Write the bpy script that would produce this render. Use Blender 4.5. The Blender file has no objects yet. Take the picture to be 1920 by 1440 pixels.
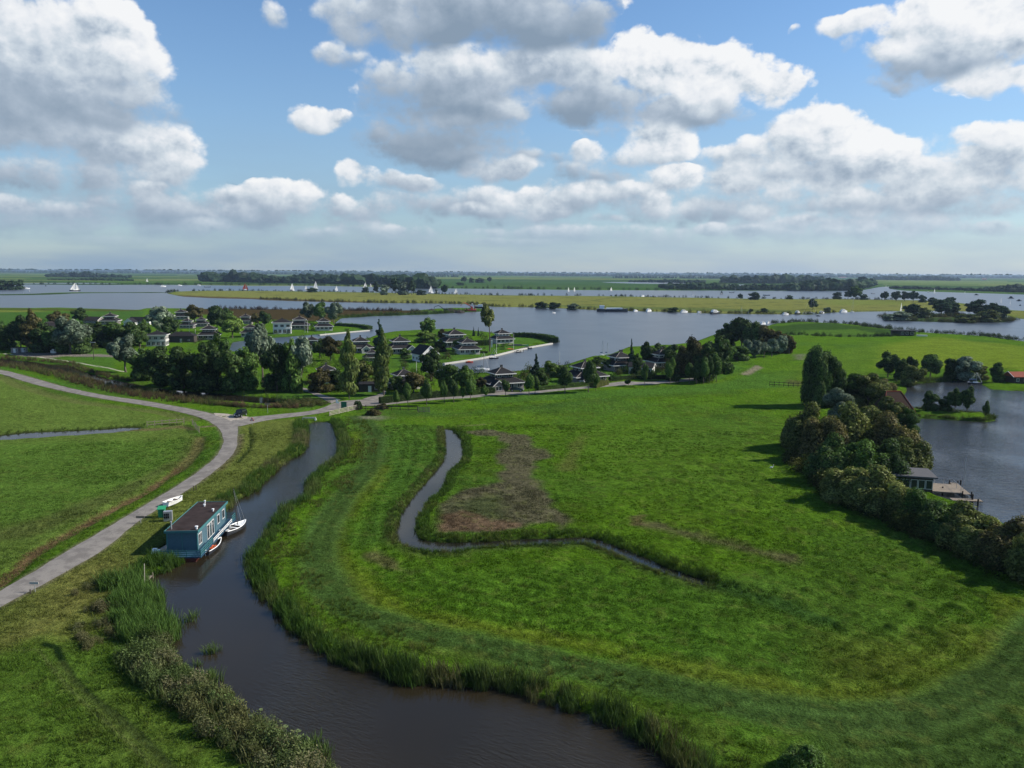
import bpy, bmesh, math, random
import numpy as np
from mathutils import Vector, Matrix

# ------------------------------------------------------------------ camera
S = bpy.context.scene
H_CAM = 38.0; F_PX = 1450.0; PITCH = math.atan(209/1450); ROLL = 0.0055
cam_d = bpy.data.cameras.new('camera'); cam = bpy.data.objects.new('camera', cam_d)
S.collection.objects.link(cam); S.camera = cam
cam_d.sensor_width = 36.0; cam_d.lens = 36.0*F_PX/1920
cam_d.clip_start = 0.5; cam_d.clip_end = 200000
cam.matrix_world = (Matrix.Translation((0, 0, H_CAM)) @ Matrix.Rotation(math.pi/2-PITCH, 4, 'X')
                    @ Matrix.Rotation(ROLL, 4, 'Z'))
S.render.resolution_x = 1024; S.render.resolution_y = 768
S.render.engine = 'CYCLES'
S.cycles.max_bounces = 5; S.cycles.diffuse_bounces = 2; S.cycles.glossy_bounces = 2
S.cycles.transmission_bounces = 2; S.cycles.volume_bounces = 0; S.cycles.transparent_max_bounces = 6
S.view_settings.view_transform = 'Standard'; S.view_settings.look = 'None'
S.view_settings.exposure = 0.5; S.view_settings.gamma = 1.0; S.view_settings.use_curve_mapping = False

# ------------------------------------------------------------------ light
SUN_EL = math.radians(35); SUN_AZ = math.radians(83)      # azimuth from +Y towards +X
sun_dir = Vector((math.sin(SUN_AZ)*math.cos(SUN_EL), math.cos(SUN_AZ)*math.cos(SUN_EL), math.sin(SUN_EL)))
sd = bpy.data.lights.new('sun', 'SUN'); sd.energy = 5.0; sd.angle = math.radians(0.5); sd.color = (1.0, 0.93, 0.82)
sun = bpy.data.objects.new('sun', sd); S.collection.objects.link(sun)
sun.rotation_euler = sun_dir.to_track_quat('Z', 'Y').to_euler()

def ray(x, y):                                            # view ray of a photo pixel (1920x1440 frame)
    X, Y, Z = x-960.0, -(y-720.0), -F_PX
    X, Y = X*math.cos(ROLL)-Y*math.sin(ROLL), X*math.sin(ROLL)+Y*math.cos(ROLL)
    a = math.pi/2-PITCH
    return X, Y*math.cos(a)-Z*math.sin(a), Y*math.sin(a)+Z*math.cos(a)
def pw(x, y, z=0.0):                                      # where that ray meets height z
    X, Y, Z = ray(x, y); t = (z-H_CAM)/Z
    return X*t, Y*t
def scale_at(x, y, z=0.45):                               # metres per photo pixel there
    X, Y = pw(x, y, z)
    d = Y*math.cos(PITCH)+(H_CAM-z)*math.sin(PITCH)
    return d/F_PX
def fr(x0, y0, s, pts):
    return [(x0+a/s, y0+b/s) for a, b in pts]
def W(pts, z=0.0): return np.array([pw(x, y, z) for x, y in pts])

# ------------------------------------------------------------------ node helper
class NT:
    def __init__(s, tree): s.t = tree; s.n = tree.nodes; s.l = tree.links
    def node(s, typ, **kw):
        n = s.n.new(typ)
        for k, v in kw.items(): setattr(n, k, v)
        return n
    def link(s, a, b): s.l.new(a, b)
    def put(s, sock, v):
        if v is None: return
        if isinstance(v, bpy.types.NodeSocket): s.l.new(v, sock)
        else:
            if isinstance(v, (tuple, list)) and len(v) == 3 and sock.type == 'RGBA': v = (*v, 1)
            sock.default_value = v
    def math(s, op, a, b=None, c=None, clamp=False):
        n = s.node('ShaderNodeMath', operation=op, use_clamp=clamp)
        s.put(n.inputs[0], a); s.put(n.inputs[1], b)
        if c is not None: s.put(n.inputs[2], c)
        return n.outputs[0]
    def vmath(s, op, a, b=None):
        n = s.node('ShaderNodeVectorMath', operation=op)
        s.put(n.inputs[0], a)
        if b is not None: s.put(n.inputs[1], b)
        return n.outputs['Value'] if op in ('DOT_PRODUCT', 'LENGTH', 'DISTANCE') else n.outputs[0]
    def vscale(s, a, f):
        n = s.node('ShaderNodeVectorMath', operation='SCALE'); s.put(n.inputs[0], a); s.put(n.inputs['Scale'], f); return n.outputs[0]
    def mix(s, f, a, b, blend='MIX'):
        n = s.node('ShaderNodeMix', data_type='RGBA', blend_type=blend)
        s.put(n.inputs[0], f); s.put(n.inputs[6], a); s.put(n.inputs[7], b); return n.outputs[2]
    def noise(s, vec, scale, detail=4, rough=0.5, typ='FBM', dist=0.0):
        n = s.node('ShaderNodeTexNoise'); n.noise_type = typ; n.normalize = True
        s.put(n.inputs['Vector'], vec); s.put(n.inputs['Scale'], scale); n.inputs['Detail'].default_value = detail
        n.inputs['Roughness'].default_value = rough; n.inputs['Distortion'].default_value = dist
        return n.outputs['Fac']
    def voro(s, vec, scale, detail=0.0, rough=0.5, feature='F1', smooth=0.5):
        n = s.node('ShaderNodeTexVoronoi'); n.feature = feature
        s.put(n.inputs['Vector'], vec); s.put(n.inputs['Scale'], scale)
        n.inputs['Detail'].default_value = detail; n.inputs['Roughness'].default_value = rough
        if feature == 'SMOOTH_F1': n.inputs['Smoothness'].default_value = smooth
        return n
    def ramp(s, v, a, b, c=0.0, d=1.0, smooth=True):
        n = s.node('ShaderNodeMapRange'); n.interpolation_type = 'SMOOTHSTEP' if smooth else 'LINEAR'
        s.put(n.inputs[0], v); s.put(n.inputs[1], a); s.put(n.inputs[2], b); s.put(n.inputs[3], c); s.put(n.inputs[4], d)
        return n.outputs[0]
    def comb(s, x, y, z):
        n = s.node('ShaderNodeCombineXYZ'); s.put(n.inputs[0], x); s.put(n.inputs[1], y); s.put(n.inputs[2], z); return n.outputs[0]
    def sep(s, v):
        n = s.node('ShaderNodeSeparateXYZ'); s.put(n.inputs[0], v); return n.outputs
    def bump(s, h, strength=0.5, dist=0.1):
        n = s.node('ShaderNodeBump'); s.put(n.inputs['Height'], h); n.inputs['Strength'].default_value = strength
        n.inputs['Distance'].default_value = dist; return n.outputs[0]
# ------------------------------------------------------------------ sky: Nishita air with procedural cumulus
world = bpy.data.worlds.new('World'); S.world = world; world.use_nodes = True
wt = NT(world.node_tree); wt.n.clear()
out = wt.node('ShaderNodeOutputWorld'); bg = wt.node('ShaderNodeBackground')
sky = wt.node('ShaderNodeTexSky', sky_type='NISHITA'); sky.sun_disc = False
sky.sun_elevation = SUN_EL; sky.sun_rotation = SUN_AZ
sky.air_density = 1.15; sky.dust_density = 0.15; sky.ozone_density = 3.0; sky.altitude = 0
SKY_STRENGTH = 0.135
geo = wt.node('ShaderNodeTexCoord'); D = geo.outputs['Generated']
x_, y_, z_ = wt.sep(D)
az = wt.math('ARCTAN2', x_, y_)
P2 = wt.comb(az, z_, 0.0)
def ang(x, y):
    X, Y, Z = ray(x, y); L = math.sqrt(X*X+Y*Y+Z*Z)
    return math.atan2(X, Y), Z/L
# photo-traced cumulus: x, y, rx, ry (1920 px frame), weight, brightness
CL = [
 (50, 95, 175, 115, 1.0, .62), (215, 85, 100, 80, 1.0, .78), (100, 190, 230, 60, .95, .22), (270, 175, 60, 60, .7, .5),
 (300, 285, 88, 56, 1.0, .66), (190, 275, 150, 42, .9, .5), (40, 245, 150, 50, .8, .42),
 (880, 20, 270, 85, 1.0, .27), (720, 35, 140, 65, .9, .50), (1065, 45, 85, 70, .9, .28), (1010, 60, 110, 40, .6, .16),
 (850, 195, 165, 90, .95, .26), (740, 150, 60, 40, .7, .45), (870, 140, 120, 40, .8, .55), (600, 225, 68, 28, .8, .72), (835, 232, 75, 20, .55, .62),
 (612, 98, 36, 24, .55, .5), (518, 40, 30, 26, .5, .5), (660, 112, 40, 18, .35, .4),
 (1230, 125, 105, 62, 1.0, .9), (1370, 145, 105, 60, 1.0, .88), (1455, 165, 70, 40, .9, .85), (1110, 190, 160, 48, .9, .34), (1290, 210, 150, 34, .9, .40), (1310, 180, 60, 45, .7, .9),
 (930, 322, 88, 26, .8, .55), (668, 332, 52, 32, .85, .68), (540, 365, 85, 36, .85, .62), (470, 380, 110, 24, .7, .4),
 (1235, 265, 78, 46, .85, .75), (1108, 288, 46, 22, .7, .68), (1270, 332, 62, 28, .75, .75), (1372, 342, 84, 24, .7, .65), (1345, 285, 30, 24, .5, .6),
 (1520, 262, 90, 62, .95, .72), (1600, 280, 85, 58, .95, .86), (1680, 308, 60, 50, .9, .78), (1570, 325, 200, 42, .85, .44), (1460, 235, 30, 12, .4, .7),
 (1850, 262, 120, 30, .6, .72), (1900, 285, 70, 45, .5, .6), (1770, 300, 60, 30, .5, .6),
 (1610, 52, 85, 26, .7, .78), (1790, 45, 130, 60, .95, .85), (1890, 50, 90, 60, .95, .88), (1668, 100, 52, 22, .75, .85), (1780, 115, 150, 38, .8, .42), (1885, 148, 95, 28, .75, .8), (1690, 158, 80, 16, .45, .4),
 (1480, 62, 22, 10, .6, .75),
 (990, 388, 82, 38, .75, .62), (1110, 363, 50, 26, .75, .64), (1240, 388, 60, 28, .7, .62), (905, 398, 50, 18, .6, .58), (1462, 358, 52, 28, .7, .68), (1620, 362, 95, 26, .6, .62),
 (262, 357, 55, 20, .7, .55), (120, 345, 150, 22, .5, .3), (400, 432, 65, 24, .55, .5), (740, 432, 36, 14, .5, .48), (1325, 430, 32, 14, .5, .55), (1405, 428, 50, 14, .5, .5), (1500, 420, 60, 14, .45, .55), (55, 392, 60, 20, .55, .45), (850, 300, 240, 24, .5, .25), (1130, 330, 100, 30, .5, .3),
 (880, 392, 45, 18, .9, .62), (1330, 428, 38, 16, .85, .6), (1400, 432, 44, 15, .85, .58), (1500, 415, 60, 16, .8, .58), (740, 432, 30, 15, .85, .56), (380, 425, 60, 22, .85, .55), (120, 400, 70, 20, .8, .5), (20, 390, 60, 22, .85, .52),
 (1610, 370, 60, 20, .9, .66), (1700, 372, 70, 22, .85, .62), (1810, 355, 90, 26, .8, .6), (1560, 350, 60, 24, .85, .7), (770, 345, 80, 20, .8, .5), (1140, 410, 50, 14, .8, .52), (600, 440, 60, 14, .7, .5), (1620, 440, 90, 16, .7, .52), (1850, 430, 90, 18, .7, .54), (220, 455, 120, 12, .6, .45), (950, 455, 140, 12, .6, .46),
 (150, 150, 150, 150, .9, .5), (130, 330, 240, 40, .7, .35), (330, 395, 330, 50, .65, .34), (600, 400, 200, 40, .6, .38), (820, 265, 190, 60, .8, .28),
 (960, 385, 300, 45, .6, .36), (1300, 375, 300, 50, .6, .42), (1650, 370, 330, 60, .7, .46), (1850, 330, 200, 60, .7, .5), (1200, 240, 110, 30, .5, .45),
 (1440, 300, 130, 40, .6, .5), (1000, 130, 150, 50, .9, .52), (1120, 140, 70, 40, .8, .72), (830, 115, 110, 30, .8, .66), (960, 210, 60, 26, .6, .6), (1400, 330, 120, 30, .7, .56), (1700, 320, 80, 36, .8, .68), (1850, 300, 90, 40, .7, .64), (1160, 300, 90, 26, .6, .5), (1760, 95, 170, 50, .5, .4), (70, 420, 250, 30, .55, .38), (300, 440, 220, 20, .5, .42), (700, 440, 260, 26, .55, .42), (1100, 440, 260, 26, .55, .44), (1550, 430, 300, 34, .6, .5),
 (520, 352, 50, 24, .95, .72), (570, 372, 50, 22, .95, .66), (985, 375, 60, 24, .95, .70), (1020, 402, 55, 20, .9, .62), (660, 322, 45, 24, .95, .74), (270, 352, 42, 16, .95, .66), (1455, 348, 34, 18, .95, .78), (1240, 372, 40, 20, .95, .72), (430, 398, 60, 22, .8, .62), (640, 385, 40, 20, .7, .62), (1180, 352, 36, 16, .7, .7), (1420, 395, 50, 20, .7, .62), (1560, 385, 44, 18, .7, .66), (1720, 345, 50, 20, .7, .7),
]
# warp the lookup so that outlines billow
wn = wt.node('ShaderNodeTexNoise'); wn.noise_type = 'FBM'; wt.put(wn.inputs['Vector'], D)
wn.inputs['Scale'].default_value = 11; wn.inputs['Detail'].default_value = 3; wn.inputs['Roughness'].default_value = 0.6
warp = wt.vscale(wt.vmath('SUBTRACT', wn.outputs['Color'], (0.5, 0.5, 0.5)), wt.ramp(z_, 0.03, 0.22, 0.014, 0.052, False))
Pw = wt.vmath('ADD', P2, warp)
mx = None; sw = None; sb = None
for (cx, cy, rx, ry, w, b) in CL:
    u, v = ang(cx, cy); k = 1.0/F_PX*1.02
    sx, sy = 1/(rx*k), 1/(ry*k)
    q = wt.node('ShaderNodeVectorMath', operation='MULTIPLY_ADD')
    wt.link(Pw, q.inputs[0]); q.inputs[1].default_value = (sx, sy, 0); q.inputs[2].default_value = (-u*sx, -v*sy, 0)
    d2 = wt.vmath('DOT_PRODUCT', q.outputs[0], q.outputs[0])
    g = wt.math('MULTIPLY_ADD', d2, -w, w)                  # w*(1-d2)
    mx = g if mx is None else wt.math('SMOOTH_MAX', mx, g, 0.25)
    gp = wt.math('MAXIMUM', g, 0.002)
    ty = wt.node('ShaderNodeVectorMath', operation='DOT_PRODUCT'); wt.link(q.outputs[0], ty.inputs[0]); ty.inputs[1].default_value = (0.10, 0.36, 0)
    lit = wt.math('ADD', wt.math('MINIMUM', ty.outputs['Value'], 0.30), b)
    gp = wt.math('MULTIPLY', gp, gp)
    sw = gp if sw is None else wt.math('ADD', sw, gp)
    gl = wt.math('MULTIPLY', gp, lit)
    sb = gl if sb is None else wt.math('ADD', sb, gl)
bright = wt.math('DIVIDE', sb, sw, clamp=True)
# unseen sky outside the view: clouds thinned out to lower the ambient light
zs = wt.math('MAXIMUM', z_, 0.03)
proj = wt.comb(wt.math('DIVIDE', x_, wt.math('ADD', zs, 0.12)), wt.math('DIVIDE', y_, wt.math('ADD', zs, 0.12)), 0.0)
gen = wt.noise(proj, 1.5, 3, 0.55)
genm = wt.ramp(gen, 0.50, 0.74, -0.6, 0.7, smooth=False)
aa = wt.math('ABSOLUTE', az)
o1 = wt.ramp(aa, 0.60, 0.75); o2 = wt.ramp(z_, 0.345, 0.45)
outside = wt.math('MAXIMUM', o1, o2)
mixf = wt.node('ShaderNodeMix', data_type='FLOAT'); wt.put(mixf.inputs[0], outside); wt.put(mixf.inputs[2], mx); wt.put(mixf.inputs[3], genm)
cover = mixf.outputs[0]
mixb = wt.node('ShaderNodeMix', data_type='FLOAT'); wt.put(mixb.inputs[0], outside); wt.put(mixb.inputs[2], bright)
wt.put(mixb.inputs[3], wt.ramp(gen, 0.5, 0.75, 0.60, 0.25)); bright = mixb.outputs[0]
# billow detail, sampled twice for relief towards the sun (right and up)
def puffs(vec):
    v1 = wt.voro(wt.vmath('MULTIPLY', vec, (1, 1, 1.5)), 15, 4.0, 0.55, 'F1').outputs['Distance']
    return v1
Dl = wt.vmath('ADD', D, (0.010, 0.0, 0.012))
wv = wt.vmath('ADD', D, wt.vscale(warp, 0.5)); wv2 = wt.vmath('ADD', Dl, wt.vscale(warp, 0.5))
pA = puffs(wv); pB = puffs(wv2)
fine = wt.noise(D, 20, 8, 0.60)
fineB = wt.noise(Dl, 20, 8, 0.60)
hA = wt.math('SUBTRACT', wt.math('MULTIPLY', fine, 1.1), wt.math('MULTIPLY', pA, 0.55))
hB = wt.math('SUBTRACT', wt.math('MULTIPLY', fineB, 1.1), wt.math('MULTIPLY', pB, 0.55))
# crisp heads, soft bases
dens = wt.math('ADD', cover, wt.math('MULTIPLY', wt.math('SUBTRACT', hA, 0.02), 1.1))
edge = wt.math('SUBTRACT', 0.76, wt.math('MULTIPLY', bright, 0.46))
alpha = wt.ramp(dens, 0.02, wt.math('MAXIMUM', edge, 0.10))
relief = wt.math('MULTIPLY', wt.math('SUBTRACT', hA, hB), wt.math('MULTIPLY_ADD', bright, 1.15, -0.12))
body = wt.math('ADD', bright, wt.math('MULTIPLY', relief, 1.3))
body = wt.math('ADD', body, wt.math('MULTIPLY', wt.ramp(dens, 0.0, 0.8, 0.08, -0.06, smooth=False), 1.0), clamp=True)
cr = wt.node('ShaderNodeValToRGB'); wt.put(cr.inputs[0], body)
e = cr.color_ramp; e.elements[0].position = 0.12; e.elements[0].color = (.25, .33, .43, 1)
e.elements[1].position = 1.0; e.elements[1].color = (.93, .94, .95, 1)
for p_, c_ in ((.36, (.42, .50, .60)), (.56, (.62, .69, .76)), (.76, (.82, .85, .89))):
    el = e.elements.new(p_); el.color = (*c_, 1)
skyc = wt.vmath('MULTIPLY', wt.vscale(sky.outputs[0], SKY_STRENGTH), (0.80, 0.93, 1.06))
# veil of haze that thickens to the horizon
hz = wt.ramp(z_, 0.0, 0.30, 1.0, 0.0, smooth=False)
hz2 = wt.math('POWER', hz, 1.5)
veiln = wt.noise(wt.comb(az, wt.math('MULTIPLY', z_, 5.0), 0.0), 5.0, 4, 0.5)
hz3 = wt.math('MULTIPLY', hz2, wt.ramp(veiln, 0.25, 0.75, 0.65, 1.0), clamp=True)
sunside = wt.ramp(x_, -0.6, 0.7)
hcol = wt.mix(sunside, (.255, .37, .52), (.40, .51, .66))
skyh = wt.mix(hz3, skyc, hcol)
cl = wt.mix(wt.math('MULTIPLY', wt.ramp(z_, 0.01, 0.09, 0.70, 0.0), 1.0), cr.outputs[0], hcol)
al2 = wt.math('MULTIPLY', alpha, wt.ramp(z_, 0.012, 0.07, 0.0, 1.0))
fin = wt.mix(wt.math('MULTIPLY', al2, 0.97), skyh, cl)
wt.put(bg.inputs[0], fin); bg.inputs[1].default_value = 0.707
wt.link(bg.outputs[0], out.inputs[0])
world.cycles.sampling_method = 'MANUAL'; world.cycles.sample_map_resolution = 256
# ------------------------------------------------------------------ numpy helpers
rng = np.random.default_rng(7)
_lat = rng.random((256, 256))
def vnoise(x, y, s):                                     # value noise, cell size s metres
    u = x/s+900.3; v = y/s+700.7
    i = np.floor(u).astype(int); j = np.floor(v).astype(int); fu = u-i; fv = v-j
    fu = fu*fu*(3-2*fu); fv = fv*fv*(3-2*fv)
    a = _lat[i & 255, j & 255]; b = _lat[(i+1) & 255, j & 255]; c = _lat[i & 255, (j+1) & 255]; d = _lat[(i+1) & 255, (j+1) & 255]
    return (a*(1-fu)+b*fu)*(1-fv)+(c*(1-fu)+d*fu)*fv
def fbm(x, y, s, o=4):
    r = 0; a = 1; t = 0
    for k in range(o):
        r = r+a*vnoise(x+17*k, y-31*k, s); t += a; a *= .55; s *= .5
    return r/t
def inside(px, py, poly):
    r = np.zeros(px.shape, bool); n = len(poly); j = n-1
    for i in range(n):
        xi, yi = poly[i]; xj, yj = poly[j]
        if yi != yj:
            c = ((yi > py) != (yj > py)) & (px < (xj-xi)*(py-yi)/(yj-yi)+xi)
            r ^= c
        j = i
    return r
def dist_line(px, py, pts, closed=False):
    best = np.full(px.shape, 1e18); n = len(pts)
    for i in range(n if closed else n-1):
        ax, ay = pts[i]; bx, by = pts[(i+1) % n]
        dx, dy = bx-ax, by-ay; L = dx*dx+dy*dy+1e-12
        t = np.clip(((px-ax)*dx+(py-ay)*dy)/L, 0, 1)
        d = (px-ax-t*dx)**2+(py-ay-t*dy)**2
        np.minimum(best, d, out=best)
    return np.sqrt(best)
def sdf(px, py, poly, pad=30.0):                          # positive inside, metres
    poly = np.asarray(poly); lo = poly.min(0)-pad; hi = poly.max(0)+pad
    m = (px > lo[0]) & (px < hi[0]) & (py > lo[1]) & (py < hi[1])
    out = np.full(px.shape, -1e6)
    if m.any():
        d = dist_line(px[m], py[m], poly, True); ins = inside(px[m], py[m], poly)
        out[m] = np.where(ins, d, -d)
    return out
def smooth(v, a, b):
    t = np.clip((v-a)/(b-a+1e-12), 0, 1); return t*t*(3-2*t)
def chaikin(pts, n=2, closed=False):
    p = [tuple(q) for q in pts]
    for _ in range(n):
        o = []
        m = len(p)
        rngi = range(m) if closed else range(m-1)
        if not closed: o.append(p[0])
        for i in rngi:
            a = p[i]; b = p[(i+1) % m]
            o += [(a[0]*.75+b[0]*.25, a[1]*.75+b[1]*.25), (a[0]*.25+b[0]*.75, a[1]*.25+b[1]*.75)]
        if not closed: o.append(p[-1])
        p = o
    return p

# ------------------------------------------------------------------ traced outlines (photo pixels)
RIVER_L = [(575,792),(576,815),(574,840),(565,852),(540,863),(515,885),(487,910),(480,922),(447,936),(436,945),(426,960),
 (300,1024),(292,1046),(338,1050),(330,1066),(290,1077),(262,1083),(266,1104),(294,1109),(297,1123),(289,1145),(311,1168),(320,1190),(318,1207),(297,1220),(305,1234),
 (328,1250),(358,1281),(389,1296),(425,1315),(444,1340),(469,1356),(491,1366),(519,1388),(541,1405),(562,1415),(588,1428),(608,1445),(640,1500),(700,1640)]
RIVER_R = [(624,791),(632,810),(638,835),(637,850),(625,866),(605,876),(585,897),(576,912),(577,935),(555,943),(530,957),(515,978),(500,997),(487,1021),(465,1047),
 (463,1056),(468,1075),(483,1095),(488,1122),(504,1128),(524,1153),(547,1176),(569,1201),(597,1216),(630,1238),(658,1247),(688,1256),(713,1256),(738,1266),(752,1282),(788,1285),
 (797,1274),(813,1285),(835,1280),(852,1285),(880,1292),(908,1289),(925,1283),(967,1297),(1000,1313),(1034,1314),(1051,1325),(1079,1331),(1107,1342),(1155,1357),(1183,1366),(1197,1388),(1226,1395),(1254,1412),(1276,1440),(1310,1500),(1340,1640)]
RIVER = RIVER_L+RIVER_R[::-1]
CREEK_W = [(831,803),(834,826),(835,857),(824,874),(812,888),(793,911),(781,925),(762,950),(750,967),(742,998),(746,1016),(770,1029),(812,1037),(846,1037),(897,1028),(953,1024),(1037,1023),(1094,1020),(1108,1023),(1150,1037),(1178,1051),(1206,1064),(1240,1073),(1282,1090),(1324,1100),(1338,1101)]
CREEK_E = [(849,806),(866,824),(869,852),(863,871),(843,883),(835,908),(824,928),(801,939),(798,956),(784,967),(779,992),(787,1009),(812,1017),(869,1017),(925,1015),(981,1011),(1037,1010),(1094,1007),(1122,1011),(1150,1023),(1189,1037),(1223,1051),(1254,1065),(1296,1079),(1340,1094)]
CREEK = CREEK_W+CREEK_E[::-1]
DITCH = [(-200,822),(0,816),(50,811),(125,808),(200,804),(230,801),(264,801),(266,805),(250,808),(212,813),(150,817),(75,822),(0,827),(-200,834)]
CANAL = [(-200,664),(0,673),(60,679),(92,684),(125,684),(160,699),(212,713),(280,726),(350,734),(420,739),(475,744),(540,749),(566,753),(560,759),(500,758),(420,752),(350,747),(280,739),(222,726),(170,714),(120,697),(60,687),(0,680),(-200,674)]
POND = [(1700,722),(1740,718),(1780,715),(1812,713),(1842,720),(1856,730),(1900,733),(1925,734),(2300,745),(2300,1040),(1990,1025),(1920,1000),(1850,968),(1800,946),(1750,930),(1735,915),(1722,880),(1706,840),(1690,800),(1692,760)]
PONDISLE = [(1700,766),(1740,770),(1790,773),(1840,776),(1862,780),(1866,789),(1850,792),(1800,789),(1740,785),(1700,784)]
PONDISLE2 = [(1850,722),(1880,718),(2300,728),(2300,742),(1920,733),(1880,731),(1860,728)]
LAKE = [(-700,531),(0,533),(130,534),(300,534),(400,535),(480,536),(600,536),(700,538),(780,540),(850,541),(940,542),(1080,543.8),(1250,544.5),(1400,545),(1560,545.5),(1615,544.5),(1640,540),(1655,537.5),(1667,537.5),(1672,540),(1668,542),(1700,545.5),(1800,548.7),(1880,551),(1920,552.5),(2500,560),
 (2500,652),(1920,640),(1900,637),(1850,630),(1780,626),(1720,622.5),(1680,617.5),(1640,614),(1600,607.5),(1550,605),(1500,602.5),(1455,606),(1440,611),(1400,611),(1370,613),(1340,627),(1300,642),(1260,646),(1180,650),(1145,664),(1110,668),(1060,684),(1000,692),(960,697),(905,699),(850,702),(806,700),(790,694),(803,688),
 (832,681),(847,679),(900,671),(935,664),(965,656.5),(1000,649),(1035,643),(1047,640),(1043,634),(1030,631),(1000,629.6),(965,626),(930,624),(890,620),(850,616),(790,618),(740,621),(712,626),(690,634),(650,638),(600,641),(560,645),(500,652),(450,659),(428,659),(436,642),(480,636),(560,630),(598,627),(692,619),(697,612),(660,608),(627,607),
 (640,597),(700,593),(800,590),(830,588),(860,586),(903,584.5),(905,579),(880,577.5),(850,577),(820,578.5),(780,582),(740,582),(700,581),(640,580),(560,580),(500,579.5),(420,578.5),(384,579),(327,578),(275,577.5),(262,581),(240,580.6),(150,578),(110,576.5),(60,577.5),(0,577),(-700,577)]
ISLE_B = [(312,550),(330,546.3),(400,544.8),(480,545.2),(640,547.3),(800,550.5),(930,553.5),(1140,555.3),(1400,560),(1520,561),(1560,560),(1690,562.5),(1750,563.5),(1800,568),(1897,582),(1990,585),(1990,600),(1915,598),(1880,590),(1860,586),(1780,583),(1720,583),(1690,583.5),(1620,584.5),(1560,586),(1520,590),(1450,589.5),(1350,588.5),(1250,585),(1120,581.7),(1080,579.5),(1000,576.5),(930,575.5),(880,570.5),(800,569),(700,568),(600,566),(500,563),(480,561),(400,559.3),(340,556)]
ISLE_C = [(1653,594),(1665,598),(1700,602),(1760,604),(1830,605),(1880,604.5),(1906,600),(1903,595),(1860,590),(1780,588),(1700,587),(1665,589)]
ISLE_H = [(-80,543.3),(30,543.5),(47,541.5),(40,539.5),(-80,539)]
STRIP_A = [(-100,552.6),(0,553.8),(60,553.3),(110,552),(140,550),(225,549.2),(312,549.4),(312,547.6),(225,547.8),(140,548),(100,548.8),(60,551),(0,551.8),(-100,551)]
FARW = [[(1119,528.2),(1230,528.6),(1309,530.6),(1309,533),(1230,532.6),(1150,530.8)], [(1327,533),(1420,533.6),(1420,536.2),(1327,536)], [(30,530.2),(225,530.4),(225,532.2),(30,532)]]

def edge_wobble(P, amp, cell):                            # roughen a world polygon so banks are not ruler-drawn
    out = []
    n = len(P)
    for i in range(n):
        a = np.array(P[i]); b = np.array(P[(i+1) % n]); L = np.linalg.norm(b-a); k = int(min(12, max(1, L//cell)))
        d = (b-a)/(L+1e-9); nn = np.array([-d[1], d[0]])
        for j in range(k):
            q = a+(b-a)*j/k
            q = q+nn*(fbm(np.array(q[0]), np.array(q[1]), cell*2.2, 2)-.5)*2*amp
            out.append(tuple(q))
    return np.array(out)
def poly_sdf(px, py, pts, wob=0.0, cell=3.0):
    P = W(pts, 0.0)
    if wob: P = edge_wobble(P, wob, cell)
    return sdf(px, py, P)

# ------------------------------------------------------------------ the ground: one polar sheet out to the horizon
rows = [3.0, 8, 14, 20, 26, 32, 38, 44]; r = 48.0
while r < 38000:
    rows.append(r); r += max(0.34, min(r*r/(H_CAM*F_PX)*1.25, 900))
rows.append(42000)
rows = np.array(rows)
fine_a = np.radians(np.arange(-38.5, 38.51, 0.165)); 
coarse = np.radians(np.concatenate([np.arange(42, 180, 6), [180], np.arange(-180+6, -41, 6)]))
angs = np.concatenate([fine_a, coarse]); nc = len(angs); nr = len(rows)
R_, A_ = np.meshgrid(rows, angs, indexing='ij')
gx = (R_*np.sin(A_)).ravel(); gy = (R_*np.cos(A_)).ravel(); gr = R_.ravel()
near = gr < 420
bodies = {}
def body(name, s): bodies[name] = s
t_ = poly_sdf(gx, gy, chaikin(RIVER, 1, True), .35, 1.6); body('river_water', t_)
body('creek_water', poly_sdf(gx, gy, chaikin(CREEK, 1, True), .2, 1.5))
body('ditch_water', poly_sdf(gx, gy, DITCH, .25, 2))
body('canal_water', poly_sdf(gx, gy, CANAL, .6, 5))
s_p = poly_sdf(gx, gy, POND, 1.0, 6)
for isl in (PONDISLE, PONDISLE2): s_p = np.minimum(s_p, -poly_sdf(gx, gy, isl, .5, 4))
body('pond_water', s_p)
s_l = poly_sdf(gx, gy, LAKE)
for isl in (ISLE_B, ISLE_C, ISLE_H, STRIP_A): s_l = np.minimum(s_l, -poly_sdf(gx, gy, isl))
for q in FARW: s_l = np.maximum(s_l, poly_sdf(gx, gy, q))
body('lake_water', s_l)
names = list(bodies); SD = np.stack([bodies[k] for k in names])
sw_all = SD.max(0)
cell = np.maximum(0.8, gr*gr/(H_CAM*F_PX)*1.3)
LAND_Z = 0.45
gz = np.clip(-sw_all*LAND_Z/cell, -0.9, LAND_Z)
# ------------------------------------------------------------------ what grows where: albedo per ground vertex
def C3(*c): return np.array(c, float)
GRASS = C3(.070, .146, .010)
def zone_mask(px, py, pts, soft=1.0, wob=0.0, wscale=5.0):
    s = sdf(px, py, W(pts, LAND_Z), pad=soft*3+wob*2+5)
    if wob: s = s+(fbm(px, py, wscale, 3)-.5)*2*wob
    return smooth(s, -soft, soft)
def line_mask(px, py, pts, hw, soft=.5, wob=0.0, wscale=4.0, pad=25):
    P = W(pts, LAND_Z); lo = P.min(0)-pad; hi = P.max(0)+pad
    m = (px > lo[0]) & (px < hi[0]) & (py > lo[1]) & (py < hi[1]); o = np.zeros(px.shape)
    if m.any():
        d = dist_line(px[m], py[m], P)
        if wob: d = d+(fbm(px[m], py[m], wscale, 3)-.5)*2*wob
        o[m] = 1-smooth(d, hw-soft, hw+soft)
    return o
E_ = lambda pts: fr(700, 700, 3.556, pts)
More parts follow.
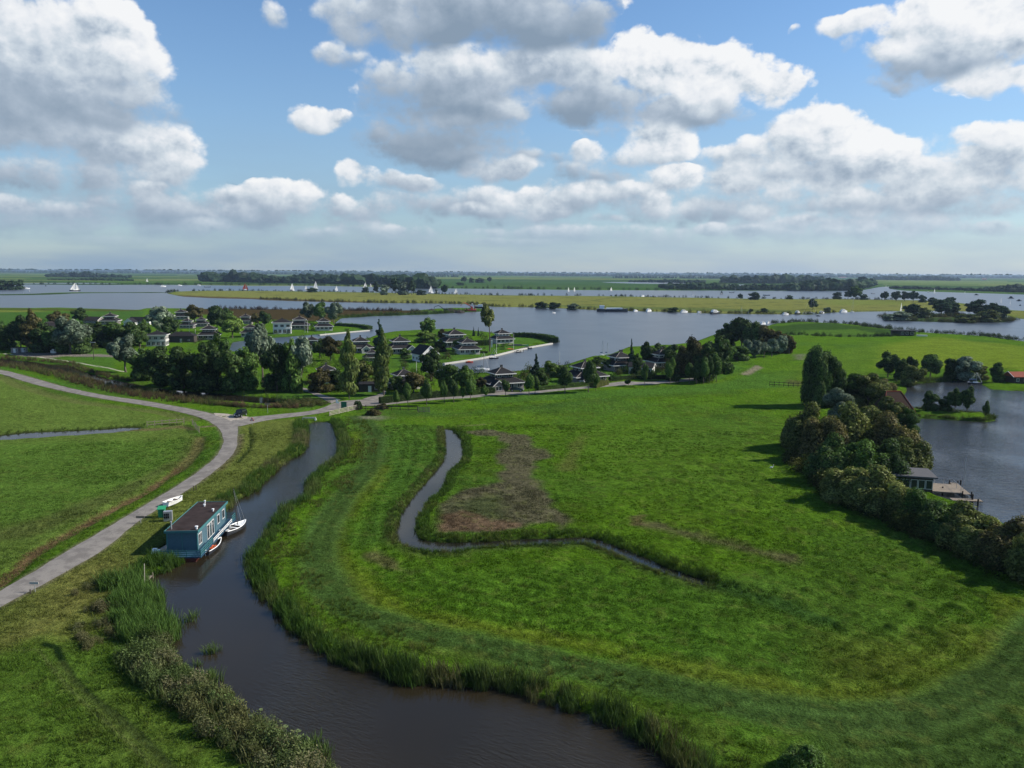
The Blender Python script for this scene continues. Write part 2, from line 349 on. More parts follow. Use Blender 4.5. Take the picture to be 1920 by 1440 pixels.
A_z = lambda pts: fr(380, 700, 4, pts)
BAND = A_z([(1150,330),(1230,380),(1300,450),(1300,520),(1250,690),(1150,840),(1020,980),(920,1130),(870,1290),(860,1400)])+[(602,1072),(606,1090),(625,1118),(658,1144),(741,1172),(824,1195),(860,1204),(1000,1236),(1113,1259),(1225,1283),(1338,1308),(1394,1320),(1464,1332),(1560,1343),(1633,1345),(1710,1338),(1774,1322),(1830,1295),(1872,1268),(1905,1230),(1945,1180),(2000,1120)]
YELL = [(668,812),(672,850)]+A_z([(1330,700),(1240,850),(1090,1000),(1010,1150),(990,1300)])+[(628,1057),(658,1090),(699,1115),(755,1143),(824,1162),(880,1173),(916,1180),(1029,1198),(1141,1224),(1226,1243),(1338,1269),(1492,1300),(1633,1310),(1746,1293),(1830,1254),(1890,1180),(1900,1140)]
BROWN = E_([(600,385),(760,380),(900,390),(1000,420),(1130,520),(1150,570),(1080,650),(1080,720),(1180,790),(1240,890),(1310,930),(1320,1000),(1290,1060),(1240,1050),(1200,1000),(1030,1015),(800,1052),(450,1052),(425,960),(500,890),(520,820),(640,780),(850,735),(870,680),(840,560),(880,470),(830,420),(640,400)])
BROWN_IN = E_([(560,870),(850,800),(900,900),(850,960),(560,960)])
B_RED = E_([(425,930),(600,920),(800,980),(1000,990),(1030,1020),(700,1052),(450,1052)])
LEFT_GRAVEL = fr(0, 680, 4, [(1620,380),(1730,395),(1840,400),(1925,425),(1800,465),(1730,440)])
ROAD_U = [(-260,668),(-120,681),(0,692),(50,705),(125,727),(200,742),(275,752),(350,765),(405,777),(437,790),(447,800),(445,820),(445,837),(435,855),(410,877),(375,905),(325,935),(275,967),(240,992),(225,1006),(185,1037),(111,1079),(56,1109),(0,1138),(-120,1210),(-300,1330)]
ROAD_L = [(-260,674),(-120,687),(0,699),(50,717),(125,735),(200,749),(275,760),(350,775),(388,787),(408,800),(417,815),(420,827),(415,842),(400,862),(350,900),(300,930),(250,960),(200,990),(165,1011),(150,1018),(111,1043),(56,1076),(0,1107),(-60,1146),(-180,1220),(-380,1345)]
LANE_U = [(436,786),(452,783),(480,781),(530,776),(580,771),(605,765),(622,757),(637,752),(662,750),(712,748),(754,750),(800,747),(845,744),(886,741),(917,738),(948,734),(990,735),(1032,730),(1094,725),(1137,719),(1172,714),(1208,717),(1263,712),(1309,708),(1330,704)]
LANE_L = [(436,800),(452,799),(472,794),(505,787),(555,781),(595,776),(620,771),(632,766),(662,762),(712,760),(754,756),(800,751),(845,748),(886,746),(917,742),(948,740),(990,740),(1032,734),(1094,729),(1137,725),(1172,722),(1208,722),(1263,717),(1309,713),(1332,712)]
LANE2_U = [(500,721),(529,724),(571,726),(587,734),(612,742),(640,749)]
LANE2_L = [(500,725),(529,728),(555,729),(577,735),(598,744),(621,757)]
LANE3_U = [(679,748),(700,742),(712,739),(718,732)]
LANE3_L = [(700,752),(710,747),(722,742),(724,733)]
def ground_cover(px, py, pr):
    n = len(px); col = np.tile(GRASS, (n, 1))
    n1 = fbm(px, py, 34, 4); n2 = fbm(px+500, py, 7, 3); n3 = fbm(px, py-900, 120, 3)
    def blend(c, m, k=1.0):
        nonlocal col
        m = (np.clip(m, 0, 1)*k)[:, None]; col = col*(1-m)+np.asarray(c)*m
    blend((.052, .112, .018), smooth(n1, .45, .70), .7)
    blend((.085, .140, .014), smooth(n2, .55, .85), .5)
    nr_ = pr < 900
    idx = np.where(nr_)[0]; X = px[idx]; Y = py[idx]
    def z(c, pts, soft=1.0, wob=0.0, k=1.0, ws=5.0):
        m = np.zeros(n); m[idx] = zone_mask(X, Y, pts, soft, wob, ws); blend(c, m, k)
    def l(c, pts, hw, soft=.5, wob=0.0, k=1.0, ws=4.0):
        m = np.zeros(n); m[idx] = line_mask(X, Y, pts, hw, soft, wob, ws); blend(c, m, k)
    # --- polder left of the road
    z((.098, .155, .030), [(-300,700),(0,705),(120,742),(350,790),(366,815),(330,875),(200,970),(-300,1240)], 2, 0)
    z((.074, .146, .022), [(-200,835),(150,830),(350,826),(345,860),(250,905),(120,960),(-200,1040)], 4, 4, .8, 14)
    z((.085, .105, .032), [(-200,1030),(60,1010),(230,935),(350,860),(366,818),(360,812),(335,858),(210,920),(60,975),(-200,1050)], 1.5, 1.2, .7)
    # verges and the green between road and river
    z((.110, .140, .032), [(450,790),(575,785),(576,830),(545,860),(470,925),(436,945),(300,1024),(180,1120),(0,1230),(-300,1380),(-300,1330),(0,1138),(240,995),(445,850)], 1.0, .6)
    z((.145, .145, .042), [(120,1075),(210,1040),(262,1085),(190,1150),(160,1205),(60,1215),(-100,1290),(-100,1230),(100,1150)], 4, 3, .75, 9)
    z((.078, .142, .020), [(-300,1260),(60,1218),(120,1212),(190,1210),(250,1290),(420,1400),(560,1560),(-300,1700)], 3, 2.0, .85, 8)
    z((.080, .120, .022), [(200,1290),(330,1370),(440,1440),(560,1560),(300,1560),(170,1400)], 4, 4, .5, 8)
    # the big meadow
    z((.064, .142, .014), [(830,1060),(1120,1060),(1340,1120),(1500,1160),(1600,1260),(1350,1240),(900,1150),(700,1080)], 4, 3, .8, 10)
    z((.056, .122, .018), [(640,790),(830,800),(830,860),(760,950),(742,1010),(690,1020),(690,960),(730,860)], 4, 1, .8)
    z((.060, .118, .016), [(1500,1060),(1700,1010),(1900,1120),(1880,1220),(1700,1280),(1500,1240),(1420,1120)], 8, 5, .7, 14)
    l((.110, .145, .016), YELL, 1.6, 1.4, 2.2, .65, 5)
    z((.110, .132, .020), [(1600,1210),(1800,1180),(1850,1230),(1750,1290),(1600,1300),(1530,1270)], 4, 4, .55, 9)
    l((.046, .088, .022), BAND, 2.6, 1.3, .9, .9, 6)
    z((.048, .086, .022), [(1500,1350),(1640,1335),(1780,1300),(1880,1240),(1960,1180),(2100,1200),(2100,1560),(1500,1480)], 2.5, 2, .8, 8)
    l((.075, .120, .018), fr(380, 1040, 3.6, [(560,290),(700,450),(860,540),(1100,610),(1400,640),(1860,690)])+fr(860, 1040, 3.556, [(200,760),(600,870),(1000,960),(1350,1090),(1700,1220)]), 1.1, .8, .6, .6)
    z((.105, .088, .064), BROWN, 1.2, 2.6, .85, 5)
    z((.060, .085, .030), BROWN_IN, 2, 2, .7, 5)
    z((.145, .090, .060), B_RED, 1.0, 1.5, .7, 4)
    z((.130, .080, .055), [(1180,968),(1212,968),(1208,986),(1180,984)], .8, 1.0, .7, 3)
    l((.110, .085, .055), [(1232,985),(1290,1000),(1330,1012),(1400,1028),(1470,1048)], 1.6, 1.5, 1.8, .7, 5)
    l((.100, .080, .045), fr(380, 1040, 3.6, [(1160,10),(1230,40),(1300,90),(1400,120)]), 1.2, 1.0, 1.5, .7, 4)
    l((.120, .110, .040), E_([(1390,430),(1360,480),(1330,560),(1290,640)]), 1.6, 1.2, 1.4, .6, 5)
    l((.170, .160, .080), E_([(560,352),(740,342)]), .35, .3, .2, .8)
    l((.032, .075, .018), [(690,772),(840,778),(1000,764),(1200,742),(1370,735)], 3.2, 3, 1.0, .5)
    l((.20, .18, .15), [(690,782),(712,784)], 2.4, 2.0, 2.0, .7, 4)
    z((.076, .150, .016), [(1100,800),(1480,790),(1500,880),(1560,930),(1300,950),(1100,900)], 10, 6, .7, 20)
    # mowing lines that follow the curve of the river, and darker tussocks
    Pb = W(BAND, LAND_Z); mi = idx[(X > Pb[:, 0].min()-20) & (Y < 190)]; db = dist_line(px[mi], py[mi], Pb)
    st_ = np.sin(db*2*math.pi/2.6+fbm(px[mi], py[mi], 14, 2)*5)*smooth(-db, -34, -3)*(.4+fbm(px[mi], py[mi], 5, 2)); col[mi] *= (1+.20*st_)[:, None]
    tu = smooth(fbm(px*1.0, py*1.4, 2.6, 2), .54, .72)*smooth(fbm(px+77, py, 38, 2), .38, .6)*(px > -12)*(pr < 420); col *= (1-.30*tu)[:, None]
    wd_ = smooth(fbm(px, py+300, 1.3, 3), .60, .75)*(pr < 300); col = col*(1-.35*wd_[:, None])+C3(.105, .125, .03)*.35*wd_[:, None]
    # banks of the creek and the filled ditch carrying on from it
    l((.070, .110, .022), CREEK_W[:14], 1.6, .8, .4, .8); l((.060, .100, .02), CREEK_W[13:], 1.4, .8, .4, .8)
    l((.034, .080, .016), [(1338,1097),(1400,1115),(1480,1140),(1550,1165)], 1.2, 1.0, .5, .8)
    # wheel tracks and mowing line bottom left
    tr = fr(0, 1040, 3.6, [(300,610),(380,630),(420,720),(500,840),(600,940),(730,1050),(870,1160),(980,1260),(1100,1380),(1250,1560)])
    l((.012, .028, .008), tr, .36, .20, .12, 1.0); l((.09, .125, .03), [(x-9, y+8) for x, y in tr[2:]], .8, .4, .2, .5)
    l((.115, .150, .045), fr(0, 1040, 3.6, [(120,650),(260,645),(330,740),(500,930),(700,1110),(900,1290),(1020,1420),(1150,1580)]), .14, .12, .1, .7)
    # roadside ditches with duckweed and mud
    l((.120, .115, .045), fr(0, 680, 4, [(1500,560),(1480,640),(1420,720),(1350,790)]), 1.2, .5, .2, .95)
    l((.150, .095, .055), fr(0, 680, 4, [(1350,790),(1250,850),(1080,970),(900,1060),(720,1160),(560,1250),(400,1340),(240,1440)])+[(0,1093),(-100,1150)], .75, .4, .35, .9, 4)
    l((.110, .135, .040), fr(0, 680, 4, [(0,100),(160,180),(430,255),(620,300),(900,330),(1200,370),(1440,425)]), 2.0, .9, .4, .9)
    l((.14, .10, .06), fr(0, 680, 4, [(880,515),(1150,500),(1350,480),(1440,500)]), 1.3, 1.0, .8, .7)
    l((.052, .150, .018), fr(0, 680, 4, [(0,40),(300,110),(700,230),(1100,290),(1450,350),(1600,375)]), .9, .5, .4, .6)
    l((.16, .125, .09), fr(0, 680, 4, [(1520,480),(1640,470)]), 1.0, .6, .4, .8)
    l((.20, .17, .13), [(360,1078),(445,835),(452,815)][1:], .7, .5, .3, .6)
    l((.115, .10, .05), fr(0, 680, 4, [(1790,560),(1790,640),(1700,740),(1640,800)]), 1.0, .6, .4, .7)
    l((.015, .030, .010), fr(0, 680, 4, [(1870,480),(1890,570),(1860,660),(1780,745)]), .35, .25, .15, .9)
    for side in (ROAD_U, ROAD_L): l((.14, .13, .085), side, .45, .35, .3, .7)
    # village lawns, car park
    for q in ([(120,650),(215,648),(215,700),(130,676)], [(580,625),(700,612),(690,622),(620,628)], [(850,640),(1000,628),(1030,636),(960,655),(860,672),(800,680),(740,672)], [(735,668),(790,668),(800,690),(745,690)],
              [(1000,706),(1080,700),(1080,725),(1000,728)], [(1110,690),(1350,680),(1400,690),(1350,712),(1150,712)], [(900,745),(1340,720),(1420,700),(1490,705),(1490,725),(1350,732),(900,758)], [(0,586),(270,583),(270,600),(130,612),(0,612)], [(430,632),(500,630),(470,640),(430,642)], [(650,730),(700,730),(700,745),(660,752)], [(520,728),(570,732),(620,756),(560,772),(520,752)]):
        z((.060, .135, .020), q, 1.5, 0, .85)
    z((.19, .165, .15), [(20,660),(120,661),(140,664),(250,665),(240,670),(120,668),(90,672),(30,667)], .8, .4, .95)
    l((.45, .43, .36), [(-100,661),(0,663),(32,665)], .45, .3, 0, .9); l((.45, .43, .36), [(55,667),(120,676),(190,688),(235,697)], .45, .3, 0, .95)
    z((.135, .190, .020), [(1640,650),(1760,632),(1920,650),(1990,700),(1870,690),(1700,690),(1640,690)], 8, 6, .85, 20)
    z((.085, .150, .018), [(1480,690),(1640,640),(1640,700),(1560,740),(1480,745)], 8, 6, .7, 16)
    z((.028, .060, .015), [(1440,612),(1550,605),(1680,620),(1720,628),(1640,632),(1470,628)], 3, 3, .85, 12)
    z((.070, .140, .018), [(1500,620),(1600,617),(1650,626),(1560,630),(1490,630)], 4, 2, .8)
    z((.20, .18, .13), fr(1080, 490, 4.364, [(1350,925),(1470,855),(1530,870),(1400,940)]), .8, .5, .95)
    z((.14, .13, .11), [(1490,665),(1510,664),(1510,675),(1490,676)], 2, 2, .7)
    z((.075, .060, .035), [(1480,712),(1520,716),(1500,722),(1470,720)], 1, 1.5, .6)
    # --- beyond 450 m
    far = pr > 430
    fi = np.where(far)[0]; X2 = px[fi]; Y2 = py[fi]
    def zf(c, pts, soft=6, wob=0, k=1.0, ws=60):
        m = np.zeros(n); m[fi] = zone_mask(X2, Y2, pts, soft, wob, ws); blend(c, m, k)
    def lf(c, pts, hw, soft, k=1.0):
        m = np.zeros(n); m[fi] = line_mask(X2, Y2, pts, hw, soft, 0, 5, 400); blend(c, m, k)
    # far polder: long parcels
    fm = smooth(pr, 1700, 1900)
    ang_ = .12; u = px*math.cos(ang_)+py*math.sin(ang_); v = -px*math.sin(ang_)+py*math.cos(ang_)
    v2 = v+(fbm(px, py, 900, 2)-.5)*500
    iv = np.floor(v2/260).astype(int); iu = np.floor((u+_lat[iv & 255, 3]*900)/(700+_lat[iv & 255, 9]*900)).astype(int)
    h = _lat[iv & 255, iu & 255]
    fc = np.where(h[:, None] < .45, C3(.034, .075, .018), np.where(h[:, None] < .78, C3(.060, .115, .022), C3(.115, .150, .045)))
    m = fm[:, None]; col = col*(1-m)+fc*m
    zf((.022, .050, .014), [(380,531),(700,528),(700,535),(380,534)], 20, 0, .8)
    zf((.034, .082, .022), [(780,524),(1330,532),(1330,543),(780,541)], 60, 0, .85)
    zf((.130, .165, .040), [(780,519),(1200,523),(1200,525),(780,522)], 100, 0, .6)
    zf((.110, .160, .040), [(1640,526),(2200,532),(2200,538),(1640,531)], 100, 0, .8)
    zf((.040, .080, .020), [(1660,539),(1800,537),(2200,541),(2200,555),(1800,547)], 40, 0, .8)
    # island meadow
    zf((.155, .165, .045), ISLE_B, 25, 0, .95)
    zf((.080, .115, .035), [(1000,574),(1200,580),(1500,588),(1500,582),(1200,575),(1000,571)], 12, 8, .8, 40)
    zf((.070, .045, .028), [(330,553),(400,556),(500,559),(600,563),(700,566),(700,569),(480,562),(330,556)], 8, 4, .8, 40)
    for q in ([(340,547.5),(700,550),(1000,555)], [(480,553),(900,559),(1180,558)], [(800,562),(1100,566),(1250,560),(1420,562)], [(1090,571),(1300,571),(1420,567),(1540,566)], [(1250,579),(1400,573),(1600,570),(1700,575)], [(1450,585),(1560,577),(1690,577)], [(600,560),(850,565)], [(1110,564),(1160,556)]):
        lf((.045, .060, .020), q, 3, 5, .75)
    zf((.125, .170, .030), [(1540,563),(1680,563),(1700,571),(1560,572)], 15, 0, .6)
    zf((.030, .050, .018), ISLE_C, 5, 0, .9); zf((.08, .07, .035), [(1720,590),(1800,590),(1800,595),(1720,595)], 8, 4, .7)
    zf((.030, .055, .018), [(-100,553),(0,553.8),(110,552),(312,549.4),(312,547.6),(110,549),(-100,551)], 10, 0, .8)
    # heath-brown reed land on the left shore
    zf((.050, .028, .018), [(420,578),(700,580),(800,582),(790,588),(640,592),(630,604),(420,596),(330,580)], 8, 6, .9, 30)
    zf((.035, .065, .018), [(640,597),(905,584),(905,579),(700,590),(640,594)], 4, 3, .9)
    zf((.055, .038, .022), [(-100,577),(240,580),(270,582),(240,584),(-100,580)], 3, 2, .6)
    zf((.150, .170, .040), [(-100,582),(60,582),(100,585),(-100,587)], 4, 3, .8)
    zf((.045, .105, .020), [(-100,586),(270,583),(260,600),(130,610),(-100,612)], 6, 0, .8)
    col[:, 2] = col[:, 2]*.95
    return np.clip(col*.92, 0.003, 1)
gcol = ground_cover(gx, gy, gr)
# wet dark margin just above the waterline and muddy bed
wet = smooth(sw_all, -.6, -.05)*(gr < 1500)
gcol = gcol*(1-.75*wet[:, None])+C3(.020, .022, .010)*.75*wet[:, None]
# ------------------------------------------------------------------ relief of the grass itself
road_poly = [ROAD_U+ROAD_L[::-1], LANE_U+LANE_L[::-1], LANE2_U+LANE2_L[::-1], LANE3_U+LANE3_L[::-1]]
d_road = np.full(gx.shape, -1e6)
for q in road_poly: d_road = np.maximum(d_road, sdf(gx, gy, W(q, LAND_Z), 12))
free = smooth(-d_road, .2, 2.0)*smooth(-sw_all, .3, 2.5)*(gr < 700)
am = fbm(gx, gy, 1.9, 3)-.5; am2 = fbm(gx+99, gy, 9.0, 2)-.5
tus = smooth(fbm(gx*1.0, gy*1.4, 2.6, 2), .52, .78)*smooth(fbm(gx, gy, 60, 2), .35, .6)
right_side = smooth(gx, -20, 30)
inband = np.zeros(gx.shape); k_ = gr < 420
inband[k_] = line_mask(gx[k_], gy[k_], BAND, 3.2, 1.2)
gz = gz+free*(am*.16+am2*.22+tus*.28*right_side)*(1-.6*inband)*np.clip(gr/60, .6, 1.4)
# shallow ditch beside the road, worn edge east of the junction
for pts, hw, dep in ((fr(0, 680, 4, [(1500,560),(1480,640),(1420,720),(1350,790),(1250,850),(1080,970),(900,1060),(720,1160),(560,1250),(400,1340),(240,1440)])+[(0,1093)], 1.1, .45),
                     (fr(0, 680, 4, [(1870,480),(1890,570),(1860,660),(1780,745)]), .45, .4), (fr(0, 680, 4, [(0,100),(160,180),(430,255),(620,300),(900,330),(1200,370),(1440,425)]), 2.0, .3)):
    mm = np.zeros(gx.shape); mm[k_] = line_mask(gx[k_], gy[k_], pts, hw, hw*.6); gz = gz-dep*mm

def mesh_from(name, co, quads, colors=None):
    me = bpy.data.meshes.new(name); me.vertices.add(len(co)); me.vertices.foreach_set('co', np.asarray(co, np.float32).ravel())
    nq = len(quads); me.loops.add(nq*4); me.polygons.add(nq)
    me.loops.foreach_set('vertex_index', np.asarray(quads, np.int32).ravel())
    me.polygons.foreach_set('loop_start', np.arange(0, nq*4, 4, dtype=np.int32)); me.polygons.foreach_set('loop_total', np.full(nq, 4, np.int32))
    me.update(); me.validate()
    if colors is not None:
        a = me.color_attributes.new('cover', 'FLOAT_COLOR', 'POINT'); c = np.ones((len(co), 4), np.float32); c[:, :3] = colors; a.data.foreach_set('color', c.ravel())
    me.polygons.foreach_set('use_smooth', np.ones(nq, bool))
    return me
COL = S.collection
def add(name, me, mat=None, kind=None, label=None, cat=None, group=None, parent=None):
    o = bpy.data.objects.new(name, me); COL.objects.link(o)
    if mat is not None and me is not None and len(me.materials) == 0: me.materials.append(mat)
    if kind: o['kind'] = kind
    if label: o['label'] = label
    if cat: o['category'] = cat
    if group: o['group'] = group
    if parent is not None: o.parent = parent
    return o
I, J = np.meshgrid(np.arange(nr-1), np.arange(nc), indexing='ij'); J2 = (J+1) % nc
gq = np.stack([I*nc+J, (I+1)*nc+J, (I+1)*nc+J2, I*nc+J2], -1).reshape(-1, 4)
# angular order: fine fan, then round the back; the wrap closes the ring
g_me = mesh_from('ground', np.stack([gx, gy, gz], 1), gq[:, ::-1], gcol)

# ------------------------------------------------------------------ materials of the setting
def mat_new(name):
    m = bpy.data.materials.new(name); m.use_nodes = True; t = NT(m.node_tree); t.n.clear()
    o = t.node('ShaderNodeOutputMaterial'); b = t.node('ShaderNodeBsdfPrincipled'); t.link(b.outputs[0], o.inputs[0])
    b.inputs['Specular IOR Level'].default_value = 0.25
    return m, t, b
m_ground, t, b = mat_new('ground_cover')
at = t.node('ShaderNodeAttribute', attribute_name='cover'); pos = t.node('ShaderNodeNewGeometry').outputs['Position']
st = t.vmath('MULTIPLY', pos, (1, 1, .2))
a1 = t.noise(st, 0.9, 5, .6); a2 = t.noise(st, 5.0, 4, .7); a3 = t.noise(st, 0.12, 3, .5)
v = t.math('MULTIPLY', t.ramp(a1, .3, .7, .66, 1.32, False), t.ramp(a2, .3, .7, .46, 1.56, False))
v = t.math('MULTIPLY', v, t.ramp(a3, .3, .7, .84, 1.14, False))
c = t.vscale(at.outputs['Color'], v)
hue = t.noise(st, 2.2, 3, .6)
c = t.mix(t.ramp(hue, .55, .75, 0, .35), c, t.vmath('MULTIPLY', c, (1.7, 1.15, .9)))
t.put(b.inputs['Base Color'], c); b.inputs['Roughness'].default_value = 1.0; b.inputs['Specular IOR Level'].default_value = .0
bh = t.math('ADD', t.math('MULTIPLY', a2, .5), a1)
t.put(b.inputs['Normal'], t.bump(bh, 1.0, .75))
ground = add('ground', g_me, m_ground, 'structure')

def water_mat(name, base, rough, sc, strength, dist, tint2=None, specks=0, calm_min=.35):
    m, t, b = mat_new(name)
    pos = t.node('ShaderNodeNewGeometry').outputs['Position']
    rot = t.node('ShaderNodeVectorRotate', rotation_type='Z_AXIS'); t.link(pos, rot.inputs[0]); rot.inputs['Angle'].default_value = .5
    p2 = t.vmath('MULTIPLY', rot.outputs[0], (.42, 1.5, 1))
    w1 = t.noise(p2, sc, 3, .55, dist=.4); w2 = t.noise(p2, sc*3.1, 3, .6)
    calm = t.ramp(t.noise(t.vmath('MULTIPLY', pos, (1, .5, 1)), .035, 2, .5), .40, .60, calm_min, 1.0)
    hgt = t.math('MULTIPLY', t.math('ADD', w1, t.math('MULTIPLY', w2, .35)), calm)
    t.put(b.inputs['Normal'], t.bump(hgt, strength, dist))
    c = t.mix(t.ramp(t.noise(pos, .05, 3), .35, .7), base, tint2 or base)
    if specks:
        s1 = t.ramp(t.noise(pos, 1.3, 5, .7), .56, .66); s2 = t.ramp(t.noise(pos, .22, 2), .42, .6)
        s = t.math('MULTIPLY', s1, t.math('MULTIPLY', s2, specks))
        c = t.mix(s, c, (.052, .050, .032)); t.put(b.inputs['Roughness'], t.ramp(s, 0, 1, rough, .7))
    else: b.inputs['Roughness'].default_value = rough
    t.put(b.inputs['Base Color'], c); b.inputs['IOR'].default_value = 1.333; b.inputs['Specular IOR Level'].default_value = .5
    return m
WM = {'river_water': water_mat('river_water', (.017, .0135, .0075), .03, 2.2, .9, .13, (.024, .019, .011), 0, .06),
      'creek_water': water_mat('creek_water', (.012, .0115, .008), .05, 2.0, .25, .06, (.022, .020, .014), .75, .2),
      'ditch_water': water_mat('ditch_water', (.012, .0115, .008), .05, 2.0, .25, .06, (.022, .020, .014), .75, .2),
      'canal_water': water_mat('canal_water', (.014, .012, .008), .10, 1.0, .25, .08),
      'pond_water': water_mat('pond_water', (.026, .028, .030), .12, .8, .95, .38),
      'lake_water': water_mat('lake_water', (.040, .052, .068), .28, .5, .45, .35, (.055, .066, .082))}
own = SD.argmax(0)
keep_v = sw_all > -np.maximum(2.2, cell*2.2)
for i, nm in enumerate(names):
    fq = (keep_v[gq].any(1)) & (own[gq[:, 0]] == i)
    q = gq[fq]
    if not len(q): continue
    u_, inv = np.unique(q.ravel(), return_inverse=True)
    co = np.stack([gx[u_], gy[u_], np.zeros(len(u_))], 1)
    me = mesh_from(nm, co, inv.reshape(-1, 4)[:, ::-1])
    add(nm, me, WM[nm], 'structure')

# roads
def ribbon(name, U, L, mat, z=LAND_Z+.03, n=160, m=5):
    def resample(P, k):
        P = np.array(P, float); d = np.r_[0, np.cumsum(np.hypot(*np.diff(P, axis=0).T))]; s = np.linspace(0, d[-1], k)
        return np.stack([np.interp(s, d, P[:, 0]), np.interp(s, d, P[:, 1])], 1)
    u = resample(chaikin(W(U, z), 2), n); l = resample(chaikin(W(L, z), 2), n)
    co = []
    for i in range(n):
        for j in range(m):
            f = j/(m-1); p = u[i]*(1-f)+l[i]*f
            if j in (0, m-1): p = p+(fbm(p[0], p[1], 1.6, 2)-.5)*.35
            co.append((p[0], p[1], z+.05*math.sin(math.pi*f)))
    q = [(i*m+j, i*m+j+1, (i+1)*m+j+1, (i+1)*m+j) for i in range(n-1) for j in range(m-1)]
    return add(name, mesh_from(name, co, q), mat, 'structure')
m_road, t, b = mat_new('worn_asphalt')
pos = t.node('ShaderNodeNewGeometry').outputs['Position']
c = t.mix(t.ramp(t.noise(pos, .55, 5, .65), .40, .60), (.140, .126, .112), (.215, .196, .172))
c = t.mix(t.ramp(t.noise(pos, 9, 3), .4, .7, 0, .45), c, (.15, .14, .125))
cv = t.voro(t.vmath('ADD', pos, t.vscale(t.node('ShaderNodeTexNoise').outputs['Color'], .5)), .45, feature='DISTANCE_TO_EDGE').outputs['Distance']
c = t.mix(t.math('MULTIPLY', t.ramp(cv, 0.0, .012, .7, 0), t.ramp(t.noise(pos, .15, 2), .48, .6)), c, (.08, .075, .065))
t.put(b.inputs['Base Color'], c); b.inputs['Roughness'].default_value = .9
t.put(b.inputs['Normal'], t.bump(t.noise(pos, 12, 3), .3, .03))
m_gravel, t, b = mat_new('pale_gravel')
pos = t.node('ShaderNodeNewGeometry').outputs['Position']
c = t.mix(t.ramp(t.noise(pos, 2.2, 5, .7), .35, .65), (.24, .20, .16), (.40, .36, .30))
c = t.mix(t.ramp(t.noise(pos, .5, 3), .56, .7), c, (.10, .11, .05))
t.put(b.inputs['Base Color'], c); b.inputs['Roughness'].default_value = 1; t.put(b.inputs['Normal'], t.bump(t.noise(pos, 14, 3), .6, .05))
ribbon('road', ROAD_U, ROAD_L, m_road, n=220)
ribbon('lane', LANE_U, LANE_L, m_road, z=LAND_Z+.036, n=240)
ribbon('village_lane', LANE2_U, LANE2_L, m_road, z=LAND_Z+.042, n=60)
ribbon('driveway', LANE3_U, LANE3_L, m_road, z=LAND_Z+.048, n=30)
gu = fr(0, 680, 4, [(1600,378),(1660,380),(1720,385),(1780,398),(1850,402),(1950,420)]); gl = fr(0, 680, 4, [(1620,400),(1670,415),(1720,440),(1780,455),(1850,458),(1950,440)])
ribbon('gravel_layby', gu, gl, m_gravel, z=LAND_Z+.024, n=40)

# ------------------------------------------------------------------ haze: one closed box of even air
hz_me = bpy.data.meshes.new('haze'); bm = bmesh.new(); bmesh.ops.create_cube(bm, size=1)
for vtx in bm.verts: vtx.co = Vector((vtx.co.x*90000, vtx.co.y*90000, (vtx.co.z+.5)*44-2.2))
bm.to_mesh(hz_me); bm.free()
m_haze = bpy.data.materials.new('haze'); m_haze.use_nodes = True; t = NT(m_haze.node_tree); t.n.clear()
o_ = t.node('ShaderNodeOutputMaterial'); pv = t.node('ShaderNodeVolumePrincipled'); t.link(pv.outputs[0], o_.inputs['Volume'])
pv.inputs['Color'].default_value = (.50, .68, .92, 1); pv.inputs['Density'].default_value = 4.2e-5; pv.inputs['Anisotropy'].default_value = 0.2
haze = add('haze', hz_me, m_haze, 'stuff')
# ------------------------------------------------------------------ foliage tools
def rnd_unit(n, g):
    v = g.normal(size=(n, 3)); return v/np.linalg.norm(v, axis=1)[:, None]
def leaf_quads(P, N, size, g, elong=1.5):
    n = len(P); N = N/np.linalg.norm(N, axis=1)[:, None]
    a = rnd_unit(n, g); T = np.cross(N, a); T /= np.linalg.norm(T, axis=1)[:, None]+1e-9; B = np.cross(N, T)
    s = (size*g.uniform(.6, 1.35, n))[:, None]
    co = np.stack([P-T*s*elong*.5, P-B*s*.45+T*s*.1, P+T*s*elong*.5, P+B*s*.45-T*s*.1], 1).reshape(-1, 3)
    return co, np.arange(n*4).reshape(-1, 4)
def ico(sub=2):
    bm = bmesh.new(); bmesh.ops.create_icosphere(bm, subdivisions=sub, radius=1)
    v = np.array([w.co[:] for w in bm.verts]); f = [tuple(q.index for q in p.verts) for p in bm.faces]; bm.free(); return v, f
ICO1 = ico(1); ICO2 = ico(2)
def np_mesh(name, parts, smooth_=False):
    """parts: list of (verts Nx3, faces list/array, tint scalar or array)"""
    V = []; Fc = []; T = []; o = 0
    for v, f, tnt in parts:
        v = np.asarray(v); V.append(v); Fc += [tuple(int(i)+o for i in q) for q in f]; o += len(v)
        T.append(np.full(len(v), tnt) if np.isscalar(tnt) else np.asarray(tnt))
    me = bpy.data.meshes.new(name); me.from_pydata(np.concatenate(V).tolist(), [], Fc)
    a = me.attributes.new('tint', 'FLOAT', 'POINT'); a.data.foreach_set('value', np.concatenate(T).astype(np.float32))
    return me
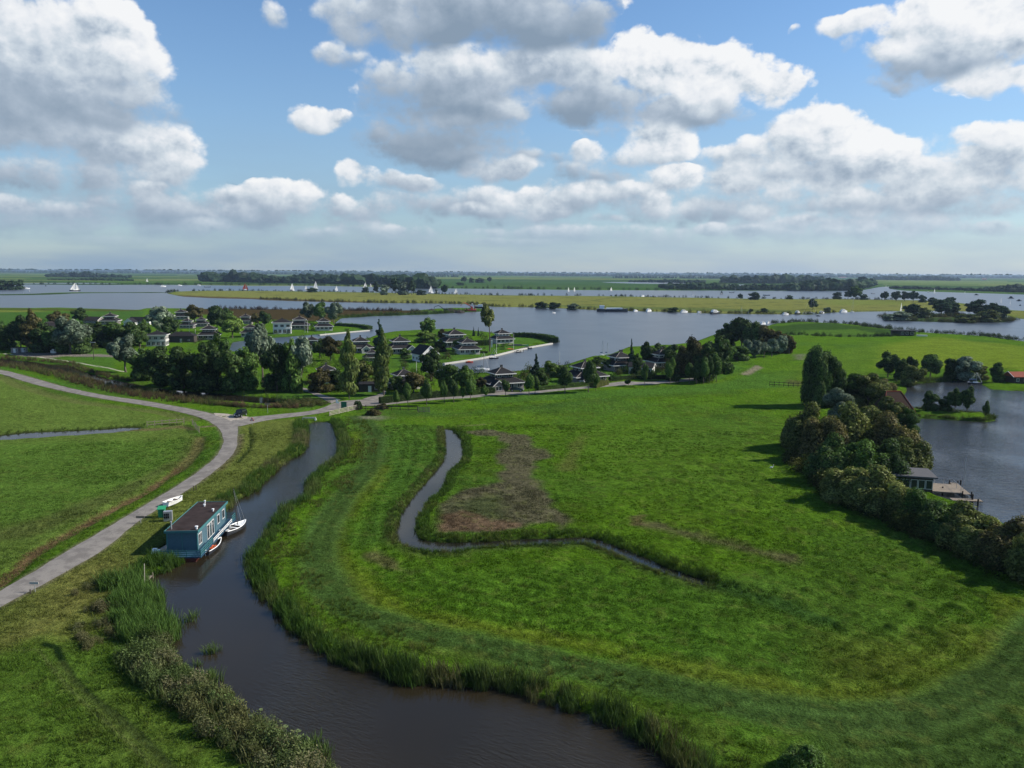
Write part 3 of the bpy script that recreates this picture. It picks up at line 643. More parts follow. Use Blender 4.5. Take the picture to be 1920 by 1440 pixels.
def lobes_mesh(name, lobes, nleaf, size, seed, jit=.55, core=.80, elong=1.5, inner=.15):
    g = np.random.default_rng(seed); L = np.array(lobes, float)           # x,y,z,rx,ry,rz
    A = (L[:, 3]*L[:, 4]+L[:, 5]*(L[:, 3]+L[:, 4])*.5); pr = A/A.sum()
    k = g.choice(len(L), int(nleaf*1.7), p=pr); d = rnd_unit(len(k), g)
    rad = g.uniform(.84, 1.10, len(k))+np.where(g.random(len(k)) < .12, g.uniform(.05, .22, len(k)), 0); deep = g.random(len(k)) < inner; rad[deep] = g.uniform(.6, .85, deep.sum())
    P = L[k, :3]+d*L[k, 3:6]*rad[:, None]; ok = P[:, 2] > .05
    for i in range(len(L)):
        q = ((P-L[i, :3])/L[i, 3:6]); ok &= (np.linalg.norm(q, axis=1) > .82) | (k == i)
    idx = np.where(ok)[0][:nleaf]; P = P[idx]; N = d[idx]/L[k[idx], 3:6]; N /= np.linalg.norm(N, axis=1)[:, None]
    N = N+rnd_unit(len(N), g)*jit
    co, q = leaf_quads(P, N, size, g, elong)
    lob_t = g.uniform(.82, 1.18, len(L)); tint = np.repeat(g.uniform(.45, 1.65, len(P))*lob_t[k[idx]], 4)
    parts = [(co, q, tint)]
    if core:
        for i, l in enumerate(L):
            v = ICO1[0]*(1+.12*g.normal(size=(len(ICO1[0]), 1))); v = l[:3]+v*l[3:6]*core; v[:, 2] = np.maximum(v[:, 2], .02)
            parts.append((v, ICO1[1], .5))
    return np_mesh(name, parts)
def tube(p0, p1, r0, r1, n=6):
    p0 = np.array(p0, float); p1 = np.array(p1, float); d = p1-p0; d /= np.linalg.norm(d)+1e-9
    a = np.cross(d, (0, 0, 1) if abs(d[2]) < .9 else (1, 0, 0)); a /= np.linalg.norm(a); b = np.cross(d, a)
    th = np.linspace(0, 2*math.pi, n, endpoint=False)
    ring = np.cos(th)[:, None]*a+np.sin(th)[:, None]*b
    v = np.concatenate([p0+ring*r0, p1+ring*r1]); f = [(i, (i+1) % n, n+(i+1) % n, n+i) for i in range(n)]+[tuple(range(n-1, -1, -1)), tuple(range(n, 2*n))]
    return v, f
def trunk_mesh(name, h0, h1, r, lobes, seed):
    g = np.random.default_rng(seed); parts = []
    p = np.array([0, 0, -.2]); seg = 4; top = np.array([g.normal()*.3, g.normal()*.3, h1])
    pts = [p+(top-p)*i/seg+np.array([g.normal()*.08*i, g.normal()*.08*i, 0]) for i in range(seg+1)]
    for i in range(seg): parts.append((*tube(pts[i], pts[i+1], r*(1-.17*i), r*(1-.17*(i+1)), 7), 1.0))
    for l in lobes[:9]:
        z0 = h0+(h1-h0)*g.uniform(.1, .8); q = pts[0]+(top-pts[0])*((z0+.2)/(h1+.2))
        c_ = np.array(l[:3]); mid = (q+c_)/2+np.array([0, 0, -.3])
        parts.append((*tube(q, mid, r*.42, r*.28, 5), 1.0)); parts.append((*tube(mid, c_, r*.28, r*.08, 5), 1.0))
    return np_mesh(name, parts)
def foliage_mat(name, c1, c2, trans=.22, rough=.65):
    m = bpy.data.materials.new(name); m.use_nodes = True; t = NT(m.node_tree); t.n.clear()
    o = t.node('ShaderNodeOutputMaterial'); d = t.node('ShaderNodeBsdfDiffuse'); tr = t.node('ShaderNodeBsdfTranslucent'); gl = t.node('ShaderNodeBsdfGlossy')
    at = t.node('ShaderNodeAttribute', attribute_name='tint'); oi = t.node('ShaderNodeObjectInfo')
    pos = t.node('ShaderNodeNewGeometry').outputs['Position']
    nz = t.ramp(t.noise(pos, .55, 3, .6), .35, .65)
    f = t.math('ADD', t.math('MULTIPLY', nz, .70), t.math('MULTIPLY', oi.outputs['Random'], .6), clamp=True)
    c = t.mix(f, c1, c2)
    c = t.vscale(t.vscale(c, 1.0), t.math('MULTIPLY', at.outputs['Fac'], t.ramp(oi.outputs['Random'], 0, 1, 1.0, 1.65, False)))
    t.put(d.inputs[0], c); t.put(tr.inputs[0], t.vmath('MULTIPLY', c, (1.1, 1.25, .6))); t.put(gl.inputs[0], (.8, .85, .9)); gl.inputs['Roughness'].default_value = .5
    m1 = t.node('ShaderNodeMixShader'); m1.inputs[0].default_value = trans; t.link(d.outputs[0], m1.inputs[1]); t.link(tr.outputs[0], m1.inputs[2])
    m2 = t.node('ShaderNodeMixShader'); m2.inputs[0].default_value = .008; t.link(m1.outputs[0], m2.inputs[1]); t.link(gl.outputs[0], m2.inputs[2])
    t.link(m2.outputs[0], o.inputs[0]); return m
FM = {'dark': foliage_mat('dark_leaves', (.020, .038, .011), (.040, .066, .017)),
      'green': foliage_mat('green_leaves', (.030, .062, .013), (.055, .095, .019)),
      'bright': foliage_mat('bright_leaves', (.065, .115, .022), (.10, .145, .03)),
      'silver': foliage_mat('silver_leaves', (.060, .085, .054), (.105, .130, .088), .15),
      'brown': foliage_mat('bronze_leaves', (.042, .040, .014), (.070, .062, .022)),
      'olive': foliage_mat('olive_leaves', (.045, .060, .016), (.085, .095, .026)),
      'fir': foliage_mat('fir_needles', (.012, .028, .016), (.024, .046, .026), .08),
      'poplar': foliage_mat('poplar_leaves', (.042, .070, .020), (.080, .100, .026)),
      'far': foliage_mat('far_leaves', (.012, .026, .011), (.022, .040, .016), .1)}
m_bark, t, b = mat_new('bark'); pos = t.node('ShaderNodeNewGeometry').outputs['Position']
t.put(b.inputs['Base Color'], t.mix(t.ramp(t.noise(t.vmath('MULTIPLY', pos, (6, 6, 1)), 1, 3), .35, .65), (.075, .06, .045), (.14, .115, .09))); b.inputs['Roughness'].default_value = .95

def ell(n, R, zc, rz, g, lr=(.34, .5), flat=.85):
    out = []
    for i in range(n):
        for _ in range(60):
            p = g.uniform(-1, 1, 3)
            if np.linalg.norm(p) < 1: break
        r = R*g.uniform(*lr); p = p*(np.array([R, R, rz])-np.array([r, r, r*flat])*.75)
        out.append((p[0], p[1], zc+p[2], r, r*g.uniform(.85, 1.15), r*flat*g.uniform(.85, 1.15)))
    return out
NOM_H, NOM_W = 12.0, 9.0
def shape(kind, seed):
    g = np.random.default_rng(seed); R = NOM_W/2; Hn = NOM_H
    if kind == 'round': return ell(24, R, 6.9, 5.1, g, (.24, .40), .95), (1.0, 8, .28)
    if kind == 'low': return ell(20, R, 7.0, 5.0, g, (.26, .42), .95)+[(math.cos(q)*R*.55, math.sin(q)*R*.55, 2.0, R*.42, R*.42, 2.1) for q in g.uniform(0, 6.28, 7)], (.6, 7, .28)
    if kind == 'willow':
        return ell(24, R, 6.8, 5.2, g, (.22, .36), 1.25), (1.5, 7, .32)
    if kind == 'poplar':
        o = []
        for i in range(16):
            z = 1.6+i*.62; rr = R*(.62+.38*math.sin(math.pi*min(1, (i+2)/15)))*(1 if i < 12 else .75-.13*(i-12))
            a = g.uniform(0, 6.28); o.append((math.cos(a)*rr*.35, math.sin(a)*rr*.35, z+.3, rr*.68, rr*.68, 1.05))
        return o, (1, 9, .3)
    if kind == 'conifer':
        o = []
        for i in range(11):
            f = i/10; rr = R*(1.0-.9*f)
            for k in range(max(1, int(5*(1-f)))):
                a = g.uniform(0, 6.28); o.append((math.cos(a)*rr*.45, math.sin(a)*rr*.45, .9+f*10.4, rr*.55+.12, rr*.55+.12, .62))
        return o, (.4, 10, .22)
    if kind == 'young': return ell(9, R*.95, 7.8, 4.1, g, (.38, .52), 1.1), (3.2, 8, .30)
    if kind == 'bush':
        o = []
        for i in range(26):
            a = g.uniform(0, 6.28); q = math.sqrt(g.random())*.80; r = R*g.uniform(.18, .34)
            z = (1-q*q*.70)*Hn*g.uniform(.50, .92)
            o.append((math.cos(a)*q*R, math.sin(a)*q*R, z-1, r, r, r*g.uniform(1.0, 1.7)))
            o.append((math.cos(a)*q*R*1.1, math.sin(a)*q*R*1.1, z*.45, r*1.2, r*1.2, z*.45))
        return o, (.3, 4, .14)
    if kind == 'tall': return ell(12, R*1.0, 9.2, 2.8, g, (.22, .38), .85), (6.2, 10.5, .30)
    if kind == 'fan':                                     # columnar elm with upright limbs
        o = []
        for i in range(40):
            a = g.uniform(0, 6.28); q = g.uniform(0, .78)*R; z = g.uniform(1.6, 10.0)-q*.35; r = g.uniform(1.0, 1.6)
            o.append((math.cos(a)*q, math.sin(a)*q, z, r, r, 2.0 if z < 9 else 1.6))
        return o, (1.2, 9, .35)
PROTO = {}
def proto(kind, mat, q, var):
    key = (kind, mat, q, var)
    if key not in PROTO:
        gk = {'round': 1, 'low': 2, 'willow': 3, 'poplar': 4, 'conifer': 5, 'young': 6, 'bush': 7, 'tall': 8, 'fan': 9}[kind]
        seed = gk*100+var*7+1
        lob, (h0, h1, r) = shape(kind, seed)
        nl, sz = {'near': (15000, .30), 'mid': (4200, .52), 'far': (700, 1.0)}[q]
        if kind == 'poplar' and q == 'mid': nl = 4200; sz = .62
        if kind == 'tall': nl = int(nl*.35)
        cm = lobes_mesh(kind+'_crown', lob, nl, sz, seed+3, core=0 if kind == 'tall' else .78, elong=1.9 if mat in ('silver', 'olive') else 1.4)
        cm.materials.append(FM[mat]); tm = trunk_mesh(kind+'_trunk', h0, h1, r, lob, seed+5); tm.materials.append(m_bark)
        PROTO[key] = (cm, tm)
    return PROTO[key]
def empty(name, loc, label=None, cat=None, group=None, rz=0, sc=(1, 1, 1)):
    o = bpy.data.objects.new(name, None); COL.objects.link(o); o.location = loc; o.rotation_euler = (0, 0, rz); o.scale = sc
    if label: o['label'] = label
    if cat: o['category'] = cat
    if group: o['group'] = group
    return o
tree_n = [0]
def tree(x, yb, yt, w, kind, mat, label, q='mid', name='tree', group=None, cat='tree', z=LAND_Z, dx=0.0):
    tree_n[0] += 1; i = tree_n[0]; X, Y = pw(x, yb, z); s = scale_at(x, yb, z)
    h = (yb-yt)*s*1.01; wd = w*s; cm, tm = proto(kind, mat, q, i % (3 if q != 'near' else 2))
    e = empty(name, (X, Y, z-.05), label, cat, group, rz=(i*2.399) % 6.283, sc=(wd/NOM_W, wd/NOM_W, h/NOM_H))
    o = bpy.data.objects.new('crown', cm); COL.objects.link(o); o.parent = e
    o = bpy.data.objects.new('trunk', tm); COL.objects.link(o); o.parent = e
    return e
def small_tree(x, yb, yt, w, kind, mat, label, name='tree', group=None, z=LAND_Z, cat='tree'):
    tree_n[0] += 1; i = tree_n[0]; X, Y = pw(x, yb, z); s = scale_at(x, yb, z)
    key = ('single', kind, mat, i % 3)
    if key not in PROTO:
        cm, tm = proto(kind, mat, 'far', i % 3)
        bm = bmesh.new(); bm.from_mesh(cm); n0 = len(bm.faces); bm.from_mesh(tm); bm.faces.ensure_lookup_table()
        for f in bm.faces[n0:]: f.material_index = 1
        me = bpy.data.meshes.new(kind+'_tree'); bm.to_mesh(me); bm.free(); me.materials.append(FM[mat]); me.materials.append(m_bark); PROTO[key] = me
    o = bpy.data.objects.new(name, PROTO[key]); COL.objects.link(o); o.location = (X, Y, z-.3)
    o.rotation_euler = (0, 0, (i*2.399) % 6.283); o.scale = (w*s/NOM_W, w*s/NOM_W, (yb-yt)*s*1.02/NOM_H)
    o['label'] = label; o['category'] = cat
    if group: o['group'] = group
    return o

# ------------------------------------------------------------------ scattered small plants (stuff)
def blade_clump(seed, n, h, lean, w, spread, nseg=2):
    g = np.random.default_rng(seed); V = []; Fc = []; T = []
    for i in range(n):
        a = g.uniform(0, 6.28); b0 = np.array([*(g.normal(size=2)*spread), 0]); hh = h*g.uniform(.6, 1.1); ln = lean*g.uniform(.2, 1.2)
        dv = np.array([math.cos(a), math.sin(a), 0]); wv = np.array([-math.sin(a), math.cos(a), 0])*w*g.uniform(.7, 1.3)
        if g.random() < .5: wv = dv*w; 
        base = len(V); tt = g.uniform(.65, 1.4)
        for k in range(nseg+1):
            f = k/nseg; c_ = b0+dv*ln*f*f+np.array([0, 0, hh*f*(1-.12*f)])
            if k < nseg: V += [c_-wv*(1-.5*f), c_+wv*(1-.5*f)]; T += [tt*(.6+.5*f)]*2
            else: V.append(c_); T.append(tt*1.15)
        for k in range(nseg-1): o = base+2*k; Fc.append((o, o+1, o+3, o+2))
        o = base+2*(nseg-1); Fc.append((o, o+1, o+2))
    return np.array(V), Fc, np.array(T)
def herb_clump(seed, n, h, R, size, plume=False):
    g = np.random.default_rng(seed); d = rnd_unit(n, g); d[:, 2] = abs(d[:, 2]); P = d*np.array([R, R, h])*g.uniform(.55, 1.05, (n, 1))
    P[:, 2] += .05; N = d+rnd_unit(n, g)*.9; co, q = leaf_quads(P, N, size, g, 1.8)
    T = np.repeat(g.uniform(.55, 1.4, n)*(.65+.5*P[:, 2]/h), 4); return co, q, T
def plant_mat(name, trans=.25):
    m = bpy.data.materials.new(name); m.use_nodes = True; t = NT(m.node_tree); t.n.clear()
    o = t.node('ShaderNodeOutputMaterial'); d = t.node('ShaderNodeBsdfDiffuse'); tr = t.node('ShaderNodeBsdfTranslucent')
    at = t.node('ShaderNodeAttribute', attribute_name='tint'); ic = t.node('ShaderNodeAttribute', attribute_name='hue', attribute_type='INSTANCER')
    c = t.vscale(t.vscale(ic.outputs['Color'], .85), at.outputs['Fac']); t.put(d.inputs[0], c); t.put(tr.inputs[0], t.vmath('MULTIPLY', c, (1.15, 1.2, .7)))
    mx_ = t.node('ShaderNodeMixShader'); mx_.inputs[0].default_value = trans; t.link(d.outputs[0], mx_.inputs[1]); t.link(tr.outputs[0], mx_.inputs[2]); t.link(mx_.outputs[0], o.inputs[0])
    return m
m_plant = plant_mat('meadow_plants')
def variants(fn, n, base):
    res = []
    for k in range(n):
        me = np_mesh(base, [fn(k)]); me.materials.append(m_plant); o = bpy.data.objects.new(base, me); res.append(o)
    return res
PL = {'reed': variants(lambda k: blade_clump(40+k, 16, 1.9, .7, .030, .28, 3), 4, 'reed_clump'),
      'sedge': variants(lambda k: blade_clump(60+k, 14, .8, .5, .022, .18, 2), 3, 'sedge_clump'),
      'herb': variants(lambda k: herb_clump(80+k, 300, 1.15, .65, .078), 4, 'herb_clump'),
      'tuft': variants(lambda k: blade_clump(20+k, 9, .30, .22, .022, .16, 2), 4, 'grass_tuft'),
      'iris': variants(lambda k: blade_clump(95+k, 26, 1.5, .8, .035, .35, 3), 2, 'iris_clump')}
def scatter(name, label, kind, P, scl, hue, g, cat=None):
    n = len(P)
    if n == 0: return
    me = bpy.data.meshes.new(name); me.vertices.add(n); me.vertices.foreach_set('co', np.asarray(P, np.float32).ravel())
    a = me.attributes.new('scl', 'FLOAT_VECTOR', 'POINT'); sv = np.stack([scl, scl, scl*g.uniform(.8, 1.2, n)], 1); a.data.foreach_set('vector', sv.astype(np.float32).ravel())
    a = me.attributes.new('rot', 'FLOAT_VECTOR', 'POINT'); rv = np.stack([g.normal(size=n)*.08, g.normal(size=n)*.08, g.uniform(0, 6.28, n)], 1); a.data.foreach_set('vector', rv.astype(np.float32).ravel())
    a = me.attributes.new('idx', 'INT', 'POINT'); a.data.foreach_set('value', g.integers(0, len(PL[kind]), n).astype(np.int32))
    a = me.attributes.new('hue', 'FLOAT_COLOR', 'POINT'); c = np.ones((n, 4), np.float32); c[:, :3] = hue; a.data.foreach_set('color', c.ravel())
    o = add(name, me, None, 'stuff', label)
    if cat: o['category'] = cat
    ng = bpy.data.node_groups.new(name+'_scatter', 'GeometryNodeTree')
    ng.interface.new_socket('Geometry', in_out='INPUT', socket_type='NodeSocketGeometry'); ng.interface.new_socket('Geometry', in_out='OUTPUT', socket_type='NodeSocketGeometry')
    N_ = ng.nodes; gi = N_.new('NodeGroupInput'); go = N_.new('NodeGroupOutput'); iop = N_.new('GeometryNodeInstanceOnPoints'); g2i = N_.new('GeometryNodeGeometryToInstance')
    for ob in PL[kind]:
        oi = N_.new('GeometryNodeObjectInfo'); oi.inputs['Object'].default_value = ob; oi.inputs['As Instance'].default_value = True; ng.links.new(oi.outputs['Geometry'], g2i.inputs[0])
    def na(nm, typ):
        q = N_.new('GeometryNodeInputNamedAttribute'); q.data_type = typ; q.inputs['Name'].default_value = nm; return q.outputs['Attribute']
    ng.links.new(gi.outputs[0], iop.inputs['Points'])
    # objects are collected in one geometry whose top-level instances are picked by index
    jn = N_.new('GeometryNodeJoinGeometry'); N_.remove(g2i)
    for nd in [q for q in N_ if q.bl_idname == 'GeometryNodeObjectInfo']: ng.links.new(nd.outputs['Geometry'], jn.inputs[0])
    ng.links.new(jn.outputs[0], iop.inputs['Instance']); iop.inputs['Pick Instance'].default_value = True
    ng.links.new(na('idx', 'INT'), iop.inputs['Instance Index']); ng.links.new(na('scl', 'FLOAT_VECTOR'), iop.inputs['Scale'])
    eu = N_.new('FunctionNodeEulerToRotation'); ng.links.new(na('rot', 'FLOAT_VECTOR'), eu.inputs[0]); ng.links.new(eu.outputs[0], iop.inputs['Rotation'])
    ng.links.new(iop.outputs[0], go.inputs[0])
    md = o.modifiers.new('scatter', 'NODES'); md.node_group = ng
    return o
def along(pts_px, width, density, g, off=0.0, z=0.0, inner=None):
    """random points in a band of the given width (metres) inland of a world polyline; off shifts towards water"""
    P = W(pts_px, z); out = []
    for i in range(len(P)-1):
        a, b_ = P[i], P[i+1]; L = np.linalg.norm(b_-a)
        if L < 1e-6: continue
        n = g.poisson(L*width*density); tt = g.random(n)[:, None]; d = (b_-a)/L; nn = np.array([d[1], -d[0]])
        w_ = (g.random(n)**1.1)[:, None]*width-off; out.append(a+(b_-a)*tt+nn*w_)
    return np.concatenate(out) if out else np.zeros((0, 2))
def terrain_s(P):                                         # signed distance to water at points (positive in water), near bodies only
    s = np.full(len(P), -1e6)
    for q, wob in ((chaikin(RIVER, 1, True), 0), (chaikin(CREEK, 1, True), 0), (DITCH, 0), (CANAL, 0), (POND, 0)):
        s = np.maximum(s, sdf(P[:, 0], P[:, 1], W(q)))
    return s
def bank(name, label, kind, pts_px, width, density, size, hues, seed, off=.5, side=1, patch=None, smin=-9, smax=.7, zfix=None):
    g = np.random.default_rng(seed)
    P = along(pts_px if side > 0 else pts_px[::-1], width, density, g, off)
    if patch: P = P[fbm(P[:, 0], P[:, 1], patch[0], 2) > patch[1]]
    s = terrain_s(P); P = P[(s < smax) & (s > smin)]; s = s[(s < smax) & (s > smin)]
    z = np.clip(-s*LAND_Z/.8, -.15, LAND_Z) if zfix is None else np.full(len(P), zfix)
    hs = np.array(hues); f = np.clip(fbm(P[:, 0], P[:, 1], 5, 3)*2.2-.6, 0, 1)[:, None]*(len(hs)-1)
    i0 = np.minimum(f.astype(int), len(hs)-2)[:, 0]; fr_ = f[:, 0]-i0; hue = hs[i0]*(1-fr_)[:, None]+hs[i0+1]*fr_[:, None]
    hue = hue*g.uniform(.75, 1.25, (len(P), 1))
    sc = size*g.uniform(.6, 1.2, len(P))*(.7+.6*fbm(P[:, 0], P[:, 1], 3, 2))
    return scatter(name, label, kind, np.column_stack([P, z-.05]), sc, hue, g)
GREEN_H = [(.075, .135, .025), (.055, .110, .022), (.115, .150, .045)]
OLIVE_H = [(.10, .11, .04), (.15, .14, .07), (.06, .09, .03)]
BROWN_H = [(.11, .075, .045), (.075, .06, .035), (.13, .12, .05), (.07, .085, .03)]
# ------------------------------------------------------------------ banks and meadow growth
RR = RIVER_R[:40]
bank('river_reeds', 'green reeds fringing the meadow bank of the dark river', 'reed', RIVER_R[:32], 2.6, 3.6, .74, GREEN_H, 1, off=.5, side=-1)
bank('river_reeds', 'tall bending reeds along the lower river bank beside the mown meadow', 'reed', RIVER_R[24:], 2.6, 4.0, .92, [(.09,.12,.04),(.055,.10,.025),(.14,.13,.06)], 2, off=.7, side=-1)
bank('bank_grass', 'rough yellow green grass behind the river reeds', 'sedge', RIVER_R, 6.5, 2.4, .8, [(.08,.125,.022),(.12,.13,.04)], 3, off=-1.5, side=-1, patch=(6, .42))
bank('river_reeds', 'reeds on the road side bank above the houseboat', 'reed', RIVER_L[:11], 3.4, 3.0, .70, GREEN_H+[(.15,.14,.07)], 4, off=.4)
bank('river_reeds', 'reed bed between the houseboat and the small landing stage', 'reed', RIVER_L[12:17], 4.2, 3.6, .75, GREEN_H, 5, off=.8)
bank('cattail_bed', 'broad bed of bright green cattails in the river bend', 'reed', RIVER_L[16:24], 5.6, 5.0, 1.0, [(.085,.155,.035),(.07,.125,.03)], 6, off=1.0)
bank('bank_herbs', 'grey brown willowherb and shrubs along the lower left bank', 'herb', RIVER_L[23:], 4.0, 1.9, 1.3, [(.085,.12,.04),(.15,.14,.075),(.07,.11,.035),(.12,.125,.05)], 7, off=.3)
bank('bank_herbs', 'low mixed weeds behind the cattail bed', 'herb', RIVER_L[16:25], 3.5, 1.2, .75, OLIVE_H, 8, off=-5.0, patch=(3, .45))
bank('creek_sedge', 'sedge along the west side of the winding creek', 'sedge', CREEK_W, 1.9, 6.0, .85, [(.07,.125,.025),(.12,.13,.045),(.055,.10,.02)], 9, off=.2, side=1)
bank('creek_sedge', 'thick sedge along the inner side of the winding creek', 'sedge', CREEK_E, 2.0, 6.0, 1.05, [(.08,.135,.022),(.06,.115,.02),(.10,.13,.03)], 10, off=.15, side=-1)
bank('creek_sedge', 'sedge line where the creek fades out into the meadow', 'sedge', [(1325,1093),(1400,1112),(1480,1138),(1560,1168)], 2.0, 4.0, 1.0, [(.04,.09,.02),(.05,.10,.02)], 11, off=1.0)
bank('canal_reeds', 'brown and purple reed belt between road and canal', 'reed', [(-200,682),(0,686),(60,695),(120,706),(170,720),(222,733),(280,744),(350,754),(420,762),(450,767)], 8, 1.1, .85, BROWN_H, 12, off=3.5)
bank('canal_reeds', 'mixed brown reeds and weeds around the parked car', 'herb', [(380,764),(440,770),(500,771),(560,765),(600,757)], 10, 1.2, 1.1, [(.13,.12,.05),(.08,.10,.035),(.15,.10,.06)], 13, off=4)
bank('canal_reeds', 'dark green reeds at the end of the canal below the grove', 'reed', [(385,744),(430,746),(480,749),(530,753),(570,757)], 9, 1.0, 1.0, [(.06,.09,.035),(.05,.08,.03)], 14, off=4)
bank('canal_reeds', 'reeds on the village side of the canal', 'reed', [(0,673),(60,678),(125,684),(160,698),(212,712),(250,718)], 3, 1.2, .8, BROWN_H, 15, off=.5, side=-1)
g = np.random.default_rng(5)
bank('verge_growth', 'tall green verge along the inside of the curving road', 'sedge', fr(0, 680, 4, [(0,95),(150,150),(300,210),(500,240),(700,262),(900,290),(1100,318),(1300,365),(1450,410),(1560,440)]), 3.0, 3.0, 1.4, [(.05,.10,.02),(.08,.11,.03),(.10,.09,.04)], 16, off=1.5)
bank('verge_growth', 'tangled weeds beside the field gate at the road bend', 'herb', fr(0, 680, 4, [(1500,520),(1580,520),(1590,600),(1560,680)]), 2.6, 3.0, .75, [(.05,.11,.025),(.08,.12,.03)], 17, off=1.3)
bank('verge_growth', 'rough grass edge between left field and roadside ditch', 'sedge', fr(0, 680, 4, [(1440,600),(1400,690),(1280,800),(1100,900),(900,1010),(700,1130),(500,1230),(300,1340),(100,1440)])+[(-60,1100)], 2.6, 2.2, 1.0, [(.09,.12,.03),(.12,.115,.04),(.10,.08,.045)], 18, off=1.3)
bank('lane_growth', 'weedy strip along the ditch below the avenue of young trees', 'sedge', [(800,769),(860,770),(940,761),(1040,751),(1140,743),(1260,734),(1370,726),(1420,722)], 3.2, 2.6, 1.5, [(.07,.13,.03),(.11,.15,.04),(.05,.09,.025)], 19, off=1.6)
bank('path_growth', 'brown heathy scrub beside the sandy path', 'herb', fr(1080, 490, 4.364, [(1270,880),(1330,950),(1400,990),(1340,830),(1450,810),(1600,780),(1740,770)]), 9, .5, 1.5, BROWN_H, 20, off=4.5)
bank('ditch_growth', 'grass edge along the shallow ditch in the left field', 'sedge', fr(0, 680, 4, [(0,540),(300,520),(600,508),(900,490),(1100,480),(1440,480)]), 1.8, 3, .7, [(.08,.11,.03),(.07,.12,.02)], 21, off=.9)
bank('pond_reeds', 'reed fringe along the north shore of the pond', 'reed', [(1690,722),(1740,717),(1780,714),(1812,712)], 5, 1.5, 1.0, [(.06,.09,.03),(.09,.11,.04)], 22, off=1.5, side=-1)
bank('islet_reeds', 'grass and reeds on the wooded pond islet', 'sedge', [(1700,768),(1740,771),(1790,774),(1840,778),(1862,784),(1850,790),(1800,787),(1740,783),(1700,782)], 2.2, 3.5, 1.4, [(.09,.12,.03),(.06,.09,.02)], 23, off=1.1, smax=99, zfix=.3)
bank('river_reeds', 'reeds mixed into the weeds of the lower left bank', 'reed', RIVER_L[23:], 4.6, 2.2, .85, [(.09,.14,.04),(.15,.15,.07)], 24, off=.5)
# far reed shores (large clumps, one object each)
def far_band(name, label, pts, width, dens, size, hues, seed, kind='herb', offw=.5):
    g = np.random.default_rng(seed); P = along(pts, width, dens, g, width*offw)
    hs = np.array(hues); hue = hs[g.integers(0, len(hs), len(P))]*g.uniform(.75, 1.25, (len(P), 1))
    return scatter(name, label, kind, np.column_stack([P, np.full(len(P), .2)]), size*g.uniform(.6, 1.3, len(P)), hue, g)
far_band('shore_reeds', 'dark reeds edging the long yellow island meadow', [(480,560.5),(600,565.5),(700,567.6),(800,568.7),(880,570),(930,575),(1000,576),(1080,579),(1120,581.3),(1250,584.6),(1350,588),(1450,589),(1520,589.5),(1560,586)], 9, .05, 2.6, [(.035,.05,.018),(.06,.06,.025)], 30)
far_band('shore_reeds', 'dark far shore of the island meadow', [(312,549),(330,546.6),(400,545.2),(640,547.6),(800,550.8),(930,553.8),(1140,555.6),(1400,560.3),(1690,562.8)], 10, .02, 3.2, [(.03,.045,.018)], 31)
far_band('shore_reeds', 'reeds around the bushy lake islet', [(1655,594),(1665,597.5),(1700,601.5),(1760,603.6),(1830,604.6),(1880,604),(1904,600)], 8, .10, 2.6, [(.05,.07,.025),(.08,.07,.035)], 32)
far_band('shore_reeds', 'dark brown reed ridge on the peninsula behind the houses', [(400,580),(500,581),(600,582),(700,583),(780,585)], 22, .03, 2.6, [(.055,.032,.02),(.04,.028,.018)], 33)
far_band('shore_reeds', 'green scrub strip on the tapering peninsula', [(640,596),(700,592),(760,590),(820,588),(860,585.5),(880,583)], 9, .12, 2.4, [(.045,.08,.02),(.07,.11,.03)], 34)
far_band('shore_reeds', 'low scrub along the southern lake shore', [(1455,607),(1500,603.5),(1550,606),(1600,608.5),(1640,615),(1680,618.5),(1720,623.5),(1780,627),(1850,631),(1900,638),(1960,642)], 9, .12, 2.0, [(.035,.055,.018),(.05,.07,.025)], 35)
far_band('shore_reeds', 'dark hedge like scrub across the northern meadow', [(1470,628),(1520,631),(1580,633),(1640,633),(1690,631)], 7, .12, 2.0, [(.03,.05,.018)], 36)
far_band('shore_reeds', 'dark reed edge of the far northern shore', [(-50,532.8),(130,533.6),(400,534.6),(600,535.6),(780,539.6),(940,541.6),(1140,543.6),(1400,544.6),(1560,545)], 16, .006, 5.5, [(.025,.045,.018)], 37)
far_band('islet_scrub', 'green and tawny scrub covering the lake islet', [(1690,593),(1740,594),(1800,595),(1870,597)], 30, .05, 3.0, [(.05,.07,.022),(.10,.085,.04),(.035,.055,.02)], 38)
far_band('hedge_undergrowth', 'tangled undergrowth along the foot of the right hand hedge', [(1520,862),(1572,905),(1622,940),(1684,968),(1744,992),(1812,1020),(1880,1050),(1970,1092)], 7.5, .7, 2.3, [(.05,.065,.02),(.085,.09,.03),(.035,.05,.015)], 39, offw=.2)
def village_shrubs():
    g = np.random.default_rng(44); pts = []
    for x0, x1, y0, y1, n in ((120, 700, 600, 660, 150), (560, 900, 640, 740, 150), (900, 1350, 690, 722, 110), (790, 960, 625, 662, 50), (0, 240, 600, 655, 60)):
        pts.append(np.array([pw(g.uniform(x0, x1), g.uniform(y0, y1), LAND_Z) for _ in range(n)]))
    P = np.concatenate(pts); s = sdf(P[:, 0], P[:, 1], W(LAKE)); d = np.full(len(P), -1e6)
    for q in road_poly: d = np.maximum(d, sdf(P[:, 0], P[:, 1], W(q, LAND_Z), 12))
    P = P[(s < -3) & (d < -2.5)]; hs = np.array([(.03,.06,.015),(.05,.09,.02),(.07,.06,.03),(.10,.13,.04),(.02,.04,.015)]); hue = hs[g.integers(0, 5, len(P))]
    scatter('garden_shrubs', 'mixed small shrubs and flower beds between the village houses', 'herb', np.column_stack([P, np.full(len(P), LAND_Z-.1)]), g.uniform(1.2, 3.2, len(P)), hue, g)
village_shrubs()
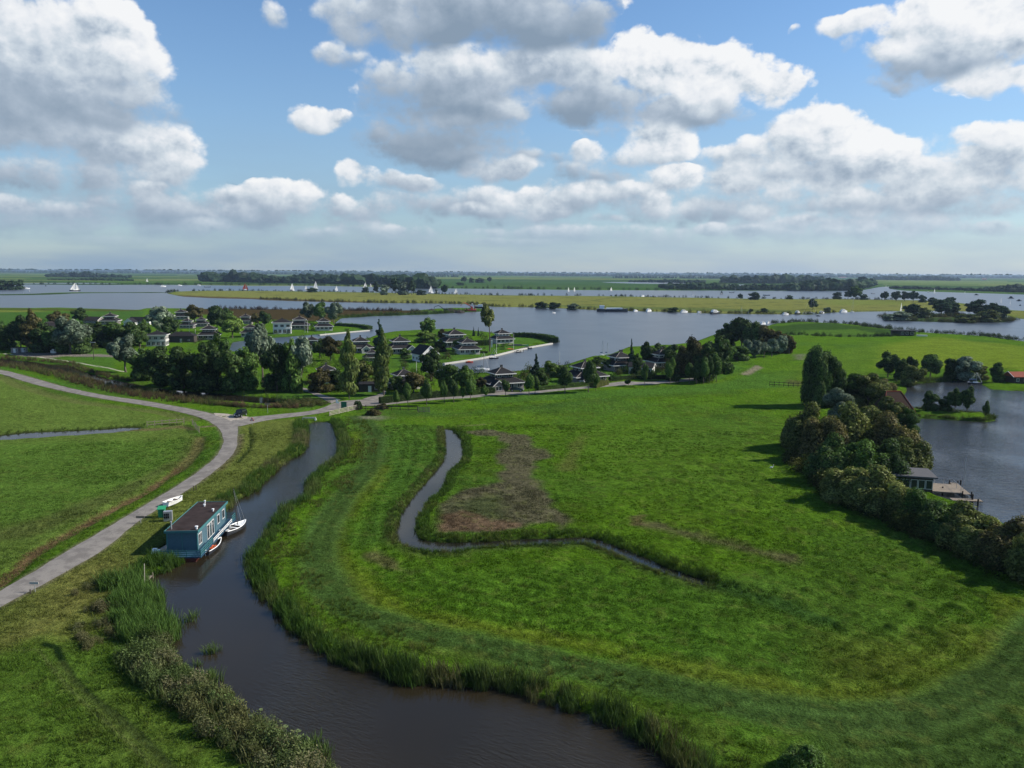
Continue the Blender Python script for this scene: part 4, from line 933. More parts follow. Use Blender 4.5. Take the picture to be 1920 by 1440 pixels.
# meadow tufts
g = np.random.default_rng(11); n = 150000
rr = np.sqrt(g.uniform(40**2, 190**2, n)); aa_ = g.uniform(-math.radians(37), math.radians(37), n)
keepd = g.random(n) < np.clip((88/rr)**1.1, 0, 1); rr = rr[keepd]; aa_ = aa_[keepd]
P = np.column_stack([rr*np.sin(aa_), rr*np.cos(aa_)])
s = terrain_s(P); dr = np.full(len(P), -1e6)
for q in road_poly: dr = np.maximum(dr, sdf(P[:, 0], P[:, 1], W(q, LAND_Z), 5))
ok = (s < -.7) & (dr < -.5) & (fbm(P[:, 0], P[:, 1], 2.3, 2) > .34); P = P[ok]
hue = ground_cover(P[:, 0], P[:, 1], np.hypot(P[:, 0], P[:, 1]))*1.12*g.uniform(.8, 1.3, (len(P), 1))
bandm = line_mask(P[:, 0], P[:, 1], BAND, 3.2, 1.2)
trk = line_mask(P[:, 0], P[:, 1], fr(0, 1040, 3.6, [(300,610),(380,630),(420,720),(500,840),(600,940),(730,1050),(870,1160),(980,1260),(1100,1380),(1250,1560)]), .5, .15)
scl = g.uniform(.5, 1.25, len(P))*(1-.55*bandm)*(1-.9*trk)*(.6+.8*fbm(P[:, 0], P[:, 1], 6, 2))
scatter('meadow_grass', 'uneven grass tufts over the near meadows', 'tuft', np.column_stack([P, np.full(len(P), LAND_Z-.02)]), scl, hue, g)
# ------------------------------------------------------------------ trees: x, base y, top y, width (photo px), shape, foliage, description
T = [
 # west end of the village, in front
 (8,655,607,46,'low','dark','dark bushy tree cut by the left edge beside the car park'),
 (40,656,591,44,'round','dark','dark tree rising behind the small brick gate shelter at the far left'),
 (62,657,581,42,'poplar','brown','tall bronze green tree, highest of the left front group'),
 (84,660,604,50,'low','dark','dense dark tree right of the tall bronze one'),
 (108,662,612,50,'low','green','broad low tree over the car park edge'),
 (132,664,593,69,'willow','silver','silvery leaved tree above the car park'),
 (152,663,618,40,'low','dark','last dark tree at the right end of the car park group'),
 (112,614,583,40,'round','brown','dull brown green tree behind the silvery one, by the low houses'),
 (150,606,577,28,'round','dark','rounded dark tree on the lawn near the western shore'),
 (185,650,603,48,'low','dark','dark tree at the left end of the hedge like grove'),
 (212,650,602,46,'low','green','grove tree just below the white house with the band of windows'),
 (240,650,602,46,'low','dark','dark grove tree between the silver tree and the tall white house'),
 (262,652,606,40,'round','dark','dark grove tree touching the left wall of the tall white house'),
 (272,640,598,22,'round','green','slim green tree left of the tall white house'),
 (236,698,626,56,'willow','silver','pale silvery tree standing alone on the lawn by the canal'),
 (300,628,575,56,'willow','silver','big silvery crowned tree behind the tall white house'),
 (322,640,592,34,'low','dark','dark tree filling the gap right of the big silvery crown'),
 (365,604,571,34,'round','brown','rounded bronze tree on the far shore side of the village'),
 (408,622,573,38,'round','dark','dark tree with a pale flagpole in front'),
 (436,634,592,46,'round','bright','light green rounded tree on the canal lawn'),
 (425,606,578,26,'round','green','green tree behind the dark one in the village centre'),
 # dark grove above the canal
 (272,712,652,50,'low','dark','left end tree of the dark grove above the canal'),
 (300,722,645,62,'low','dark','dark grove tree right of the lone silvery tree'),
 (345,728,647,64,'low','dark','dark grove tree above the widest part of the canal'),
 (388,732,642,64,'low','dark','massive dark tree in the middle of the canal grove'),
 (412,705,624,42,'round','green','taller green tree rising out of the canal grove'),
 (432,734,652,58,'low','dark','dark grove tree over the reeds'),
 (462,730,650,52,'low','green','green tree of the canal grove below the silvery giant'),
 (492,716,603,56,'willow','silver','tall silvery green giant in the middle of the village'),
 (520,734,640,58,'low','dark','dark tree between the silvery giant and the silver willow'),
 (548,735,635,40,'low','green','green tree pressed against the silver willow'),
 (566,733,627,52,'willow','silver','silver willow with a pale cascading crown, right of the grove'),
 # village centre
 (578,602,567,28,'round','silver','left one of three trees on the point by the white houses'),
 (601,603,566,28,'round','green','middle one of three trees on the point by the white houses'),
 (626,607,566,32,'willow','silver','right, silvery one of three trees on the point by the white houses'),
 (497,613,583,26,'round','dark','dark tree left of the white cube house'),
 (479,610,587,20,'round','brown','small bronze tree behind the village lawn'),
 (600,672,634,30,'round','dark','dark tree left of the bronze crowned one in the village centre'),
 (620,676,630,40,'round','brown','bronze crowned tree right of the black roof by the canal'),
 (603,734,690,50,'low','brown','reddish bush like tree below the roof with the white chimney'),
 (632,730,690,36,'low','dark','dark shrub tree left of the first poplar'),
 (685,728,674,38,'low','olive','olive shrub tree between the two poplars'),
 (655,748,620,36,'poplar','poplar','left one of two tall columnar poplars beside the lane'),
 (720,741,620,38,'poplar','poplar','right one of two tall columnar poplars beside the lane'),
 (712,655,598,30,'conifer','fir','pointed dark fir behind the right poplar'),
 (776,737,697,52,'round','brown','purple brown tree behind the clipped hedge'),
 (744,736,703,26,'low','dark','dark low tree against the right poplar'),
 (808,714,654,44,'round','dark','dark tree in front of the white gabled house'),
 (840,738,682,50,'round','green','left one of two full round trees behind the hedge'),
 (875,737,684,42,'round','green','right one of two full round trees behind the hedge'),
 (803,630,596,32,'round','green','rounded tree on the lake side between two black roofs'),
 (797,642,620,42,'low','bright','light green shrub tree below the rounded lake side tree'),
 (830,642,616,24,'round','brown','rusty brown tree beside the largest black roof'),
 (864,657,632,34,'low','green','green shrub tree in front of the balcony house'),
 (826,660,636,24,'low','dark','dark shrub tree left of the balcony house'),
 (888,630,612,6,'conifer','fir','left one of two tiny pointed firs by the lake'),
 (897,630,613,5,'conifer','fir','right one of two tiny pointed firs by the lake'),
 (918,659,573,40,'tall','olive','tall thin trunked tree with a high airy crown beside the harbour'),
 (750,652,633,16,'low','dark','small dark shrub tree below the square black roof'),
 (760,672,652,22,'low','green','small green tree against the white gabled house'),
 # around the large black roofed house and eastwards
 (1004,718,663,32,'conifer','fir','ragged blue green fir right of the large black roofed house'),
 (1014,722,690,30,'low','dark','dark shrub tree under the ragged fir'),
 (1032,706,675,30,'low','bright','light green tree with feathery top by the harbour mouth'),
 (1051,708,684,18,'low','dark','dark shrub left of the double roofed house'),
 (902,732,706,22,'round','brown','brownish round tree in front of the low gable'),
 (934,734,712,20,'round','green','round garden tree in front of the porch'),
 (1122,690,668,32,'low','dark','dark shrubbery right of the double roofed house'),
 (1145,694,672,36,'low','dark','dark shrubbery below the house with two chimneys'),
 (1183,697,635,20,'conifer','fir','narrow dark fir right of the house with two chimneys'),
 (1193,706,662,24,'low','dark','dark tree at the foot of the narrow fir'),
 (1213,686,640,32,'round','dark','left one of three umbrella shaped trees over a sunny lawn'),
 (1235,686,644,32,'round','dark','middle one of three umbrella shaped trees over a sunny lawn'),
 (1258,690,645,34,'round','dark','right one of three umbrella shaped trees over a sunny lawn'),
 (1282,706,646,38,'low','brown','bronze topped tree in the dense eastern clump'),
 (1302,712,632,48,'round','brown','rust tinged tall tree in the eastern clump'),
 (1322,714,643,48,'low','dark','dark tree in the eastern clump behind the young avenue'),
 (1342,706,629,50,'round','dark','dark tree hiding the easternmost black roof'),
 (1358,700,634,40,'low','green','green tree at the right edge of the eastern clump'),
 (1262,714,675,30,'low','dark','low dark tree at the left of the eastern clump'),
 # big group at the shore, right of the village
 (1358,652,614,43,'low','dark','left tree of the large group on the shore'),
 (1372,652,601,40,'round','dark','second tree from the left in the large shore group'),
 (1392,655,595,52,'round','dark','tallest tree of the large shore group'),
 (1414,658,603,48,'round','dark','dark tree right of the tallest in the shore group'),
 (1436,660,608,48,'low','brown','bronze tinted tree in the shore group'),
 (1460,662,620,40,'low','brown','brownish tree at the right slope of the shore group'),
 (1382,676,647,45,'low','dark','dark round bush below the shore group'),
 (1402,672,636,28,'willow','silver','first from the left of the row of grey willows'),
 (1416,672,637,26,'willow','silver','second grey willow of the row'),
 (1432,671,640,24,'willow','silver','third grey willow of the row'),
 (1447,669,634,26,'willow','silver','fourth grey willow of the row'),
 (1464,665,629,26,'willow','silver','fifth grey willow of the row'),
 (1480,664,628,24,'low','brown','brown bush ending the row of grey willows'),
 # right: trees near the pond
 (1665,708,660,42,'round','dark','left one of the trees by the pond head'),
 (1690,712,672,30,'low','dark','dark tree between the pond head trees'),
 (1712,722,684,44,'low','olive','olive bush leaning over the pond head'),
 (1708,702,668,26,'round','dark','slim dark tree behind the olive pond bush'),
 (1744,708,664,44,'round','dark','broad dark tree on the north side of the pond'),
 (1783,710,670,28,'low','dark','dark tree left of the greyish spreading one'),
 (1812,712,667,48,'low','silver','greyish spreading tree on the pond shore'),
 (1838,712,684,30,'low','olive','thin olive bush beside the greyish tree'),
 (1869,716,677,28,'low','dark','dark egg shaped tree near the red roofed hut'),
 (1744,770,731,30,'low','dark','left tree on the pond islet'),
 (1772,771,742,26,'low','dark','low tree second on the pond islet'),
 (1790,772,727,28,'round','dark','tall tree in the middle of the pond islet'),
 (1812,774,723,26,'round','dark','tallest, rightmost full tree of the pond islet'),
 (1848,785,752,14,'young','dark','small lone tree at the tip of the pond islet'),
]
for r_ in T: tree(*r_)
# avenue of young trees along the lane
AV = [(744,764,731,15,'bright','first young tree of the avenue, pale green, beside the field fence'),(765,761,718,20,'green','second young tree of the avenue, above the fence posts'),(800,760,713,24,'dark','young tree with a long pale trunk by the field gate'),
 (833,756,714,16,'green','slender young tree right of the field gate'),(851,755,711,20,'dark','young tree before the round pair, left of two close together'),(867,752,724,10,'green','thinnest sapling of the avenue'),(882,751,710,24,'green','young tree against the right round tree'),
 (909,748,722,14,'green','small young tree left of the parked dark car'),(948,742,712,20,'dark','young tree whose crown hides the parked dark car'),(992,742,700,22,'green','young tree in front of the ragged fir'),(1003,739,704,20,'dark','young tree leaning to the right one before the fir'),
 (1059,738,687,28,'dark','full young tree left of the double roofed house'),(1103,736,676,30,'dark','largest young tree, in front of the double roofed house'),(1117,733,700,14,'green','narrow young tree beside the largest one'),(1178,723,711,15,'dark','low round shrub tree on the lane edge'),
 (1208,725,682,16,'green','slim young tree with a tall trunk east of the road bend'),(1222,714,694,16,'dark','small garden tree beside the eastern hedge'),(1256,721,672,24,'green','young tree in front of the eastern hedge'),(1292,719,680,20,'green','young tree at the shaded end of the lane'),
 (1306,720,680,21,'dark','young tree second from the shaded lane end'),(1319,720,671,24,'green','close set young tree where the lane meets the clump'),(1330,718,667,24,'dark','second close set young tree at the clump'),(1343,717,665,26,'green','last young tree of the avenue, on the open grass')]
for x, yb, yt, w, mt, lb in AV: tree(x, yb, yt, w, 'young', mt, lb, name='young_tree', group='young trees lining the village lane')
# east hedge and the large dark elm
HD = [(1533,762,640,56,'fan','dark','huge dark upright tree at the head of the right hedge','tree'),(1556,762,672,50,'low','dark','dark tree leaning out of the huge upright one','tree'),(1592,758,700,62,'low','green','grey green crowns right of the huge dark tree','tree'),
 (1628,764,702,64,'low','olive','olive thicket in front of the brown farmhouse roof','tree'),(1570,790,727,52,'low','silver','grey leaved tree below the huge dark one','tree'),(1655,760,712,40,'low','brown','brownish tree left of the farmhouse roof','tree'),
 (1668,806,744,50,'low','olive','olive bush right below the farmhouse roof','willow_bush'),(1700,812,768,40,'low','green','green bush at the pond side of the hedge','willow_bush'),
 (1510,842,752,58,'bush','olive','left corner bush of the big hedge thicket','willow_bush'),(1545,865,760,62,'bush','brown','rusty brown bush in the big thicket','willow_bush'),(1588,858,742,72,'bush','olive','yellow green bush crowning the big thicket','willow_bush'),
 (1632,842,735,70,'bush','olive','tall olive bush in the back of the thicket','willow_bush'),(1668,868,762,74,'bush','brown','bronze bush leaning towards the pond','willow_bush'),(1700,884,800,60,'bush','olive','bush hanging over the pond edge','willow_bush'),
 (1560,900,812,66,'bush','dark','shaded dark bush at the meadow foot of the thicket','willow_bush'),(1610,905,800,74,'bush','green','green bush in the middle of the thicket','willow_bush'),(1655,905,812,66,'bush','dark','dark bush behind the black boathouse','willow_bush'),
 (1590,938,852,72,'bush','olive','pale olive bush where the hedge narrows','willow_bush'),(1640,950,860,76,'bush','olive','pale bush in front of the boathouse roof','willow_bush'),(1682,968,882,70,'bush','olive','bush before the boathouse wall','willow_bush'),
 (1722,984,905,70,'bush','green','bush below the boathouse deck','willow_bush'),(1764,1002,918,74,'bush','dark','darker bush beside the mooring jetty','willow_bush'),(1806,1022,932,78,'bush','olive','bush right of the mooring jetty','willow_bush'),
 (1850,1042,948,80,'bush','olive','sunlit bush near the right edge','willow_bush'),(1895,1060,956,82,'bush','brown','tawny bush cut by the right edge','willow_bush'),(1945,1085,965,90,'bush','olive','last bush of the hedge, running out of the picture','willow_bush')]
for x, yb, yt, w, kd, mt, lb, nm in HD:
    tree(x, yb, yt+(5 if kd == 'bush' and x > 1580 else -3), w*(1.4 if kd == 'bush' else 1.12), kd, mt, lb, q='near', name=nm, cat='tree' if nm == 'tree' else 'bush', group='trees and bushes of the right hand hedge')
tree(1508, 1452, 1385, 86, 'bush', 'green', 'dark leafy bush at the very bottom right of the river bank', q='near', name='bank_bush', cat='bush')
tree(700, 778, 763, 26, 'bush', 'brown', 'brown bush beside the green noticeboard', name='garden_bush', cat='bush')
tree(671, 767, 748, 18, 'bush', 'dark', 'round dark bush right of the green noticeboard', name='garden_bush', cat='bush')
tree(718, 766, 755, 26, 'bush', 'brown', 'low reddish bush along the lane behind the fence', name='garden_bush', cat='bush')
# solitary trees and bushes on the island meadow and islets
ST = [(705,552,527,12,'round','far','tree at the left end of the island grove'),(722,553,533,18,'low','silver','greyish bush like tree of the island grove'),(741,551,521,20,'round','far','tall dark tree of the island grove'),(757,553,528,22,'low','silver','pale spreading tree of the island grove'),
 (772,553,524,20,'round','far','dark tree right in the island grove'),(790,553,543,20,'low','far','low bushes ending the island grove'),(686,548,537,14,'low','far','small bush left of the island grove'),
 (834,552,533,15,'round','far','solitary round tree on the island edge between two sails'),(818,550,542,6,'low','far','tiny bush beside the solitary round tree'),(585,548,539,22,'low','far','low dark clump behind the sails on the left'),
 (1388,561,550,10,'round','far','small round bush on the far island edge'),(1414,562,547,24,'low','far','broad bush on the far island edge'),(1480,561,553,14,'low','far','small dark bush east on the island edge'),(1524,581,559,21,'round','far','solitary tree behind the moored yacht'),
 (1551,585,575,14,'low','silver','grey bush behind the moored motor boats'),(1432,585,577,16,'low','far','low bush on the island shore near the piles'),(1408,585,578,9,'low','far','very small bush on the island shore'),(1262,585,575,24,'low','far','dark bush between the moored boats'),
 (1015,578,565,26,'low','far','left bushes of the scrub on the island shore'),(1040,579,566,24,'low','far','middle bushes of the scrub on the island shore'),(1075,580,568,26,'low','silver','right grey bushes of the scrub on the island shore'),
 (1570,560,547,20,'low','far','left bush of the eastern island grove'),(1590,561,543,18,'round','far','dark tree of the eastern island grove'),(1604,561,536,24,'round','green','bright tall tree of the eastern island grove'),(1620,562,551,16,'low','far','low bush of the eastern island grove'),
 (1659,563,546,18,'round','far','first tree of the clump by the narrow channel'),(1680,565,545,20,'round','far','second tree of the clump by the narrow channel'),(1696,565,546,18,'round','far','third tree of the clump by the narrow channel'),(1712,566,545,18,'round','far','fourth tree of the clump by the narrow channel'),(1728,567,552,18,'low','far','fifth, lower tree of the clump by the narrow channel'),
 (1748,572,557,20,'low','far','bush bridging the clump and the lake islet'),(1779,577,556,24,'low','far','bush right of the bridging one'),
 (1710,594,569,34,'round','far','dark tree at the left part of the lake islet'),(1732,596,576,26,'low','olive','olive bush beside the dark tree on the lake islet'),(1765,592,561,40,'round','far','largest dark tree of the lake islet'),(1785,592,566,30,'low','far','tree right of the largest on the lake islet'),
 (1830,594,561,40,'round','far','broad tree on the right part of the lake islet'),(1860,596,567,36,'round','far','tree near the right end of the lake islet'),(1880,600,574,28,'low','far','last tree of the lake islet'),(1855,603,580,40,'low','olive','low green bush in front of the islet trees'),
 (1815,604,588,44,'low','olive','lowest wide bush on the lake islet shore'),(1690,600,583,40,'low','silver','grey bush at the left shore of the lake islet'),(1668,600,588,26,'low','silver','small grey bush at the very left of the lake islet'),
 (8,543,524,24,'low','far','left tree of the wooded spit at the left edge'),(24,543,525,22,'low','far','middle tree of the wooded spit at the left edge'),(38,542,524,18,'low','far','right tree of the wooded spit at the left edge'),
 (870,530,518,14,'round','far','left tree of the hedge row in the far green polder'),(884,530,520,10,'low','far','second tree of the hedge row in the far green polder'),(900,530,521,20,'low','far','dark middle block of the hedge row in the far green polder'),(918,530,519,9,'round','far','right round tree of the hedge row in the far green polder'),(862,535,529,18,'low','far','low bush in front of the far hedge row')]
for x, yb, yt, w, kd, mt, lb in ST: small_tree(x, yb, yt, w, kd, mt, lb, name='tree' if 'tree' in lb else 'bush', cat='tree' if 'tree' in lb else 'bush')

# ------------------------------------------------------------------ woods that read as one mass
def wood(name, label, pts, ytops, dens_px=3.0, depth=60, seed=1, mat='far', leaves=True):
    g = np.random.default_rng(seed); parts = []
    xs = [p[0] for p in pts]; ys = [p[1] for p in pts]; x = min(xs); P_ = []; Tt = []
    order = np.argsort(xs); xs = np.array(xs)[order]; ys = np.array(ys)[order]; yt = np.array(ytops)[order]
    while x < max(xs):
        yb = np.interp(x, xs, ys); tp = np.interp(x, xs, yt); s = scale_at(x, yb); X, Y = pw(x, yb, LAND_Z)
        h = (yb-tp)*s*g.uniform(.55, 1.15); w = h*g.uniform(.45, .9); Y2 = Y+g.uniform(0, depth)
        v = ICO2[0]*(1+.22*g.normal(size=(len(ICO2[0]), 1))); v = v*[w, w, h*.55]+[X*(Y2/Y), Y2, h*.5]
        parts.append((v, ICO2[1], g.uniform(.55, 1.35)))
        if leaves:
            d = rnd_unit(60, g); Pq = d*[w*1.05, w*1.05, h*.58]+[X*(Y2/Y), Y2, h*.5]; co, q = leaf_quads(Pq, d+rnd_unit(60, g)*.6, max(1.2, s*1.2), g)
            parts.append((co, q, np.repeat(g.uniform(.5, 1.5, 60), 4)))
        x += dens_px*g.uniform(.5, 1.5)
    me = np_mesh(name, parts); add(name, me, FM[mat], 'stuff', label)
wood('far_wood', 'dark wood on the left beyond the upper lake', [(90,519.5),(160,520),(245,521)], [513,511,517], 2.2, 250, 1)
wood('far_wood', 'low dark scrub line on the far left polder', [(90,525),(180,526),(250,527)], [523,521,523], 2.4, 120, 2)
wood('far_wood', 'long dark wood in front of the left horizon', [(378,528),(430,529),(520,531),(580,531)], [514,510,519,518], 2.2, 250, 3)
wood('far_wood', 'grey green wood along the north shore left of the poplars', [(398,529),(500,530),(610,532)], [521,520,524], 2.4, 120, 4)
wood('far_wood', 'dark wood with tall round crowns left of the island grove', [(560,531),(620,532),(690,534),(740,536)], [517,515,517,520], 2.4, 200, 5)
wood('far_wood', 'tall dark trees right behind the island grove', [(735,539),(770,540),(800,541),(815,541)], [519,518,517,524], 3.0, 120, 6)
wood('far_wood', 'dark wood right of the centre beyond the lake', [(1240,542),(1300,543),(1400,544),(1500,545)], [533,531,534,537], 2.4, 150, 7)
wood('far_wood', 'thin scrub line in front of the far right wood', [(1180,529),(1240,530),(1320,531)], [526,524,526], 2.4, 250, 8)
wood('far_wood', 'long dark wood on the right horizon', [(1355,531),(1400,532),(1480,532),(1540,530)], [520,519,517,519], 2.2, 300, 9)
wood('far_wood', 'dark wood behind the narrow channel at the right', [(1478,545),(1530,545.4),(1600,545),(1636,538)], [532,527,527,529], 2.6, 150, 10)
wood('far_wood', 'dark trees left of the channel mouth', [(1510,536),(1560,538),(1600,538),(1640,536)], [527,526,525,523], 2.6, 120, 11)
wood('far_wood', 'low dark shore scrub right of the channel mouth', [(1670,541),(1740,543),(1800,545),(1920,549)], [536,538,540,541], 2.6, 60, 12)
wood('far_wood', 'dark wood at the far right shore', [(1850,546),(1890,547),(1960,549)], [539,534,534], 2.8, 80, 13)
wood('far_wood', 'mixed wood on the right horizon beyond the polder', [(1640,525),(1740,526),(1800,527)], [519,518,521], 2.4, 400, 14)
def hz_y(x, off): return 720-F_PX*math.tan(PITCH)+ROLL*(x-960)+off
HZ = [(-80, 2000, 1.9, 2.0, 900, 21, 'farthest hazy tree line all along the horizon', 1.6), (-80, 700, 3.2, 4.6, 600, 22, 'hazy tree line on the left horizon', 1.9), (640, 1330, 3.4, 4.2, 600, 23, 'hazy tree line on the middle horizon', 2.0), (1280, 2000, 3.6, 4.6, 600, 24, 'hazy tree line on the right horizon', 1.9),
 (-80, 520, 5.6, 4.2, 500, 25, 'broken hedgerows on the left polder', 4.2), (420, 1050, 6.0, 5.2, 500, 26, 'blue green woods left of the middle horizon', 2.6), (1000, 1620, 6.2, 4.8, 500, 27, 'blue green woods right of the middle horizon', 2.8), (1560, 2000, 6.0, 4.8, 500, 28, 'blue green woods on the right polder', 2.8),
 (1150, 1560, 9.2, 4.4, 300, 29, 'scattered trees of the middle distance right of centre', 5.0), (560, 860, 9.0, 4.4, 300, 30, 'scattered trees of the middle distance left of centre', 5.0)]
for x0, x1, off, hp, dep, sd_, lb, dn in HZ:
    wood('horizon_trees', lb, [(x0, hz_y(x0, off)), (x1, hz_y(x1, off))], [hz_y(x0, off-hp), hz_y(x1, off-hp)], dn, dep, sd_, leaves=False)
# hedges: clipped beech hedge and loose garden hedges as single long plants
def hedge(name, label, pts, hh, wd, mat, seed, size=.22, dens=26, cat='hedge', loose=.12):
    g = np.random.default_rng(seed); Pw_ = W(pts, LAND_Z); parts = []
    for i in range(len(Pw_)-1):
        a, b_ = Pw_[i], Pw_[i+1]; L = np.linalg.norm(b_-a); d = (b_-a)/L; nn = np.array([-d[1], d[0]])
        n = int(L*(2*hh+wd)*dens/ (size/.22)**2*.5)
        t_ = g.uniform(0, L, n); k = g.random(n); tot = 2*hh+wd; u = k*tot
        off = np.where(u < hh, -wd/2, np.where(u < hh+wd, u-hh-wd/2, wd/2)); zz = np.where(u < hh, u, np.where(u < hh+wd, hh, tot-u))
        nz = np.zeros((n, 3)); nz[:, :2] = np.where(u < hh, -1, np.where(u < hh+wd, 0, 1))[:, None]*nn; nz[:, 2] = ((u >= hh) & (u < hh+wd))
        wv = (fbm(a[0]+t_, a[1]+zz*3, 1.6, 2)-.4)*loose*2
        P = np.column_stack([a[0]+d[0]*t_+nn[0]*(off), a[1]+d[1]*t_+nn[1]*off, LAND_Z+zz])+nz*wv[:, None]
        co, q = leaf_quads(P, nz+rnd_unit(n, g)*.7, size, g, 1.3); parts.append((co, q, np.repeat(g.uniform(.55, 1.4, n), 4)))
        c0 = a-nn*wd*.42; c1 = b_-nn*wd*.42; c2 = b_+nn*wd*.42; c3 = a+nn*wd*.42; z1 = LAND_Z+hh*.93
        v = [(*c0, .3), (*c1, .3), (*c2, .3), (*c3, .3), (*c0, z1), (*c1, z1), (*c2, z1), (*c3, z1)]
        parts.append((v, [(4, 5, 6, 7), (0, 1, 5, 4), (1, 2, 6, 5), (2, 3, 7, 6), (3, 0, 4, 7)], .5))
    o = add(name, np_mesh(name, parts), FM[mat], None, label, cat); return o
hedge('clipped_hedge', 'long straight clipped dark hedge between the lane and the gardens', [(712,757),(740,754),(800,747),(860,742),(926,737)], 2.0, 1.4, 'dark', 1, .26, 20)
hedge('garden_hedge', 'loose green hedge left of the parked dark car', [(882,741),(905,738),(932,735)], 1.6, 2.0, 'green', 2, .3, 16, loose=.3)
hedge('garden_hedge', 'low green hedge in front of the sunny lawn right of the fir', [(1008,732),(1040,729),(1075,725),(1105,722),(1130,720)], 1.3, 1.6, 'green', 3, .3, 14, loose=.3)
hedge('garden_hedge', 'rounded hedge by the road bend in front of the double roofed house', [(1112,727),(1135,721)], 1.7, 3.2, 'olive', 4, .3, 14, loose=.4)
hedge('garden_hedge', 'straight dark hedge along the eastern gardens', [(1143,715),(1185,711),(1230,711),(1290,708)], 1.5, 1.4, 'dark', 5, .3, 14)
hedge('shore_hedge', 'dark hedge along the tip of the harbour point', [(962,632),(985,632),(1010,634),(1030,637),(1041,642)], 2.6, 4.5, 'green', 6, .5, 18, loose=.5)
hedge('shore_hedge', 'low hedge on the grassy point behind the first fir', [(630,611),(655,612),(680,614),(694,617)], 2.0, 4.0, 'green', 7, .5, 14, loose=.5)
hedge('garden_hedge', 'dark hedge between the balcony house and the harbour lawn', [(888,648),(922,646)], 2.6, 3, 'dark', 8, .45, 14)
hedge('garden_hedge', 'flowering low hedge on the harbour lawn', [(848,660),(880,661),(915,662)], 1.0, 2.2, 'bright', 9, .35, 12, loose=.3)
# ------------------------------------------------------------------ solid builders
class MB:
    def __init__(s): s.v = []; s.f = []
    def add(s, v, f): o = len(s.v); s.v += [tuple(map(float, q)) for q in v]; s.f += [tuple(i+o for i in q) for q in f]; return s
    def box(s, x0, x1, y0, y1, z0, z1): return s.hexa([(x0, y0), (x1, y0), (x1, y1), (x0, y1)], z0, z1)
    def hexa(s, p, z0, z1, p2=None):
        n = len(p); p2 = p2 or p
        return s.add([(*q, z0) for q in p]+[(*q, z1) for q in p2], [tuple(range(n-1, -1, -1)), tuple(range(n, 2*n))]+[(i, (i+1) % n, n+(i+1) % n, n+i) for i in range(n)])
    def obox(s, c, ax, sx, sy, z0, z1):                   # box oriented in plan
        ux, uy = math.cos(ax), math.sin(ax)
        p = [(c[0]+ux*a-uy*b_, c[1]+uy*a+ux*b_) for a, b_ in ((-sx/2, -sy/2), (sx/2, -sy/2), (sx/2, sy/2), (-sx/2, sy/2))]
        return s.hexa(p, z0, z1)
    def tube(s, a, b_, r0, r1=None, n=7): v, f = tube(a, b_, r0, r1 if r1 is not None else r0, n); return s.add(v, f)
    def hip(s, x0, x1, y0, y1, z0, z1, t=.12, ridge=0.0, top=0.0):
        """hip roof shell: eaves rectangle up to a ridge, or to a top rectangle when top>0"""
        cx, cy = (x0+x1)/2, (y0+y1)/2
        if top: P2 = [(cx-top, cy-top), (cx+top, cy-top), (cx+top, cy+top), (cx-top, cy+top)]
        else: P2 = [(cx-ridge-.01, cy-.01), (cx+ridge+.01, cy-.01), (cx+ridge+.01, cy+.01), (cx-ridge-.01, cy+.01)]
        return s.hexa([(x0, y0), (x1, y0), (x1, y1), (x0, y1)], z0, z1, P2)
    def build(s, name, mat, parent=None, loc=None):
        me = bpy.data.meshes.new(name); me.from_pydata(s.v, [], s.f); bm = bmesh.new(); bm.from_mesh(me); bmesh.ops.recalc_face_normals(bm, faces=bm.faces); bm.to_mesh(me); bm.free()
        me.materials.append(mat); o = bpy.data.objects.new(name, me); COL.objects.link(o)
        if parent is not None: o.parent = parent
        if loc is not None: o.location = loc
        return o
def simple(name, col, rough=.7, spec=.3, metal=0.0, vary=.12, sc=2.0, bmp=0.0):
    m, t, b = mat_new(name); tc = t.node('ShaderNodeTexCoord').outputs['Object']
    n = t.noise(tc, sc, 4, .6); c = t.vscale(t.mix(0, col, col), t.ramp(n, .3, .7, 1-vary, 1+vary, False))
    t.put(b.inputs['Base Color'], c); b.inputs['Roughness'].default_value = rough; b.inputs['Specular IOR Level'].default_value = spec; b.inputs['Metallic'].default_value = metal
    if bmp: t.put(b.inputs['Normal'], t.bump(t.noise(tc, sc*6, 3), bmp, .03))
    return m
def lined(name, c1, c2, freq, axis='Z', rough=.85, depth=.5, vary=.2):
    m, t, b = mat_new(name); tc = t.node('ShaderNodeTexCoord').outputs['Object']; x, y, z = t.sep(tc); k = {'Z': z, 'X': x, 'Y': y}[axis]
    f = t.math('FRACT', t.math('MULTIPLY', k, freq)); ed = t.ramp(f, .0, .16, 0, 1)
    n = t.noise(tc, 3.0, 4, .6); c = t.mix(ed, c2, c1); c = t.vscale(c, t.ramp(n, .3, .7, 1-vary, 1+vary, False))
    t.put(b.inputs['Base Color'], c); b.inputs['Roughness'].default_value = rough; t.put(b.inputs['Normal'], t.bump(ed, depth, .03)); b.inputs['Specular IOR Level'].default_value = .15
    return m
